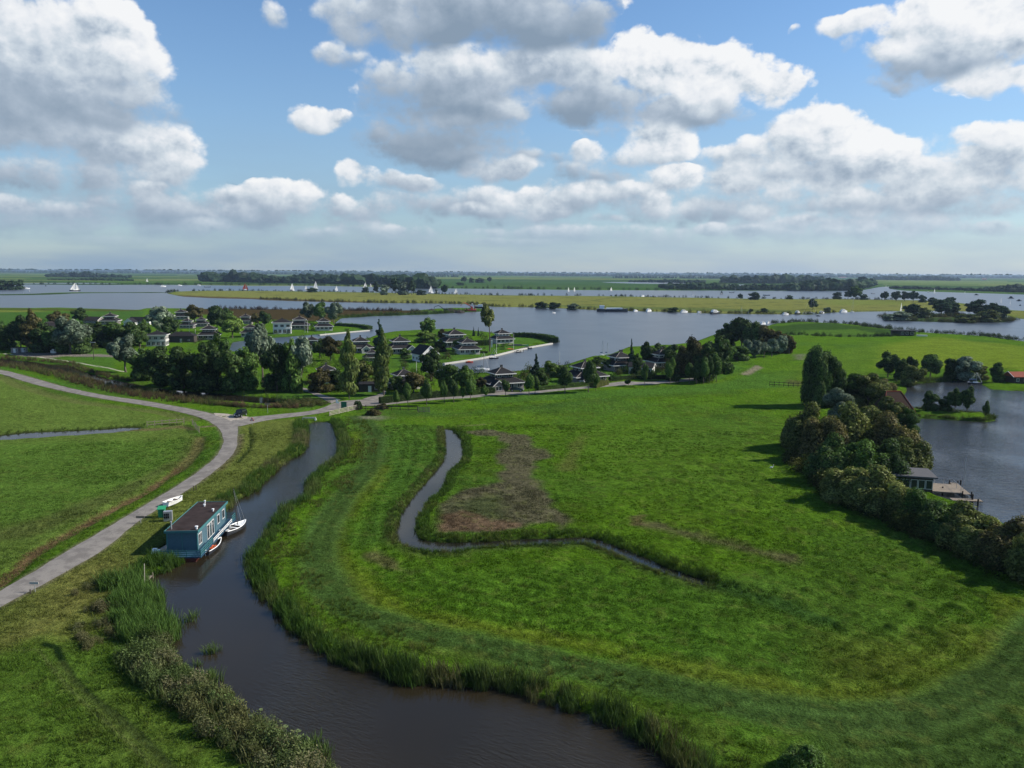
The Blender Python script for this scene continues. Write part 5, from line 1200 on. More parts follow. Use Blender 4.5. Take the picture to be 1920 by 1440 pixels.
M = {'tile': lined('dark_roof_tiles', (.017, .016, .017), (.008, .008, .008), 3.2), 'tile2': lined('worn_roof_tiles', (.035, .029, .027), (.018, .015, .013), 3.2), 'redtile': lined('red_roof_tiles', (.22, .06, .035), (.11, .035, .025), 3.0),
     'brownthatch': lined('brown_roof_tiles', (.040, .021, .014), (.022, .012, .008), 2.0),
     'white': simple('white_paint', (.64, .63, .60), .5, vary=.06), 'plaster': simple('pale_plaster', (.42, .40, .36), .85, vary=.1), 'brickgrey': lined('grey_brick', (.24, .21, .19), (.17, .15, .135), 5.0), 'brickdark': lined('dark_timber_cladding', (.050, .042, .036), (.022, .02, .018), 5.0),
     'glass': None, 'chim': simple('chimney_metal', (.06, .058, .055), .5), 'wood': simple('weathered_wood', (.20, .165, .125), .9, sc=4, vary=.25), 'darkwood': simple('dark_wood', (.045, .037, .03), .9, sc=4, vary=.3), 'palewood': simple('pale_rail_wood', (.32, .29, .23), .85, sc=4, vary=.2),
     'sail': simple('white_sailcloth', (.80, .79, .75), .8, vary=.05), 'redsail': simple('tan_red_sailcloth', (.26, .045, .03), .85), 'darksail': simple('dark_sailcloth', (.05, .07, .08), .85),
     'hullwhite': simple('white_gelcoat', (.78, .78, .76), .25, .5, vary=.04), 'hulldark': simple('dark_hull_paint', (.022, .026, .034), .35, .5), 'hullred': simple('red_hull_paint', (.45, .05, .025), .4, .5), 'hullblue': simple('blue_hull_paint', (.05, .10, .20), .35, .5),
     'metal': simple('galvanised_steel', (.42, .43, .44), .45, .5, .6), 'green': simple('green_paint', (.03, .26, .12), .5), 'dgreen': simple('dark_green_paint', (.02, .13, .07), .55), 'orange': simple('orange_cover', (.62, .11, .03), .7), 'teal': simple('teal_trim_paint', (.045, .15, .155), .5, vary=.08),
     'concrete': simple('concrete', (.38, .37, .33), .9, sc=3, vary=.15), 'black': simple('black_rubber', (.012, .012, .012), .7), 'carblack': simple('black_car_paint', (.008, .009, .012), .12, .6, vary=0), 'cargreen': simple('dark_green_car_paint', (.015, .032, .028), .12, .6, vary=0),
     'mud': simple('dark_mud', (.022, .018, .014), .95, sc=.6, vary=.4, bmp=.8), 'yellow': simple('yellow_paint', (.6, .42, .03), .5), 'signred': simple('red_sign', (.6, .03, .02), .5), 'lamp': simple('lamp_glass', (.7, .7, .68), .3)}
def cloth(name, c):
    m = bpy.data.materials.new(name); m.use_nodes = True; t = NT(m.node_tree); t.n.clear(); o = t.node('ShaderNodeOutputMaterial')
    d = t.node('ShaderNodeBsdfDiffuse'); tr = t.node('ShaderNodeBsdfTranslucent'); d.inputs[0].default_value = (*c, 1); tr.inputs[0].default_value = (*c, 1)
    x = t.node('ShaderNodeMixShader'); x.inputs[0].default_value = .4; t.link(d.outputs[0], x.inputs[1]); t.link(tr.outputs[0], x.inputs[2]); t.link(x.outputs[0], o.inputs[0]); return m
M['sail'] = cloth('white_sailcloth', (.85, .84, .80)); M['redsail'] = cloth('tan_red_sailcloth', (.30, .055, .035)); M['darksail'] = cloth('dark_sailcloth', (.05, .07, .08))
m, t, b = mat_new('window_glass'); b.inputs['Base Color'].default_value = (.02, .026, .03, 1); b.inputs['Roughness'].default_value = .08; b.inputs['Specular IOR Level'].default_value = .6; M['glass'] = m

# ------------------------------------------------------------------ houses
def win_frame(w, h, d=.06, bar=.07, mull=1):
    mb = MB()
    mb.box(-w/2, w/2, -d, 0, 0, bar); mb.box(-w/2, w/2, -d, 0, h-bar, h); mb.box(-w/2, -w/2+bar, -d, 0, bar, h-bar); mb.box(w/2-bar, w/2, -d, 0, bar, h-bar)
    for k in range(mull): x = -w/2+w*(k+1)/(mull+1); mb.box(x-bar/2, x+bar/2, -d, 0, bar, h-bar)
    return mb
WMESH = {}
def window(parent, x, y, z, rz, w=1.4, h=1.2, mull=1, name='window', depth=.03, frame='white'):
    """a window on a wall; local -Y is outwards"""
    key = (round(w, 2), round(h, 2), mull, frame)
    if key not in WMESH:
        f = win_frame(w, h, mull=mull, bar=.07).build('window', M[frame]); p = MB().box(-w/2+.08, w/2-.08, -.035, -.005, .08, h-.08).build('pane', M['glass']); WMESH[key] = (f.data, p.data)
        bpy.data.objects.remove(f); bpy.data.objects.remove(p)
    fm, pm = WMESH[key]
    o = bpy.data.objects.new(name, fm); COL.objects.link(o); o.parent = parent; o.location = (x+math.sin(rz)*.0, y, z); o.rotation_euler = (0, 0, rz)
    p = bpy.data.objects.new('pane', pm); COL.objects.link(p); p.parent = o
    return o
def wall_windows(parent, hx, hy, z, faces, n, w, h, mull=1, cx=0, cy=0, frame='white'):
    for f in faces:
        L = hx if f in 'FB' else hy
        for k in range(n):
            u = -L+2*L*(k+.5)/n
            if f == 'F': window(parent, cx+u, cy-hy-.004, z, 0, w, h, mull, frame=frame)
            if f == 'B': window(parent, cx-u, cy+hy+.004, z, math.pi, w, h, mull, frame=frame)
            if f == 'R': window(parent, cx+hx+.004, cy+u, z, math.pi/2, w, h, mull, frame=frame)
            if f == 'L': window(parent, cx-hx-.004, cy-u, z, -math.pi/2, w, h, mull, frame=frame)
def fascia(mb, hx, hy, z, h=.28, t=.12, cx=0, cy=0):
    mb.box(cx-hx-t, cx+hx+t, cy-hy-t, cy-hy, z, z+h); mb.box(cx-hx-t, cx+hx+t, cy+hy, cy+hy+t, z, z+h)
    mb.box(cx-hx-t, cx-hx, cy-hy, cy+hy, z, z+h); mb.box(cx+hx, cx+hx+t, cy-hy, cy+hy, z, z+h)
def pavilion(x, yb, label, rot=22, k=1.0, lo=(5.0, 4.6), up=3.1, wall='brickgrey', upw='brickdark', tile='tile', chim=1, annex=None, gable=None, name='pavilion_house', zup=0, hole=True):
    X, Y = pw(x, yb, LAND_Z); e = empty(name, (X, Y, LAND_Z-.02), label, 'house', 'black roofed holiday houses of the village', rz=math.radians(rot), sc=(k*.84, k*.84, k*.80))
    a, c = lo; h1 = 2.7; hu = h1+3.1+zup
    MB().box(-a, a, -c, c, -.3, h1).build('wall', M[wall], e)
    MB().hip(-a-.7, a+.7, -c-.7, c+.7, h1+.02, h1+1.7, top=up+.04).build('lower_roof', M[tile], e)
    f = MB(); fascia(f, a+.7, c+.7, h1-.2, .30); f.build('lower_fascia', M['white'], e)
    MB().box(-up, up, -up, up, h1+.9, hu).build('upper_wall', M[upw], e)
    r = MB().hip(-up-.8, up+.8, -up-.8, up+.8, hu+.02, hu+2.0, ridge=.2).build('upper_roof', M[tile], e)
    f = MB(); fascia(f, up+.8, up+.8, hu-.22, .32); f.build('upper_fascia', M['white'], e)
    hp = MB()
    for sx in (-1, 1):
        for sy in (-1, 1):
            hp.tube((sx*(a+.7), sy*(c+.7), h1+.08), (sx*(up+.1), sy*(up+.1), h1+1.72), .09, .09, 5); hp.tube((sx*(up+.8), sy*(up+.8), hu+.08), (sx*.15, 0, hu+2.04), .09, .09, 5)
    hp.build('ridge_tiles', M['brickgrey'], e)
    ch = MB().box(-.35, .35, -.35, .35, hu+1.5, hu+2.75).build('chimney', M['chim'], r); MB().box(-.45, .45, -.45, .45, hu+2.78, hu+2.9).build('chimney_cap', M['chim'], r)
    if chim > 1: MB().box(1.3, 1.7, 1.0, 1.4, hu+.8, hu+2.9).build('chimney', M['chim'], r)
    wall_windows(e, up, up, h1+1.85, 'FR', 3, 1.55, 1.0, 1); wall_windows(e, up, up, h1+1.85, 'L', 2, 1.5, 1.0)
    wall_windows(e, a, c, .9, 'F', 4, 1.7, 1.5, 1); wall_windows(e, a, c, .5, 'R', 3, 1.7, 1.9, 1)
    if annex: gable_wing(e, *annex)
    return e
def gable_wing(e, cx, cy, w, l, hw, hr, wall='plaster', rz=0.0, tile='tile'):
    """low wing with a gable towards local -Y"""
    MB().box(cx-w/2, cx+w/2, cy-l/2, cy+l/2, -.3, hw).add([(cx-w/2, cy-l/2+.01, hw), (cx+w/2, cy-l/2+.01, hw), (cx, cy-l/2+.01, hw+hr), (cx-w/2, cy+l/2-.01, hw), (cx+w/2, cy+l/2-.01, hw), (cx, cy+l/2-.01, hw+hr)], [(0, 1, 2), (3, 5, 4), (0, 3, 4, 1)]).build('wing_wall', M[wall], e)
    o_ = .5; t_ = .16; w2 = w/2+o_; dz = hr*o_/(w/2); rf = MB()
    for s in (-1, 1):
        rf.add([(cx, cy-l/2-.4, hw+hr+.03), (cx+s*w2, cy-l/2-.4, hw-dz+.03), (cx+s*w2, cy+l/2+.4, hw-dz+.03), (cx, cy+l/2+.4, hw+hr+.03), (cx, cy-l/2-.4, hw+hr+.03+t_), (cx+s*w2, cy-l/2-.4, hw-dz+.03+t_), (cx+s*w2, cy+l/2+.4, hw-dz+.03+t_), (cx, cy+l/2+.4, hw+hr+.03+t_)],
               [(0, 1, 2, 3), (4, 7, 6, 5), (0, 4, 5, 1), (3, 2, 6, 7), (1, 5, 6, 2)])
    rf.build('wing_roof', M[tile], e)
    v = MB()
    for s in (-1, 1): v.add([(cx, cy-l/2-.46, hw+hr-.12), (cx+s*w2, cy-l/2-.46, hw-dz-.12), (cx+s*w2, cy-l/2-.46, hw-dz+.2), (cx, cy-l/2-.46, hw+hr+.2), (cx, cy-l/2-.42, hw+hr-.12), (cx+s*w2, cy-l/2-.42, hw-dz-.12), (cx+s*w2, cy-l/2-.42, hw-dz+.2), (cx, cy-l/2-.42, hw+hr+.2)], [(0, 1, 2, 3), (7, 6, 5, 4), (3, 2, 6, 7), (1, 0, 4, 5)])
    v.build('verge_board', M['white'], e)
    window(e, cx, cy-l/2-.004, .7, 0, min(2.2, w*.5), 1.5, 1)
def tower_house(x, yb, label, rot=15, k=1.0, a=4.0, c=3.6, wall='plaster', h=5.6, ww='brickgrey'):
    X, Y = pw(x, yb, LAND_Z); e = empty('cube_house', (X, Y, LAND_Z-.02), label, 'house', 'two storey houses of the village', rz=math.radians(rot), sc=(k*.92, k*.92, k*.9))
    MB().box(-a, a, -c, c, -.3, h).build('wall', M[wall], e); r = MB().hip(-a-.6, a+.6, -c-.6, c+.6, h+.02, h+1.7, ridge=.8).build('roof', M['tile'], e)
    f = MB(); fascia(f, a+.6, c+.6, h-.2, .32); fascia(f, a+.02, c+.02, h/2-.15, .3); f.build('white_band', M['white'], e)
    MB().box(-.35, .35, -.35, .35, h+1.2, h+2.3).build('chimney', M['chim'], r)
    wall_windows(e, a, c, .5, 'FR', 4, 1.45, 1.8, 1); wall_windows(e, a, c, h/2+.6, 'F', 3, 1.7, 1.3, 1); wall_windows(e, a, c, h/2+.6, 'R', 3, 1.6, 1.3, 1)
    return e
def cottage(x, yb, label, rot=0, w=6, l=9, hw=2.6, hr=2.4, wall='plaster', tile='tile', name='cottage', chim=False, cat='house'):
    X, Y = pw(x, yb, LAND_Z); e = empty(name, (X, Y, LAND_Z-.02), label, cat, rz=math.radians(rot)); gable_wing(e, 0, 0, w, l, hw, hr, wall, tile=tile)
    if l > 7: wall_windows(e, w/2, l/2, .8, 'LR', 3, 1.4, 1.2)
    return e
PH = [
 (208,608,'black roofed house with a white window band, leftmost pavilion of the village',12,1.25,{}),
 (340,599,'small far pavilion house with two white stripes near the lake shore',14,1.25,{}),
 (352,615,'low pavilion house whose white eaves show beside a flagpole',10,1.0,{}),
 (378,612,'dark pavilion house behind the one with the white doors',12,1.0,{}),
 (393,636,'pavilion house with white doors on a dark upper floor by the canal',14,1.25,{}),
 (461,607,'grey roofed house showing behind the narrow village house',12,1.1,{}),
 (470,631,'narrow pavilion house with pale walls left of the silvery giant',14,1.15,{'wall': 'plaster', 'upw': 'plaster'}),
 (562,617,'wide black roofed house between the white cube and the tree point',16,1.35,{}),
 (607,619,'pavilion house with a pale lower wall in front of the three trees',18,1.25,{'wall': 'plaster', 'upw': 'plaster'}),
 (585,655,'house with only its black roof showing above the canal bushes',14,1.0,{}),
 (612,716,'black roofed house with a white chimney left of the first poplar',20,.95,{'wall': 'plaster'}),
 (676,660,'black roofed house with small white gable between the poplars',20,1.15,{'annex': (1.5, -6.0, 4, 4, 2.3, 1.6)}),
 (697,676,'small roofed house tucked behind the right poplar',18,.75,{}),
 (750,662,'square black roofed house with a white gabled porch, beside the lake',20,1.25,{'annex': (3.5, -6.2, 4.5, 5, 2.4, 1.8)}),
 (757,728,'near black roofed house with a thin metal chimney right of the right poplar',28,1.0,{'wall': 'plaster', 'upw': 'brickgrey'}),
 (852,650,'largest broad black roof by the lake, left of the harbour',24,1.4,{'upw': 'brickgrey'}),
 (876,663,'house with white balconies facing the harbour lawn',20,1.15,{'wall': 'plaster', 'upw': 'plaster'}),
 (941,643,'pavilion house on the harbour point with a bright right wall',24,1.15,{'wall': 'plaster', 'upw': 'white'}),
 (940,728,'large black roofed pavilion house with porch, nearest to the lane',24,1.12,{'lo': (6.2, 5.2), 'annex': (-4.6, -6.0, 4.4, 5, 2.2, 2.0, 'brickgrey')}),
 (1096,716,'double roofed house with a white gable at the road bend',26,1.15,{'lo': (6.2, 5.0), 'annex': (-3.0, -6.0, 4.4, 4.5, 2.4, 1.9, 'white')}),
 (1162,694,'dark house with two chimneys by the lake',20,1.15,{'chim': 2}),
 (1240,688,'house whose pointed black roof rises over the umbrella trees',22,1.15,{'upw': 'plaster'}),
 (1332,676,'easternmost pointed black roof above the clump of trees',22,1.2,{}),
]
for x, yb, lb, rot, k, kw in PH: pavilion(x, yb, lb, rot, k, **kw)
tower_house(296, 648, 'tall pale house with white bands in front of the big silvery tree', 12, 1.12, 4.4, 3.6)
tower_house(530, 625, 'bright white cube house on the canal lawn', 14, 1.35, 4.2, 3.8, 'white')
CT = [(797,677,'white gabled house with a tall glazed front on the harbour lawn',32,7.5,10,3.6,3.2,'white','tile'),(245,610,'small white gabled cottage right of the leftmost pavilion',6,6,8,2.6,2.2,'white','tile'),
 (266,608,'long low cottage with a white veranda left of the big silvery tree',80,6,16,2.6,2.4,'white','tile'),(176,606,'dark low cottage left of the leftmost pavilion',70,6,14,2.4,2.2,'brickgrey','tile2'),
 (52,614,'half hidden pale cottage behind the left front trees',10,7,9,3.4,2.2,'plaster','tile2'),(95,616,'cottage with a small white gable behind the bronze tree',4,6,8,2.4,2.0,'white','tile2'),(108,618,'long grey roofed cottage behind the silvery tree',82,6,16,2.4,2.0,'brickgrey','tile2'),
 (1203,700,'white walled annex under the umbrella trees',70,5,9,2.8,1.2,'white','tile'),(1272,684,'white corner of a house at the lake side of the eastern clump',60,5,9,3.4,1.4,'white','tile')]
for x, yb, lb, rot, w, l, hw, hr, wl, tl in CT: cottage(x, yb, lb, rot, w, l, hw, hr, wl, tl)
def shed(x, yb, label, rot, w, l, h, wall, name='shed', roof='tile', rh=.25, cat='shed'):
    X, Y = pw(x, yb, LAND_Z); e = empty(name, (X, Y, LAND_Z-.02), label, cat, rz=math.radians(rot))
    MB().box(-w/2, w/2, -l/2, l/2, -.2, h).build('wall', M[wall], e); MB().hip(-w/2-.3, w/2+.3, -l/2-.3, l/2+.3, h+.02, h+rh, ridge=w*.25).build('roof', M[roof], e)
    MB().box(-.5, .5, -l/2-.05, -l/2-.003, .02, 2.0).build('door', M['white'], e); window(e, w/2*.6, -l/2-.004, .9, 0, .9, .8, 0)
    return e
shed(343, 641, 'long dark shed with a low hipped roof right of the tall pale house', 10, 13, 8, 3.4, 'darkwood', rh=2.0)
shed(30, 661, 'small brick shelter with a white fascia beside the car park', 8, 3.0, 2.6, 2.4, 'brickgrey')
shed(45, 660, 'second small shelter right of the brick one at the car park', 8, 2.4, 2.4, 2.1, 'concrete')
shed(102, 662, 'low white topped box at the shaded edge of the car park', 6, 2.4, 2.2, 1.4, 'white')
shed(694, 733, 'dark garage with white doors left of the right poplar', 8, 6.5, 5, 2.6, 'darkwood', rh=.5)
# farmhouse with the steep brown roof, hut with red roof, cabins on the water side
X, Y = pw(1672, 782, LAND_Z); e = empty('farmhouse', (X, Y, LAND_Z), 'farmhouse with a steep red brown hipped roof hidden in the thicket', 'house', rz=math.radians(4), sc=(.62, .6, .80))
MB().box(-6.5, 6.5, -5, 5, -.2, 2.2).build('wall', M['brickgrey'], e); MB().hip(-7.2, 7.2, -5.7, 5.7, 2.22, 8.6, ridge=3.2).build('roof', M['brownthatch'], e); f = MB(); f.tube((7.2, -5.7, 2.3), (3.2, 0, 8.7), .14); f.tube((-7.2, -5.7, 2.3), (-3.2, 0, 8.7), .14); f.tube((-3.2, 0, 8.7), (3.2, 0, 8.7), .16); f.build('ridge_tiles', M['redtile'], e); wall_windows(e, 6.5, 5, .7, 'FR', 3, 1.2, 1.2)
X, Y = pw(1912, 717, LAND_Z); e = empty('red_roofed_hut', (X, Y, LAND_Z), 'dark hut with a bright red tiled roof at the right edge', 'hut', rz=math.radians(4))
MB().box(-4.2, 6, -2.6, 2.6, -.2, 2.3).build('wall', M['darkwood'], e)
MB().add([(-4.7, -3.1, 2.3), (6.5, -3.1, 2.3), (6.5, 3.1, 2.3), (-4.7, 3.1, 2.3), (-4.7, 0, 3.9), (6.5, 0, 3.9)], [(0, 1, 5, 4), (2, 3, 4, 5), (0, 4, 3), (1, 2, 5), (3, 2, 1, 0)]).build('roof', M['redtile'], e)
MB().box(-4.9, -4.72, -3.2, -3.1, 2.1, 2.4).tube((-4.8, -3.15, 2.3), (-4.8, 0, 3.98), .09).tube((-4.8, 3.15, 2.3), (-4.8, 0, 3.98), .09).build('verge_board', M['white'], e); wall_windows(e, 4.2, 2.6, .7, 'F', 3, 1.1, 1.1)
X, Y = pw(1698, 629, LAND_Z); e = empty('lakeside_cabin', (X, Y, LAND_Z), 'flat roofed black cabin on the northern meadow shore', 'cabin', rz=math.radians(-12))
MB().box(-8, 4, -3, 3, 0, 3.0).build('wall', M['brickdark'], e); MB().box(-9, 7, -3.8, 3.8, 3.02, 3.35).build('roof', M['black'], e); p = MB()
for px_, py_ in ((6.6, -3.4), (6.6, 3.4), (4.2, -3.4)): p.box(px_-.12, px_+.12, py_-.12, py_+.12, 0, 3.0)
p.build('porch_posts', M['darkwood'], e); wall_windows(e, 4, 3, .8, 'FR', 3, 1.6, 1.7); MB().box(5, 11, -5.4, -4.2, .1, .9).build('deck', M['white'], e)
# black boathouse on the pond
def walls_between(mb, P, z0, z1): return mb.hexa(P, z0, z1)
c0 = np.array(pw(1657, 872, 3.3)); c1 = np.array(pw(1737, 877, 3.3)); c2 = np.array(pw(1750, 894, 3.3)); c3 = np.array(pw(1690, 891, 3.3))
ctr = (c1+c2)/2; ux = (c1-c0)/np.linalg.norm(c1-c0); rz = math.atan2(ux[1], ux[0])
Lx = np.linalg.norm(c1-c0); Ly = abs(np.dot(c2-c1, [-ux[1], ux[0]]))
cc = (c0+c1+c2+c3)/4; e = empty('boathouse', (cc[0], cc[1], 0), 'black boathouse with a flat grey roof and a deck above the pond', 'boathouse', rz=rz)
MB().box(-Lx*.5, Lx*.42, -Ly*.42, Ly*.42, .1, 2.9).build('wall', M['brickdark'], e); MB().box(-Lx*.55, Lx*.5, -Ly*.5, Ly*.5, 2.95, 3.2).build('roof', simple('roofing_felt', (.10, .10, .105), .95, spec=.05), e)
MB().tube((-Lx*.1, 0, 3.2), (-Lx*.1, 0, 4.0), .16).tube((-Lx*.1, 0, 4.0), (-Lx*.1, 0, 4.25), .26).build('flue', M['metal'], e); wall_windows(e, Lx*.42, Ly*.42, .9, 'F', 5, 1.1, 1.6, 0); wall_windows(e, Lx*.42, Ly*.42, .7, 'R', 2, 1.3, 1.9)
dk = MB().box(Lx*.42, Lx*.42+4.6, -Ly*.45, Ly*.42, .55, .7)
dk.build('deck', M['wood'], e); rl = MB()
for a_ in (0.1, 1.6, 3.1, 4.5):
    rl.tube((Lx*.42+a_, Ly*.40, .7), (Lx*.42+a_, Ly*.40, 1.75), .035)
for a_ in (-.4, 0, .4): rl.tube((Lx*.42+4.5, Ly*a_, .7), (Lx*.42+4.5, Ly*a_, 1.75), .035)
rl.tube((Lx*.42, Ly*.40, 1.75), (Lx*.42+4.5, Ly*.40, 1.75), .03); rl.tube((Lx*.42+4.5, Ly*.40, 1.75), (Lx*.42+4.5, -Ly*.4, 1.75), .03); rl.build('railing', M['metal'], e)
def plank_deck(e, x0, x1, y0, y1, z, n, mat, axis='x'):
    for i in range(n):
        f0 = i/n; f1 = (i+.9)/n
        m_ = MB(); (m_.box(x0+(x1-x0)*f0, x0+(x1-x0)*f1, y0, y1, z, z+.05) if axis == 'x' else m_.box(x0, x1, y0+(y1-y0)*f0, y0+(y1-y0)*f1, z, z+.05)); m_.build('plank', mat, e)
a0 = np.array(pw(1787, 905, .5)); a1 = np.array(pw(1814, 927, .5)); d = a1-a0; L = np.linalg.norm(d)
e = empty('jetty', (a0[0], a0[1], 0), 'narrow wooden jetty beside the boathouse with a thin mast', 'jetty', rz=math.atan2(d[1], d[0])); plank_deck(e, 0, L, -.6, .6, .45, 24, M['wood'])
MB().box(0, L, -.58, -.45, .28, .448).box(0, L, .45, .58, .28, .448).build('beam', M['darkwood'], e)
for i, (u, w_) in enumerate(((.3, -.7), (.3, .7), (L-.2, -.7), (L-.2, .7))): MB().tube((u, w_, -.8), (u, w_, 1.0), .11).build('pile', M['darkwood'], e)
for x, y, yt, lb in ((1801,909,900,'single mooring post left of the jetty'),(1767,922,912,'short mooring post at the boathouse deck'),(1823,941,926,'mooring post behind the hedge, left of two'),(1833,951,935,'mooring post behind the hedge, right of two')):
    X, Y = pw(x, y, 0); s = scale_at(x, y, 0); add('mooring_post', MB().tube((0, 0, -.8), (0, 0, (y-yt)*s), .16, .14).build('tmp', M['darkwood']).data, None, None, lb, 'post', 'mooring posts in the pond').location = (X, Y, 0)
for o in [q for q in bpy.data.objects if q.name.startswith('tmp')]: bpy.data.objects.remove(o)
X, Y = pw(1806, 918, .5); mst = MB().tube((0, 0, 0), (0, 0, 6.0), .05, .03).build('thin_mast', M['metal']); mst.location = (X, Y, .5); mst['label'] = 'thin white mast standing at the end of the pond jetty'; mst['category'] = 'mast'
X, Y = pw(1812, 938, 0.3); e = empty('jetty', (X, Y, 0), 'short second landing stage at the foot of the jetty', 'jetty', rz=math.radians(-8)); plank_deck(e, -2.4, 2.4, -.7, .7, .35, 12, M['wood']); MB().box(-2.4, 2.4, -.6, -.48, .2, .348).build('beam', M['darkwood'], e)
# ------------------------------------------------------------------ the blue houseboat
P0 = np.array(pw(372, 1040, 0)); P1 = np.array(pw(430, 982, 0))
A3 = [np.array(pw(307, 998, 3.6)), np.array(pw(370, 995.5, 3.6)), np.array(pw(425, 941, 3.6)), np.array(pw(369, 943, 3.6))]
ax = (A3[2]-A3[1])/np.linalg.norm(A3[2]-A3[1]); LB = np.linalg.norm(A3[2]-A3[1]); WB = 4.2
nx = np.array([ax[1], -ax[0]])                           # towards the river
cen = (A3[1]+A3[2])/2-nx*WB/2; rz = math.atan2(ax[1], ax[0])-math.pi/2
hb = empty('houseboat', (cen[0], cen[1], 0), 'blue timber houseboat with a flat dark roof moored at the river bank', 'houseboat', rz=rz)
def planked(name, c1, c2):
    return lined(name, c1, c2, 5.5, 'Z', .6, .3, .10)
M['bluewall'] = lined('blue_boards', (.065, .120, .150), (.035, .075, .095), 5.5, 'Z', .6, .3, .12); M['bluedark'] = simple('petrol_blue_paint', (.02, .06, .10), .55)
hx = WB/2-.15; hy = LB/2-.15
MB().box(-WB/2-.25, WB/2+.25, -LB/2-1.9, LB/2+.8, -.5, .55).build('hull', simple('dark_red_hull', (.10, .022, .016), .6), hb)
MB().box(-WB/2-.35, WB/2+.95, -LB/2-2.0, LB/2+.9, .56, .72).build('deck', M['bluedark'], hb)
MB().box(-hx, hx, -hy, hy, .72, 3.42).build('wall', M['bluewall'], hb)
MB().box(-WB/2-.05, WB/2+.05, -LB/2-.05, LB/2+.05, 3.44, 3.6).build('roof', simple('bitumen_roof', (.040, .031, .030), 1.0, spec=.02, vary=.3, sc=.8), hb)
f = MB(); fascia(f, WB/2+.05, LB/2+.05, 3.36, .32, .07); f.build('roof_edge', M['teal'], hb)
t_ = MB(); t_.box(-.05, .05, -hy-.05, -hy-.002, .75, 3.3)
for sx in (-1, 1): t_.box(sx*hx-.08, sx*hx+.08, -hy-.06, -hy-.001, .72, 3.4)
for y0 in (-hy+.1, -hy*.15, hy*.20, hy-.1): t_.box(hx+.002, hx+.05, y0-.05, y0+.05, .72, 3.35)
t_.build('corner_trim', M['teal'], hb)
for u, w, h, z, mu, nm in ((-.82, 1.3, 1.55, 1.35, 1, 'window'), (.42, 1.1, 1.35, 1.55, 0, 'window'), (.78, 1.1, 1.35, 1.55, 0, 'window')): window(hb, hx+.006, u*hy, z, math.pi/2, w, h, mu, nm)
for u in (-.30, -.14, .02): window(hb, hx+.006, u*hy, .85, math.pi/2, .95, 2.1, 0, 'glazed_door')
for (u, v_, r, h) in ((-1.6, -.88, .09, .95), (1.75, -.9, .14, .30), (-.9, .93, .09, .35), (-.5, .70, .12, .22), (1.5, .32, .12, .25)):
    pp = MB().tube((0, 0, 0), (0, 0, h), r).tube((0, 0, h), (0, 0, h+.12), r*1.6).build('roof_vent', M['hullwhite' if h < .9 else 'metal'], hb); pp.location = (u, v_*hy, 3.6)
def railing(parent, pts, z0, h, mat, n=3, post_every=1.5, r=.035, name='railing', board=.10):
    mb = MB()
    for i in range(len(pts)-1):
        a = np.array(pts[i], float); b_ = np.array(pts[i+1], float); L = np.linalg.norm(b_-a); k = max(1, int(L/post_every))
        for j in range(k+1): p = a+(b_-a)*j/k; mb.obox(p, 0, .08, .08, z0, z0+h)
        ang_ = math.atan2(*(b_-a)[::-1])
        for q in range(n): z = z0+h*(q+.7)/n; mb.obox((a+b_)/2, ang_, L, .04, z-board/2, z+board/2)
    return mb.build(name, mat, parent)
railing(hb, [(-WB/2-.3, -LB/2-1.9), (WB/2+.9, -LB/2-1.9), (WB/2+.9, -LB/2+3.2)], .72, .9, M['teal'], 3, 1.6)
railing(hb, [(WB/2+.9, -LB/2+3.6), (WB/2+.9, LB/2-1.0)], .72, .55, M['hullwhite'], 2, 2.0, name='white_railing')
railing(hb, [(WB/2+.9, LB/2-.8), (WB/2+.9, LB/2+.85), (-WB/2, LB/2+.85)], .72, .95, M['teal'], 3, 1.2, name='stern_railing')
g_ = MB(); g_.box(WB/2+.35, WB/2+.40, -LB*.1, LB*.35, .5, .6); g_.build('fender_beam', M['darkwood'], hb)
def hull_mesh(L, Wd, Hh, mb=None, bow=.45, stern=.75, n=12, z0=0.0, sheer=.25, tr=0):
    """boat hull as stations along +X (bow), returns MB and deck outline"""
    mb = mb or MB(); st = []; top = []
    for i in range(n+1):
        u = i/n; x = -L/2+L*u
        w = Wd/2*(stern+(1-stern)*min(1, u/.35)) if u < .35 else Wd/2*max(0.02, 1-((u-.35)/.65)**(1.0/bow))
        zt = z0+Hh*(1+sheer*(2*u-.9)**2); keel = .75
        st += [(x, -w, zt), (x*1.0, -w*.72, z0-.15), (x*.96, 0, z0-.35), (x, w*.72, z0-.15), (x, w, zt)]; top.append((x, w, zt))
    F = []
    for i in range(n):
        for j in range(4): F.append((i*5+j, (i+1)*5+j, (i+1)*5+j+1, i*5+j+1))
    F.append((0, 1, 2, 3, 4)); mb.add(st, F); return mb, top
def deck_from(top, dz=-.06, k=.94, n0=0, n1=None):
    t2 = top[n0:n1]; mb = MB(); m_ = len(t2)
    mb.add([(x, -w*k, z+dz) for x, w, z in t2]+[(x, w*k, z+dz) for x, w, z in t2], [(i, i+1, m_+i+1, m_+i) for i in range(m_-1)]); return mb
def gunwale(top, r=.05):
    mb = MB()
    for i in range(len(top)-1):
        for s in (-1, 1): mb.tube((top[i][0], s*top[i][1], top[i][2]), (top[i+1][0], s*top[i+1][1], top[i+1][2]), r, n=5)
    return mb
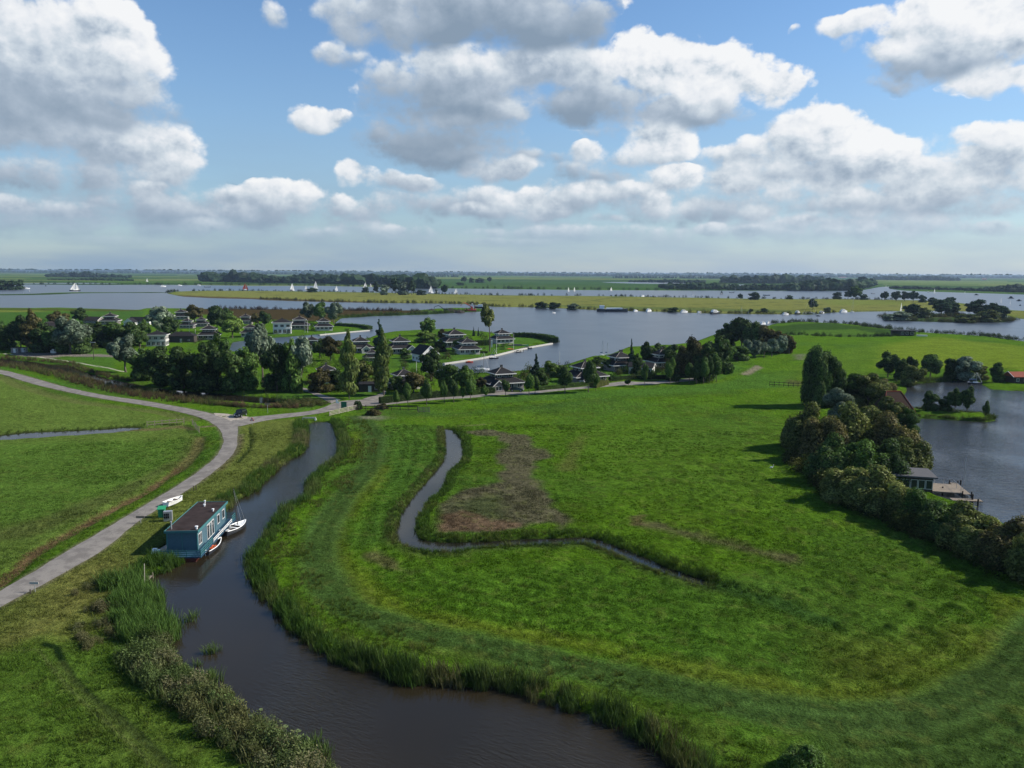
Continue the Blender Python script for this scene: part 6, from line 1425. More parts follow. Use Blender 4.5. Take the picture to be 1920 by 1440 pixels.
# open day sailer beside the houseboat
def orient(px0, px1, z=0): a = np.array(pw(*px0, z)); b_ = np.array(pw(*px1, z)); d = b_-a; return (a+b_)/2, math.atan2(d[1], d[0]), np.linalg.norm(d)
c_, ang_, L = orient((419, 1005), (461, 984))
sb = empty('day_sailer', (c_[0], c_[1], 0), 'white open sailing boat with a dark hull and bare mast beside the houseboat', 'sailing boat', rz=ang_)
h_, top = hull_mesh(L, 2.0, .62); h_.build('hull', M['hulldark'], sb); gunwale(top, .07).build('gunwale', M['hullwhite'], sb)
d_ = deck_from(top, -.03, .95, 7, 13); d_.build('foredeck', M['hullwhite'], sb); deck_from(top, -.35, .9, 0, 8).build('floor', M['hullwhite'], sb)
MB().box(-L*.30, -L*.26, -.75, .75, .42, .50).box(-L*.05, 0, -.85, .85, .42, .5).build('thwart', M['hullwhite'], sb); MB().box(-L*.25, L*.1, -.35, .35, .30, .38).build('cockpit_sole', M['darkwood'], sb)
mst = MB().tube((L*.14, 0, .5), (L*.14, .5, 6.3), .055, .035); mst.tube((L*.14, 0, .9), (-L*.30, 0, 1.0), .04).build('mast', M['darkwood'], sb)
MB().tube((L*.14, .5, 6.2), (L*.47, 0, .75), .012).tube((L*.14, .5, 6.0), (L*.1, -.9, .65), .012).build('rigging', M['metal'], sb)
MB().tube((-L*.5, 0, .7), (-L*.5-.25, 0, .25), .10).box(-L*.5-.3, -L*.5+.05, -.14, .14, .6, .95).build('outboard', M['black'], sb)
c_, ang_, L = orient((386, 1041), (414, 1016))
dg = empty('dinghy', (c_[0], c_[1], 0), 'small dark dinghy with a white rim and orange boards at the houseboat side', 'dinghy', rz=ang_)
h_, top = hull_mesh(L*1.05, 1.45, .5); h_.build('hull', M['hulldark'], dg); gunwale(top, .06).build('gunwale', M['hullwhite'], dg); deck_from(top, -.34, .88, 0, 12).build('floor', M['darkwood'], dg)
MB().box(-.9, -.5, -.5, .5, .25, .32).box(-.2, .5, -.55, -.1, .25, .32).box(-.2, .5, .1, .55, .25, .32).build('thwart', M['orange'], dg); MB().tube((-L*.5, 0, .5), (-L*.5-.12, 0, .0), .07).box(-L*.5-.25, -L*.5, -.12, .12, .4, .75).build('outboard', M['hullwhite'], dg)
c_, ang_, L = orient((311, 951), (342, 938), .5)
rb = empty('rowing_boat', (c_[0], c_[1], LAND_Z+.35), 'cream white rowing boat lying on the grass beside the road', 'rowing boat', rz=ang_)
h_, top = hull_mesh(L, 1.6, .42, stern=.8); h_.build('hull', M['hullwhite'], rb); gunwale(top, .06).build('gunwale', M['white'], rb); deck_from(top, -.3, .9, 0, 12).build('floor', M['plaster'], rb); MB().box(-.9, -.6, -.7, .7, .25, .32).box(.5, .8, -.62, .62, .25, .32).build('thwart', M['wood'], rb)
def at(x, y, z=LAND_Z): X, Y = pw(x, y, z); return (X, Y, z)
# green kiosk and grey meter cabinet with letter boxes
gk = empty('green_cabinet', at(304, 969), 'small green wooden cabinet with a pitched lid beside the road', 'cabinet', rz=.15)
MB().box(-.45, .45, -.4, .4, 0, 1.25).build('body', M['green'], gk); MB().add([(-.6, -.5, 1.25), (.6, -.5, 1.25), (.6, .5, 1.55), (-.6, .5, 1.55), (-.6, -.5, 1.33), (.6, -.5, 1.33), (.6, .5, 1.63), (-.6, .5, 1.63)], [(3, 2, 1, 0), (4, 5, 6, 7), (0, 1, 5, 4), (1, 2, 6, 5), (2, 3, 7, 6), (3, 0, 4, 7)]).build('lid', M['green'], gk); MB().box(.1, .42, -.44, -.402, .1, 1.15).build('door', M['dgreen'], gk)
gc = empty('mail_cabinet', at(315, 976), 'pale grey cabinet with rows of black letter boxes', 'cabinet', rz=.25)
MB().box(-.55, .65, -.35, .35, 0, 1.5).build('body', M['metal'], gc)
for i in range(3):
    for j in range(2): MB().box(-.48+.26*i, -.27+.26*i, -.40, -.352, .45+.42*j, .80+.42*j).build('letter_box', M['black'], gc)
def signpost(x, y, yt, label, plate=(1.1, .35), mat='metal', name='street_sign', rz=0, npost=1, lower=0):
    s = scale_at(x, y); h = (y-yt)*s*1.02; e = empty(name, at(x, y), label, 'sign', rz=rz)
    for k in range(npost): MB().tube(((k-(npost-1)/2)*.6, 0, -.1), ((k-(npost-1)/2)*.6, 0, h), .045).build('post', M['metal'], e)
    MB().box(-plate[0]/2, plate[0]/2, -.10, -.05, h-plate[1], h).build('plate', M[mat], e); return e
signpost(66, 1110, 1090, 'pale oblong sign on a thin pole at the road edge, lower left', (1.05, .28), 'plaster')
signpost(264, 981, 967, 'dark oblong sign on a pole beside the road near the green cabinet', (1.25, .32), 'wood')
signpost(502, 774, 756, 'small sign post among the reeds by the lane', (1.5, .4), 'wood')
signpost(632, 767, 749, 'white road sign on a tall pole, left of the noticeboard', (.5, 1.0), 'hullwhite'); signpost(635, 767, 753, 'shorter white sign pole beside the tall road sign', (.45, .5), 'hullwhite')
nb = empty('noticeboard', at(645, 768), 'green noticeboard on two legs beside the lane', 'noticeboard'); MB().box(-.75, .75, -.05, .05, .35, 2.2).build('board', M['dgreen'], nb)
for s_ in (-1, 1): MB().box(s_*.72-.05, s_*.72+.05, -.1, -.052, -.1, 2.25).build('leg', M['dgreen'], nb)
ws = empty('warning_sign', at(473, 797), 'red rimmed triangular warning sign where the lane meets the road', 'sign'); MB().tube((0, 0, -.1), (0, 0, 1.35), .04).build('post', M['metal'], ws)
tri = [(-.55, 0, 1.05), (.55, 0, 1.05), (0, 0, 2.0)]
def prism_y(mb, P, y0, y1): n = len(P); return mb.add([(p[0], y0, p[2]) for p in P]+[(p[0], y1, p[2]) for p in P], [tuple(range(n)), tuple(range(2*n-1, n-1, -1))]+[(i, n+i, n+(i+1) % n, (i+1) % n) for i in range(n)])
prism_y(MB(), tri, -.09, -.05).build('red_plate', M['signred'], ws); prism_y(MB(), [(p[0]*.62, 0, 1.33+(p[2]-1.33)*.62) for p in tri], -.105, -.093).build('white_face', M['white'], ws); MB().box(-.04, .04, -.115, -.107, 1.25, 1.5).build('mark', M['black'], ws)
for x, y, yt, lb in ((363, 920, 911, 'left one of two thin posts at the road edge above the houseboat'), (368, 919, 911, 'right one of two thin posts at the road edge above the houseboat'), (57, 1113, 1106, 'tiny marker post at the lower road edge')):
    s = scale_at(x, y); o = MB().tube((0, 0, -.1), (0, 0, (y-yt)*s), .06, n=6).box(-.07, .07, -.07, .07, (y-yt)*s, (y-yt)*s+.06).build('marker_post', M['darkwood']); o.location = at(x, y); o['label'] = lb; o['category'] = 'post'
lp = empty('street_lamp', at(176, 674), 'black street lamp with a flat head on the lawn by the car park', 'lamp'); MB().tube((0, 0, -.1), (0, 0, 7.2), .14, .09).build('pole', M['darkwood'], lp); MB().box(-1.1, 1.1, -.2, .2, 7.2, 7.4).build('head', M['metal'], lp)
cu = empty('culvert_wall', at(580, 789, .2), 'white concrete culvert frame at the upper end of the river', 'culvert'); MB().box(-1.7, 1.7, -.15, .15, .6, .95).build('lintel', M['concrete'], cu)
for s_ in (-1, 1): MB().box(s_*1.6-.16, s_*1.6+.16, -.2, .2, -.8, .597).build('pier', M['hullwhite'], cu)
# landing stage near the cattails
c_, ang_, L = orient((262, 1080), (264, 1100), .3); ls = empty('landing_stage', (c_[0], c_[1], 0), 'small grey plank landing stage beside the cattail bed', 'landing stage', rz=math.radians(8)); plank_deck(ls, -1.5, 1.0, -1.9, 1.6, .35, 9, M['wood'])
for u, v_ in ((1.0, -1.8), (1.0, 1.5)): MB().tube((u, v_, -.8), (u, v_, .75), .07).build('pile', M['wood'], ls)
MB().tube((1.15, -2.2, -.6), (1.0, -1.2, 3.0), .05, .04).build('pole', M['palewood'], ls)
o = MB().box(-.5, .5, -.3, .3, 0, .45).box(-.45, .1, -.25, .25, .45, .62).build('white_tub', M['hullwhite']); o.location = at(293, 1037); o['label'] = 'white tub on the bank at the front left corner of the houseboat'; o['category'] = 'tub'
# ------------------------------------------------------------------ cars
def car(x, y, rz, label, paint, kind='suv', L=4.3, Wd=1.8, Hh=1.75):
    e = empty('parked_car', at(x, y, LAND_Z+.06), label, 'car', 'parked cars', rz=rz); w = Wd/2
    prof = {'suv': [(-L/2, .45), (-L/2, 1.0), (-L/2+.1, 1.1), (-L/2+.25, Hh-.05), (-L/2+.6, Hh), (.55, Hh), (1.05, 1.12), (L/2-.1, 1.0), (L/2, .8), (L/2, .45)],
            'hatch': [(-L/2, .4), (-L/2, .9), (-L/2+.35, 1.05), (-L/2+.9, Hh-.05), (-.1, Hh), (.5, Hh-.1), (1.2, 1.0), (L/2-.2, .78), (L/2, .6), (L/2, .4)]}[kind]
    def body(P, ww, inset=.12):
        n = len(P); zt = max(p[1] for p in P); mb = MB(); k = lambda z: ww-inset*max(0, (z-1.0))/(zt-1.0)*1.3
        return mb.add([(p[0], -k(p[1]), p[1]) for p in P]+[(p[0], k(p[1]), p[1]) for p in P], [tuple(range(n)), tuple(range(2*n-1, n-1, -1))]+[(i, n+i, n+(i+1) % n, (i+1) % n) for i in range(n)])
    body(prof, w).build('body', M[paint], e)
    zt = Hh-.12
    for s_ in (-1, 1): MB().box(-L/2+.55, .75, s_*(w-.10)-.03, s_*(w-.10)+.05*1, 1.12, zt).build('side_window', M['glass'], e)
    MB().add([(1.07, -w+.15, 1.16), (1.07, w-.15, 1.16), (.62, w-.22, Hh-.1), (.62, -w+.22, Hh-.1)], [(0, 1, 2, 3)]).build('windscreen', M['glass'], e)
    MB().box(-L/2-.01, -L/2+.02, -w+.25, w-.25, 1.05, 1.1).add([(-L/2+.03, -w+.2, 1.15), (-L/2+.03, w-.2, 1.15), (-L/2+.20, w-.25, Hh-.15), (-L/2+.20, -w+.25, Hh-.15)], [(3, 2, 1, 0)]).build('rear_window', M['glass'], e)
    for sx in (-1, 1):
        for sy in (-1, 1):
            wh = MB().tube((sx*L*.31, sy*(w-.2), .36), (sx*L*.31, sy*(w+.02), .36), .36, n=14).build('wheel', M['black'], e); MB().tube((sx*L*.31, sy*(w+.0), .36), (sx*L*.31, sy*(w+.035), .36), .2, n=10).build('rim', M['metal'], wh)
    for sy in (-1, 1): MB().box(L/2-.04, L/2+.02, sy*w*.7-.16, sy*w*.7+.16, .68, .85).build('headlight', M['lamp'], e); MB().box(-L/2-.02, -L/2+.03, sy*w*.8-.1, sy*w*.8+.1, .75, 1.0).build('tail_light', M['signred'], e)
    MB().box(L/2, L/2+.025, -.26, .26, .5, .62).build('number_plate', M['white'], e); MB().box(-L/2-.03, -L/2-.005, -.26, .26, .55, .67).build('number_plate', M['yellow'], e)
    if kind == 'suv': MB().tube((-L/2-.12, 0, .95), (-L/2-.02, 0, .95), .33, n=14).build('spare_wheel', M['black'], e)
    return e
car(451, 781, math.radians(-96), 'black off-road car parked on the gravel layby by the reeds', 'carblack', 'suv', 4.2, 1.85, 1.85)
car(969, 734, math.radians(-8), 'dark green hatchback parked in the drive of the large black roofed house', 'cargreen', 'hatch', 4.4, 1.8, 1.5)
# ------------------------------------------------------------------ fences and gates
def fence(name, label, p0, p1, n, rails, hh, mat, cat='fence', brd=.14):
    a = np.array(pw(*p0, LAND_Z)); b_ = np.array(pw(*p1, LAND_Z)); L = np.linalg.norm(b_-a); e = empty(name, (a[0], a[1], LAND_Z), label, cat, rz=math.atan2(*(b_-a)[::-1]))
    pm = None; rm = None
    for i in range(n+1):
        o = MB().box(-.07, .07, -.07, .07, -.2, hh+.1).build('post', M[mat], e) if pm is None else bpy.data.objects.new('post', pm)
        if pm is None: pm = o.data
        else: COL.objects.link(o); o.parent = e
        o.location = (L*i/n, 0, 0)
    for i in range(n):
        for k in range(rails):
            if rm is None: o = MB().box(.02, L/n-.02, -.115, -.075, -brd/2, brd/2).build('rail', M[mat], e); rm = o.data
            else: o = bpy.data.objects.new('rail', rm); COL.objects.link(o); o.parent = e
            o.location = (L*i/n, 0, hh*(k+.75)/(rails))
    return e
fence('pale_fence', 'pale slanting board fence below the noticeboard', (618, 780), (670, 768), 3, 4, 1.4, 'palewood', brd=.13)
fence('post_fence', 'dark post and rail fence along the top of the meadow', (670, 769), (783, 771), 7, 2, 1.35, 'darkwood')
fence('field_gate', 'grey field gate at the right end of the dark meadow fence', (784, 773), (805, 773), 2, 4, 1.4, 'wood', 'gate')
fence('field_fence', 'weathered post and rail fence behind the shallow ditch, left field', (276, 800), (345, 794), 5, 2, 1.3, 'wood')
fence('field_gate', 'old grey gate beside the weeds at the road bend', (361, 797), (374, 812), 2, 4, 1.5, 'wood', 'gate')
fence('far_fence', 'dark fence between the small field and the large meadow', (1443, 724), (1505, 727), 7, 2, 1.6, 'darkwood')
fence('shore_piles', 'row of dark piles standing off the island meadow shore', (1386, 589.6), (1470, 590.6), 12, 1, 1.6, 'darkwood', 'piles')
fence('shore_piles', 'row of dark piles between the yachts and the lake islet', (1602, 584.6), (1672, 584.6), 12, 1, 1.6, 'darkwood', 'piles')
# quay edges
def quay(label, pts, w=1.2, h=.62):
    P = W(pts, .5); mb = MB()
    for i in range(len(P)-1):
        d = P[i+1]-P[i]; mb.obox((P[i]+P[i+1])/2, math.atan2(d[1], d[0]), np.linalg.norm(d)+.02, w, -.4, h+.004*i)
    o = mb.build('quay', M['concrete']); o['label'] = label; o['category'] = 'quay'
quay('pale quay edge round the harbour lawn', [(832,681.5),(847,679.5),(900,671.5),(935,664.5),(965,657),(1000,649.5),(1035,643.5)])
quay('pale quay edge of the grassy point in the village canal', [(598,627.5),(645,623),(692,619)], 1.6)
for x0, x1, y, lb in ((1030, 1048, 643, 'dark jetty at the tip of the harbour point'), (985, 1003, 652, 'dark jetty beside the long covered boat'), (966, 980, 661, 'short pale jetty in front of the harbour lawn')):
    c_, ang_, L = orient((x0, y), (x1, y-1.5)); e = empty('harbour_jetty', (c_[0], c_[1], 0), lb, 'jetty', rz=ang_); MB().box(-L/2, L/2, -.8, .8, .35, .5).build('deck', M['darkwood' if 'dark' in lb else 'concrete'], e)
    for u in (-.45, 0, .45): MB().tube((u*L, -.8, -.6), (u*L, -.8, 1.1), .12).build('pile', M['darkwood'], e)
# ------------------------------------------------------------------ boats on the lakes
def sail_mesh(h, foot, x0, z0, dirn, mat, name, e, lean=.0, belly=.3):
    n = 7; V = []; F = []
    for i in range(n+1):
        f = i/n; w = foot*(1-f)**.85+.05
        for j in range(4):
            u = j/3; V.append((x0+dirn*w*u, belly*math.sin(math.pi*u)*(1-f)*w*.35+lean*f*h, z0+h*f)); 
    for i in range(n):
        for j in range(3): F.append((i*4+j, i*4+j+1, (i+1)*4+j+1, (i+1)*4+j))
    V2 = [(x, y+.05, z) for x, y, z in V]; F2 = [tuple(reversed([q+len(V) for q in f])) for f in F]
    MB().add(V+V2, F+F2).build(name, M[mat], e)
def boat(x, yb, kind, hpx, lpx, label, hull='hullwhite', sail='sail', rz=0.0, group=None, cat='boat', name=None):
    s = scale_at(x, yb, 0); X, Y = pw(x, yb, 0); H_ = hpx*s; L = lpx*s*(1.1 if kind in ('sail', 'motor') else 1)
    e = empty(name or {'sail': 'sailing_boat', 'moored': 'moored_yacht', 'motor': 'motor_boat', 'open': 'open_boat', 'barge': 'barge'}[kind], (X, Y, 0), label, cat, group, rz=math.radians(rz))
    Wd = L*.3 if kind != 'barge' else L*.17; hh = max(.5, L*.085) if kind != 'motor' else L*.13
    h_, top = hull_mesh(L, Wd, hh, n=8); h_.build('hull', M[hull], e); deck_from(top, -.02, .98).build('deck', M['hullwhite' if kind != 'open' else 'wood'], e)
    if kind in ('sail', 'moored'):
        MB().hexa([(-L*.15, -Wd*.26), (L*.2, -Wd*.2), (L*.2, Wd*.2), (-L*.15, Wd*.26)], hh, hh+max(.35, L*.05)).build('cabin', M['hullwhite'], e)
        MB().tube((L*.08, 0, hh*.8), (L*.08, 0, H_), max(.07, s*.12), max(.05, s*.08), 5).build('mast', M['wood'] if sail == 'redsail' else M['metal'], e); MB().tube((L*.08, 0, hh+.9), (-L*.42, 0, hh+1.0), max(.06, s*.1), n=5).build('boom', M['metal'], e)
    if kind == 'sail':
        sail_mesh(H_*.84, L*.50, L*.05, hh+.9, -1, sail, 'mainsail', e); sail_mesh(H_*.72, L*.34, L*.12, hh+.4, 1, sail, 'jib', e, belly=.5)
    if kind == 'moored':
        MB().tube((L*.08, 0, H_*.98), (L*.48, 0, hh), .04, n=4).tube((L*.08, 0, H_*.98), (-L*.48, 0, hh), .04, n=4).build('stays', M['metal'], e); MB().box(-L*.4, L*.03, -.18, .18, hh+1.0, hh+1.3).build('furled_sail', M['hullblue'], e)
    if kind == 'motor':
        c1 = MB().hexa([(-L*.38, -Wd*.36), (L*.22, -Wd*.32), (L*.22, Wd*.32), (-L*.38, Wd*.36)], hh, hh*1.9, [(-L*.36, -Wd*.33), (L*.12, -Wd*.28), (L*.12, Wd*.28), (-L*.36, Wd*.33)]); c1.build('cabin', M['hullwhite'], e)
        MB().box(-L*.34, L*.08, -Wd*.37, -Wd*.345, hh*1.35, hh*1.7).box(-L*.34, L*.08, Wd*.345, Wd*.37, hh*1.35, hh*1.7).build('window_band', M['glass'], e)
        MB().box(-L*.30, L*.02, -Wd*.30, Wd*.30, hh*1.9, hh*2.35).build('wheelhouse', M['hullwhite'], e); MB().box(-L*.28, L*.0, -Wd*.31, -Wd*.302, hh*2.0, hh*2.28).box(.0+L*.02, L*.03, -Wd*.26, Wd*.26, hh*2.0, hh*2.28).build('windscreen', M['glass'], e)
        if H_ > hh*3: MB().tube((-L*.2, 0, hh*2.3), (-L*.2, 0, H_), .07, n=5).build('mast', M['metal'], e)
    if kind == 'open':
        MB().hexa([(-L*.3, -Wd*.3), (L*.2, -Wd*.25), (L*.2, Wd*.25), (-L*.3, Wd*.3)], hh, max(hh*1.2, H_), [(-L*.25, -Wd*.1), (L*.12, -Wd*.08), (L*.12, Wd*.08), (-L*.25, Wd*.1)]).build('cover', M[sail], e)
    if kind == 'barge':
        MB().box(-L*.2, L*.32, -Wd*.36, Wd*.36, hh, hh*1.5).build('hatch_cover', M['hullwhite'], e); MB().box(-L*.42, -L*.26, -Wd*.38, Wd*.38, hh, hh*2.4).build('wheelhouse', M['hullwhite'], e); MB().box(-L*.425, -L*.42+.01, -Wd*.3, Wd*.3, hh*1.6, hh*2.2).box(-L*.26, -L*.255, -Wd*.3, Wd*.3, hh*1.6, hh*2.2).build('windows', M['glass'], e)
        MB().tube((L*.36, 0, hh), (L*.36, 0, H_), .12, n=5).build('mast', M['wood'], e)
    return e
BO = [(141,545.5,'sail',15,17,'large two masted looking white sailed ship on the upper left lake','hulldark','sail',160),(276,528.5,'sail',7,4,'white sail far behind the left lake shore','hullwhite','sail',0),(460,544,'sail',13,11,'boat with tan red sails behind the island tip','hulldark','redsail',20),
 (306,537.6,'motor',3,9,'low white motor boat left of three on the upper lake'),(337,535.8,'motor',3,7,'white motor boat in the middle of three on the upper lake'),(373,535.2,'motor',3,6,'white motor boat right of three on the upper lake'),(389,538.6,'barge',3,12,'dark low vessel under the wood on the upper lake','hulldark'),
 (86,536.6,'open',1.6,4,'tiny dark boat alone on the left lake','hulldark','darksail'),(49,541.8,'motor',4,11,'white cruiser moored beside the wooded spit'),(43,550.3,'moored',7,5,'tiny white boat with mast above the thin reed strip'),(55,547,'open',2,5,'tiny white boat right of the one with the mast'),(425,544.4,'open',2,5,'white speck boat at the island tip left of the red sails'),
 (548,544.6,'sail',14,9,'white sail left of the dark clump on the island edge'),(574,543.6,'sail',9,5,'small white sail just left of the tall one behind the clump'),(592,541,'sail',15,8,'tall white sail right behind the dark clump'),(583,531,'sail',6,3,'tiny far sail above the dark clump'),(631,544.8,'sail',9,6,'white sail alone right of the dark clump'),
 (685,541,'sail',12,8,'white sail left of the island grove'),(695,537.6,'sail',6,4,'tiny sail at the left of the island grove'),(808,549,'sail',13,10,'white sail right of the island grove with a cruiser hull'),(818,548.4,'motor',3.5,7,'white cruiser touching the sail right of the grove'),(855,551.5,'sail',11,8,'white sail right of the solitary round tree'),
 (1066,546.4,'sail',8,5,'left one of two sails close together on the middle lake'),(1077,546.2,'sail',8,5,'right one of two sails close together on the middle lake'),(1038,587.4,'motor',3.5,8,'small motor boat crossing the open lake'),(1148,584.4,'barge',9,58,'long white and black barge moored at the island shore','hulldark'),
 (1146,545.4,'sail',7,6,'greenish white sail off the far shore in the middle'),(1298,553.6,'moored',9,5,'yacht with a bare mast on the middle lake'),(1353,551.6,'sail',8,7,'dark brown sail on the middle lake','hulldark','darksail'),(1372,549,'barge',3,10,'dark flat boat right of the dark sail','hulldark'),(1378,547.2,'moored',7,4,'thin masted boat above the dark flat one'),(1437,554.2,'barge',3,13,'dark long boat off the island left of the eastern grove','hulldark'),
 (1192,584.2,'motor',5,12,'white boat first right of the long barge'),(1217,584.4,'motor',5,17,'white boat second right of the long barge'),(1283,586.4,'motor',5,17,'grey white boat left of the moored cruiser pair'),(1312,587.2,'motor',5,12,'white cruiser between the grey one and the dark hulled one'),(1341,588.6,'motor',9,24,'large cruiser with a dark hull on the island shore','hulldark'),
 (1473,590.6,'motor',6,15,'white cruiser first in the row of moored yachts'),(1496,589.4,'motor',6,20,'white boat with a dark hull second in the row','hulldark'),(1518,588.8,'moored',36,24,'long white yacht with the tallest mast in the row'),(1541,587.6,'motor',5,14,'small white boat right of the tallest mast'),(1582,586,'motor',7,19,'white motor cruiser right in the row'),(1598,585.4,'moored',27,9,'last yacht of the row with a slim mast'),(1534,593,'open',2,8,'dark tender below the yacht row','hulldark','darksail'),
 (1205,556.2,'motor',3.5,10,'white boat moored on the far side of the island meadow'),(1224,557,'open',3,12,'dark and white boat on the far side of the island meadow','hulldark'),
 (1419,609.6,'motor',9,18,'white motor yacht, left one of three by the shore group'),(1431,608.4,'motor',11,16,'white motor yacht, middle one of three by the shore group'),(1441,606.6,'motor',10,14,'white motor yacht, right one of three by the shore group'),
 (1637,551,'moored',10,9,'dark hulled boat with mast beside the channel','hulldark'),(1661,539.6,'sail',5,3,'tiny sail in the narrow channel'),(1752,550,'sail',9,5,'white sail on the right lake'),(1809,551,'sail',5,3,'very small sail right of it on the lake'),(1689,588,'sail',21,9,'white sail peeping over the left end of the lake islet','hullwhite','sail',120),
 (1877,568,'sail',9,4,'white sail near the right edge'),(1894,572.4,'sail',11,6,'second sail at the right edge, with a wider hull'),(1831,553.4,'open',2.5,9,'dark boat with passengers on the right lake','hulldark','darksail'),(1896,559.6,'open',4,12,'dark crowded boat at the right edge','hulldark','darksail'),(1911,564.4,'open',3,10,'long dark boat below the crowded one','hulldark','darksail'),
 (1913,573,'open',2,4,'tiny dark boat lowest at the right edge','hulldark','darksail'),(1741,548,'open',2,5,'tiny boat left of the white sail on the right lake','hulldark'),
 (880,680,'open',3.5,14,'red speed boat moored at the harbour lawn','hullred','orange',6),(926,672.4,'moored',18,18,'boat under a white cover at the harbour quay','hulldark','sail',12),(905,694,'moored',34,26,'white yacht with a reddish mast in the harbour inlet','hullwhite','redsail',14),
 (956,656,'open',3,14,'orange covered boat drawn up on the harbour lawn','hullred','orange',8),(972,659.6,'open',3,10,'small dark boat below the orange covered one','hulldark','darksail',10),(988,654,'open',4,20,'black tarpaulin covered boat at the quay','hulldark','darksail',10),(972,650,'open',5,38,'long green grey tarpaulin roofed boat shelter on the harbour lawn','dgreen','darksail',8),
 (1129,667.4,'moored',30,10,'white yacht moored behind the double roofed house'),(1138,667,'moored',25,8,'second masted yacht behind the double roofed house'),(1388,613,'moored',38,14,'tall masted yacht behind the shore trees'),(1401,612,'moored',29,12,'second masted yacht behind the shore trees'),(1828,720,'moored',22,24,'dark yacht with a slim mast on the far pond shore','hulldark','sail',-20)]
for r_ in BO:
    x, yb, kd, hp, lp_, lb = r_[:6]; boat(x, yb, kd, hp, lp_, lb, *(r_[6:7] or ('hullwhite',)), sail=r_[7] if len(r_) > 7 else 'sail', rz=r_[8] if len(r_) > 8 and kd not in ('sail',) else (random.Random(x).uniform(28, 52) if kd in ('sail', 'motor') else random.Random(x).uniform(-18, 18)), cat='sailing boat' if kd in ('sail', 'moored') else 'boat')
# flag poles in the village
for x, yb, yt, lb in ((401, 602, 580, 'white flagpole in front of the dark tree'), (355, 622, 594, 'yellowish flagpole by the low pavilion house'), (367, 637, 617, 'pale flagpole right of the long dark shed'), (572, 624, 603, 'left yellow flagpole by the white cube house'), (577, 624, 601, 'right yellow flagpole by the white cube house'), (611, 632, 623, 'short white pole on the village canal bank'), (781, 705, 677, 'white flagpole on the lawn left of the dark round tree'), (963, 655, 626, 'white flagpole beside the harbour point house'), (931, 662, 631, 'thin white pole on the harbour lawn'), (1049, 692, 660, 'thin white pole left of the double roofed house')):
    s = scale_at(x, yb); o = MB().tube((0, 0, -.1), (0, 0, (yb-yt)*s), .10, .06, 6).tube((0, 0, (yb-yt)*s), (0, 0, (yb-yt)*s+.15), .12, .02, 6).build('flagpole', M['white']); o.location = at(x, yb); o['label'] = lb; o['category'] = 'flagpole'
# harbour garden things: terrace wall and white statue like post
o = MB().box(-.35, .35, -.35, .35, 0, 3.4).box(-.5, .5, -.5, .5, 3.4, 3.6).build('garden_pillar', M['white']); o.location = at(922, 651); o['label'] = 'white pillar on the harbour lawn beside the dark hedge'; o['category'] = 'pillar'
# ------------------------------------------------------------------ dredging works
X, Y = pw(884, 583.5, 0); s = scale_at(884, 583.5, 0)
dr_ = empty('dredging_pontoon', (X, Y, 0), 'red crane pontoon with a white cabin dredging behind the peninsula', 'pontoon', rz=math.radians(3))
MB().box(-13*s, 9*s, -5, 5, -.5, 2.0).build('pontoon_deck', M['hullred'], dr_); MB().box(-1.5*s, 2.5*s, -2.5, 2.5, 2.0, 4.6).build('machine_house', M['hullred'], dr_); MB().box(.2*s, 3.0*s, -2, 2, 4.6, 7.4).build('cabin', M['hullwhite'], dr_)
MB().tube((0, 0, 4.4), (-14*s, 0, 8.6), .5, .3, 5).tube((-14*s, 0, 8.6), (-21*s, 0, 5.0), .3, .2, 5).build('boom', M['hullred'], dr_); MB().tube((6*s, 0, 2), (6*s, 0, 8), .35).build('spud_pole', M['darkwood'], dr_)
X, Y = pw(836, 585, 0.3); ex = empty('excavator', (X, Y, 0.3), 'black long armed excavator on the mud heap', 'excavator')
MB().box(-2.2, 2.2, -1.6, 1.6, 0, 1.2).build('tracks', M['black'], ex); MB().box(-2.2, 2.0, -1.5, 1.5, 1.3, 3.4).build('body', M['hulldark'], ex); MB().tube((-1.5, 0, 2.6), (-7, 0, 6.2), .4, .3, 5).tube((-7, 0, 6.2), (-11, 0, 4.8), .3, .2, 5).tube((-11, 0, 4.8), (-11.4, 0, .6), .25, .2, 5).build('arm', M['hulldark'], ex); MB().box(-12.2, -10.8, -.6, .6, .0, 1.0).build('bucket', M['black'], ex)
def heap(x, yb, w, h, d, label, seed):
    s = scale_at(x, yb, .3); X, Y = pw(x, yb, .3); g = np.random.default_rng(seed); n = 16; v = []; f = []
    for i in range(n+1):
        for j in range(n+1):
            u, q = i/n*2-1, j/n*2-1; r = max(0, 1-(u*u+q*q)); v.append((u*w*s/2, q*d, h*s*r**.7*(.7+.6*fbm(np.array(u*9+x), np.array(q*9), 3.0, 3))-.4))
    for i in range(n):
        for j in range(n): f.append((i*(n+1)+j, (i+1)*(n+1)+j, (i+1)*(n+1)+j+1, i*(n+1)+j+1))
    o = MB().add(v, f).build('mud_heap', M['mud']); o.location = (X, Y, .2); o['label'] = label; o['category'] = 'mud heap'
heap(846, 584.5, 34, 7, 9, 'large black mud heap beside the excavator', 1); heap(862, 586, 20, 6, 6, 'smaller black mud heap in front of the red pontoon', 2); heap(809, 582, 14, 4, 7, 'low dark mound left of the excavator', 3)
X, Y = pw(903, 577.5, 0); e = empty('work_boat', (X, Y, 0), 'dark work boat behind the red pontoon', 'boat'); h_, top = hull_mesh(16, 4.5, 1.4); h_.build('hull', M['hulldark'], e); MB().box(-4, 1, -1.6, 1.6, 1.4, 3.8).build('cabin', M['hullwhite'], e)
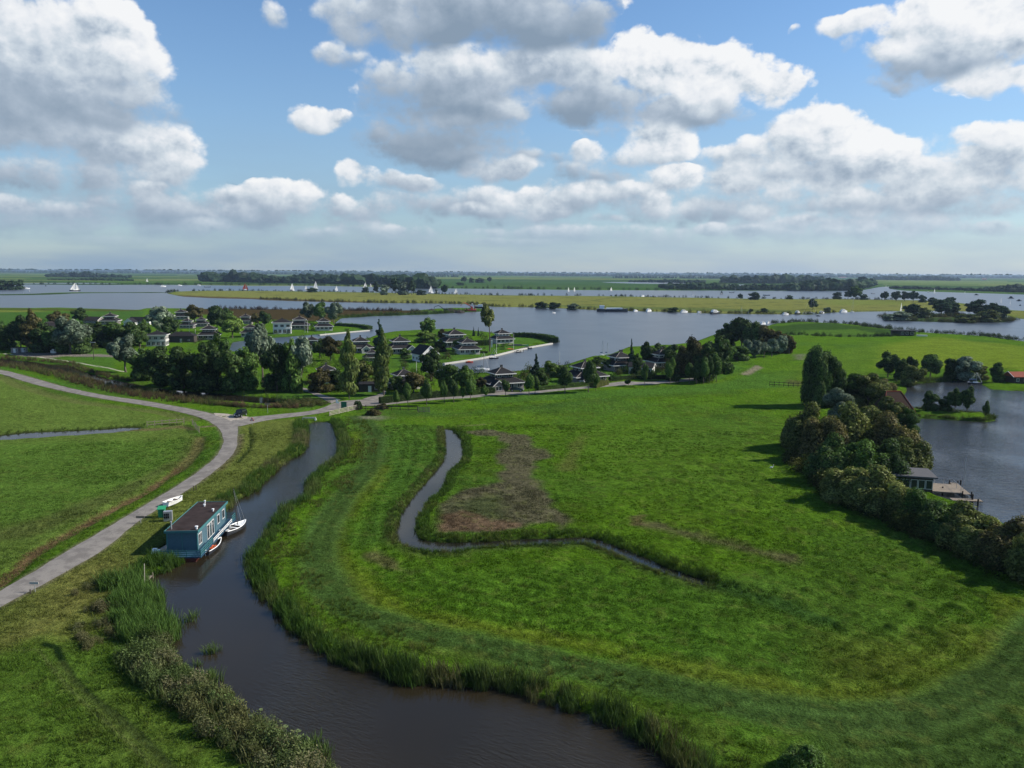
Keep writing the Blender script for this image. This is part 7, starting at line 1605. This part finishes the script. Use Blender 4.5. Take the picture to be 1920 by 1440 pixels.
# buildings far away
for x, yb, w, h, mat, rf, lb in ((1580,521.5,14,2.2,'white','redtile','white farm shed on the right polder horizon'),(1845,525,10,2.6,'plaster','redtile','reddish farm at the far right horizon'),(632,520,22,3.0,'plaster','brownthatch','wide tan farm roof in the wood left of the island grove'),(1482,525,13,2.4,'plaster','tile2','grey barn in the wood on the right'),(264,511.5,5,2.2,'white','tile2','white speck house on the left horizon'),(172,519,6,2.4,'white','redtile','house inside the left far wood'),(195,519,9,2.4,'plaster','redtile','red roofed house right inside the left far wood'),(1425,516.5,6,2.4,'white','tile2','pale house left of the long horizon wood')):
    s = scale_at(x, yb); X, Y = pw(x, yb, LAND_Z); e = empty('farm_building', (X, Y, LAND_Z), lb, 'farm'); ww = w*s/2; hh = h*s
    MB().box(-ww, ww, -ww*.35, ww*.35, 0, hh*.55).build('wall', M[mat], e); MB().hip(-ww*1.05, ww*1.05, -ww*.42, ww*.42, hh*.56, hh, ridge=ww*.6).build('roof', M[rf], e)
X, Y = pw(1190, 518, LAND_Z); s = scale_at(1190, 518); e = empty('church_tower', (X, Y, LAND_Z), 'thin distant tower on the middle horizon', 'tower'); MB().box(-6, 6, -6, 6, 0, 5.2*s).build('shaft', M['brickgrey'], e); MB().hip(-6.5, 6.5, -6.5, 6.5, 5.25*s, 8*s).build('spire', M['tile2'], e)
# white egret in the meadow
eg = empty('egret', at(1446, 882), 'white heron like bird standing in the meadow near the hedge', 'bird')
b_ = MB(); v = ICO2[0]*[.32, .14, .17]+[0, 0, .62]; b_.add(v, ICO2[1]); b_.tube((.25, 0, .68), (.40, 0, .95), .06, .04).tube((.40, 0, .95), (.34, 0, 1.12), .04, .035); v = ICO1[0]*[.09, .05, .05]+[.40, 0, 1.14]; b_.add(v, ICO1[1]); b_.build('body', M['hullwhite'], eg)
MB().tube((.47, 0, 1.14), (.62, 0, 1.12), .018, .004, 5).build('beak', M['yellow'], eg)
for s_ in (-1, 1): MB().tube((0, s_*.06, 0), (0, s_*.05, .5), .014, .02, 5).build('leg', M['black'], eg)
# water plants
g = np.random.default_rng(77)
def iris(x, y, label, n, R, sc):
    X, Y = pw(x, y, 0); P = np.column_stack([X+g.normal(size=n)*R, Y+g.normal(size=n)*R, np.full(n, -.1)]); scatter('water_plants', label, 'iris', P, sc*g.uniform(.7, 1.1, n), np.tile([.09, .14, .04], (n, 1)), g)
iris(398, 1222, 'clump of upright reeds standing alone in the river', 5, .25, .8); iris(368, 1245, 'sparse reed tips in the river above the fan shaped clump', 4, .5, .6); iris(386, 1278, 'fan of long green leaves at the lower left river edge', 12, .7, 1.0); iris(560, 1412, 'bright iris clump at the bottom of the left bank', 18, .9, 1.1); iris(590, 1430, 'second iris clump at the picture bottom', 12, .7, 1.0); iris(320, 1175, 'tall cattails at the point of the cattail bed', 14, 1.0, 1.0)
pads = MB()
for x, y in [(462,1338),(470,1345),(491,1332),(505,1351),(525,1351),(537,1361),(524,1383),(529,1386),(558,1370),(557,1380),(560,1382),(515,1372),(520,1377),(530,1390),(545,1393),(539,1388),(455,1313),(461,1332),(500,1347),(481,1345),(310,1222),(322,1224),(330,1222),(318,1228)]*2:
    X, Y = pw(x+g.uniform(-3, 3), y+g.uniform(-3, 3), 0); r = g.uniform(.10, .24); a0 = g.uniform(0, 6.28); v = [(X+r*math.cos(a0+k*.58), Y+r*math.sin(a0+k*.58), .02+.006*(k % 2)) for k in range(10)]; pads.add([(X, Y, .015)]+v, [(0, k, k+1) for k in range(1, 10)])
o = pads.build('water_lilies', simple('lily_pads', (.12, .15, .05), .4)); o['kind'] = 'stuff'; o['label'] = 'scattered water lily pads along the lower left bank'
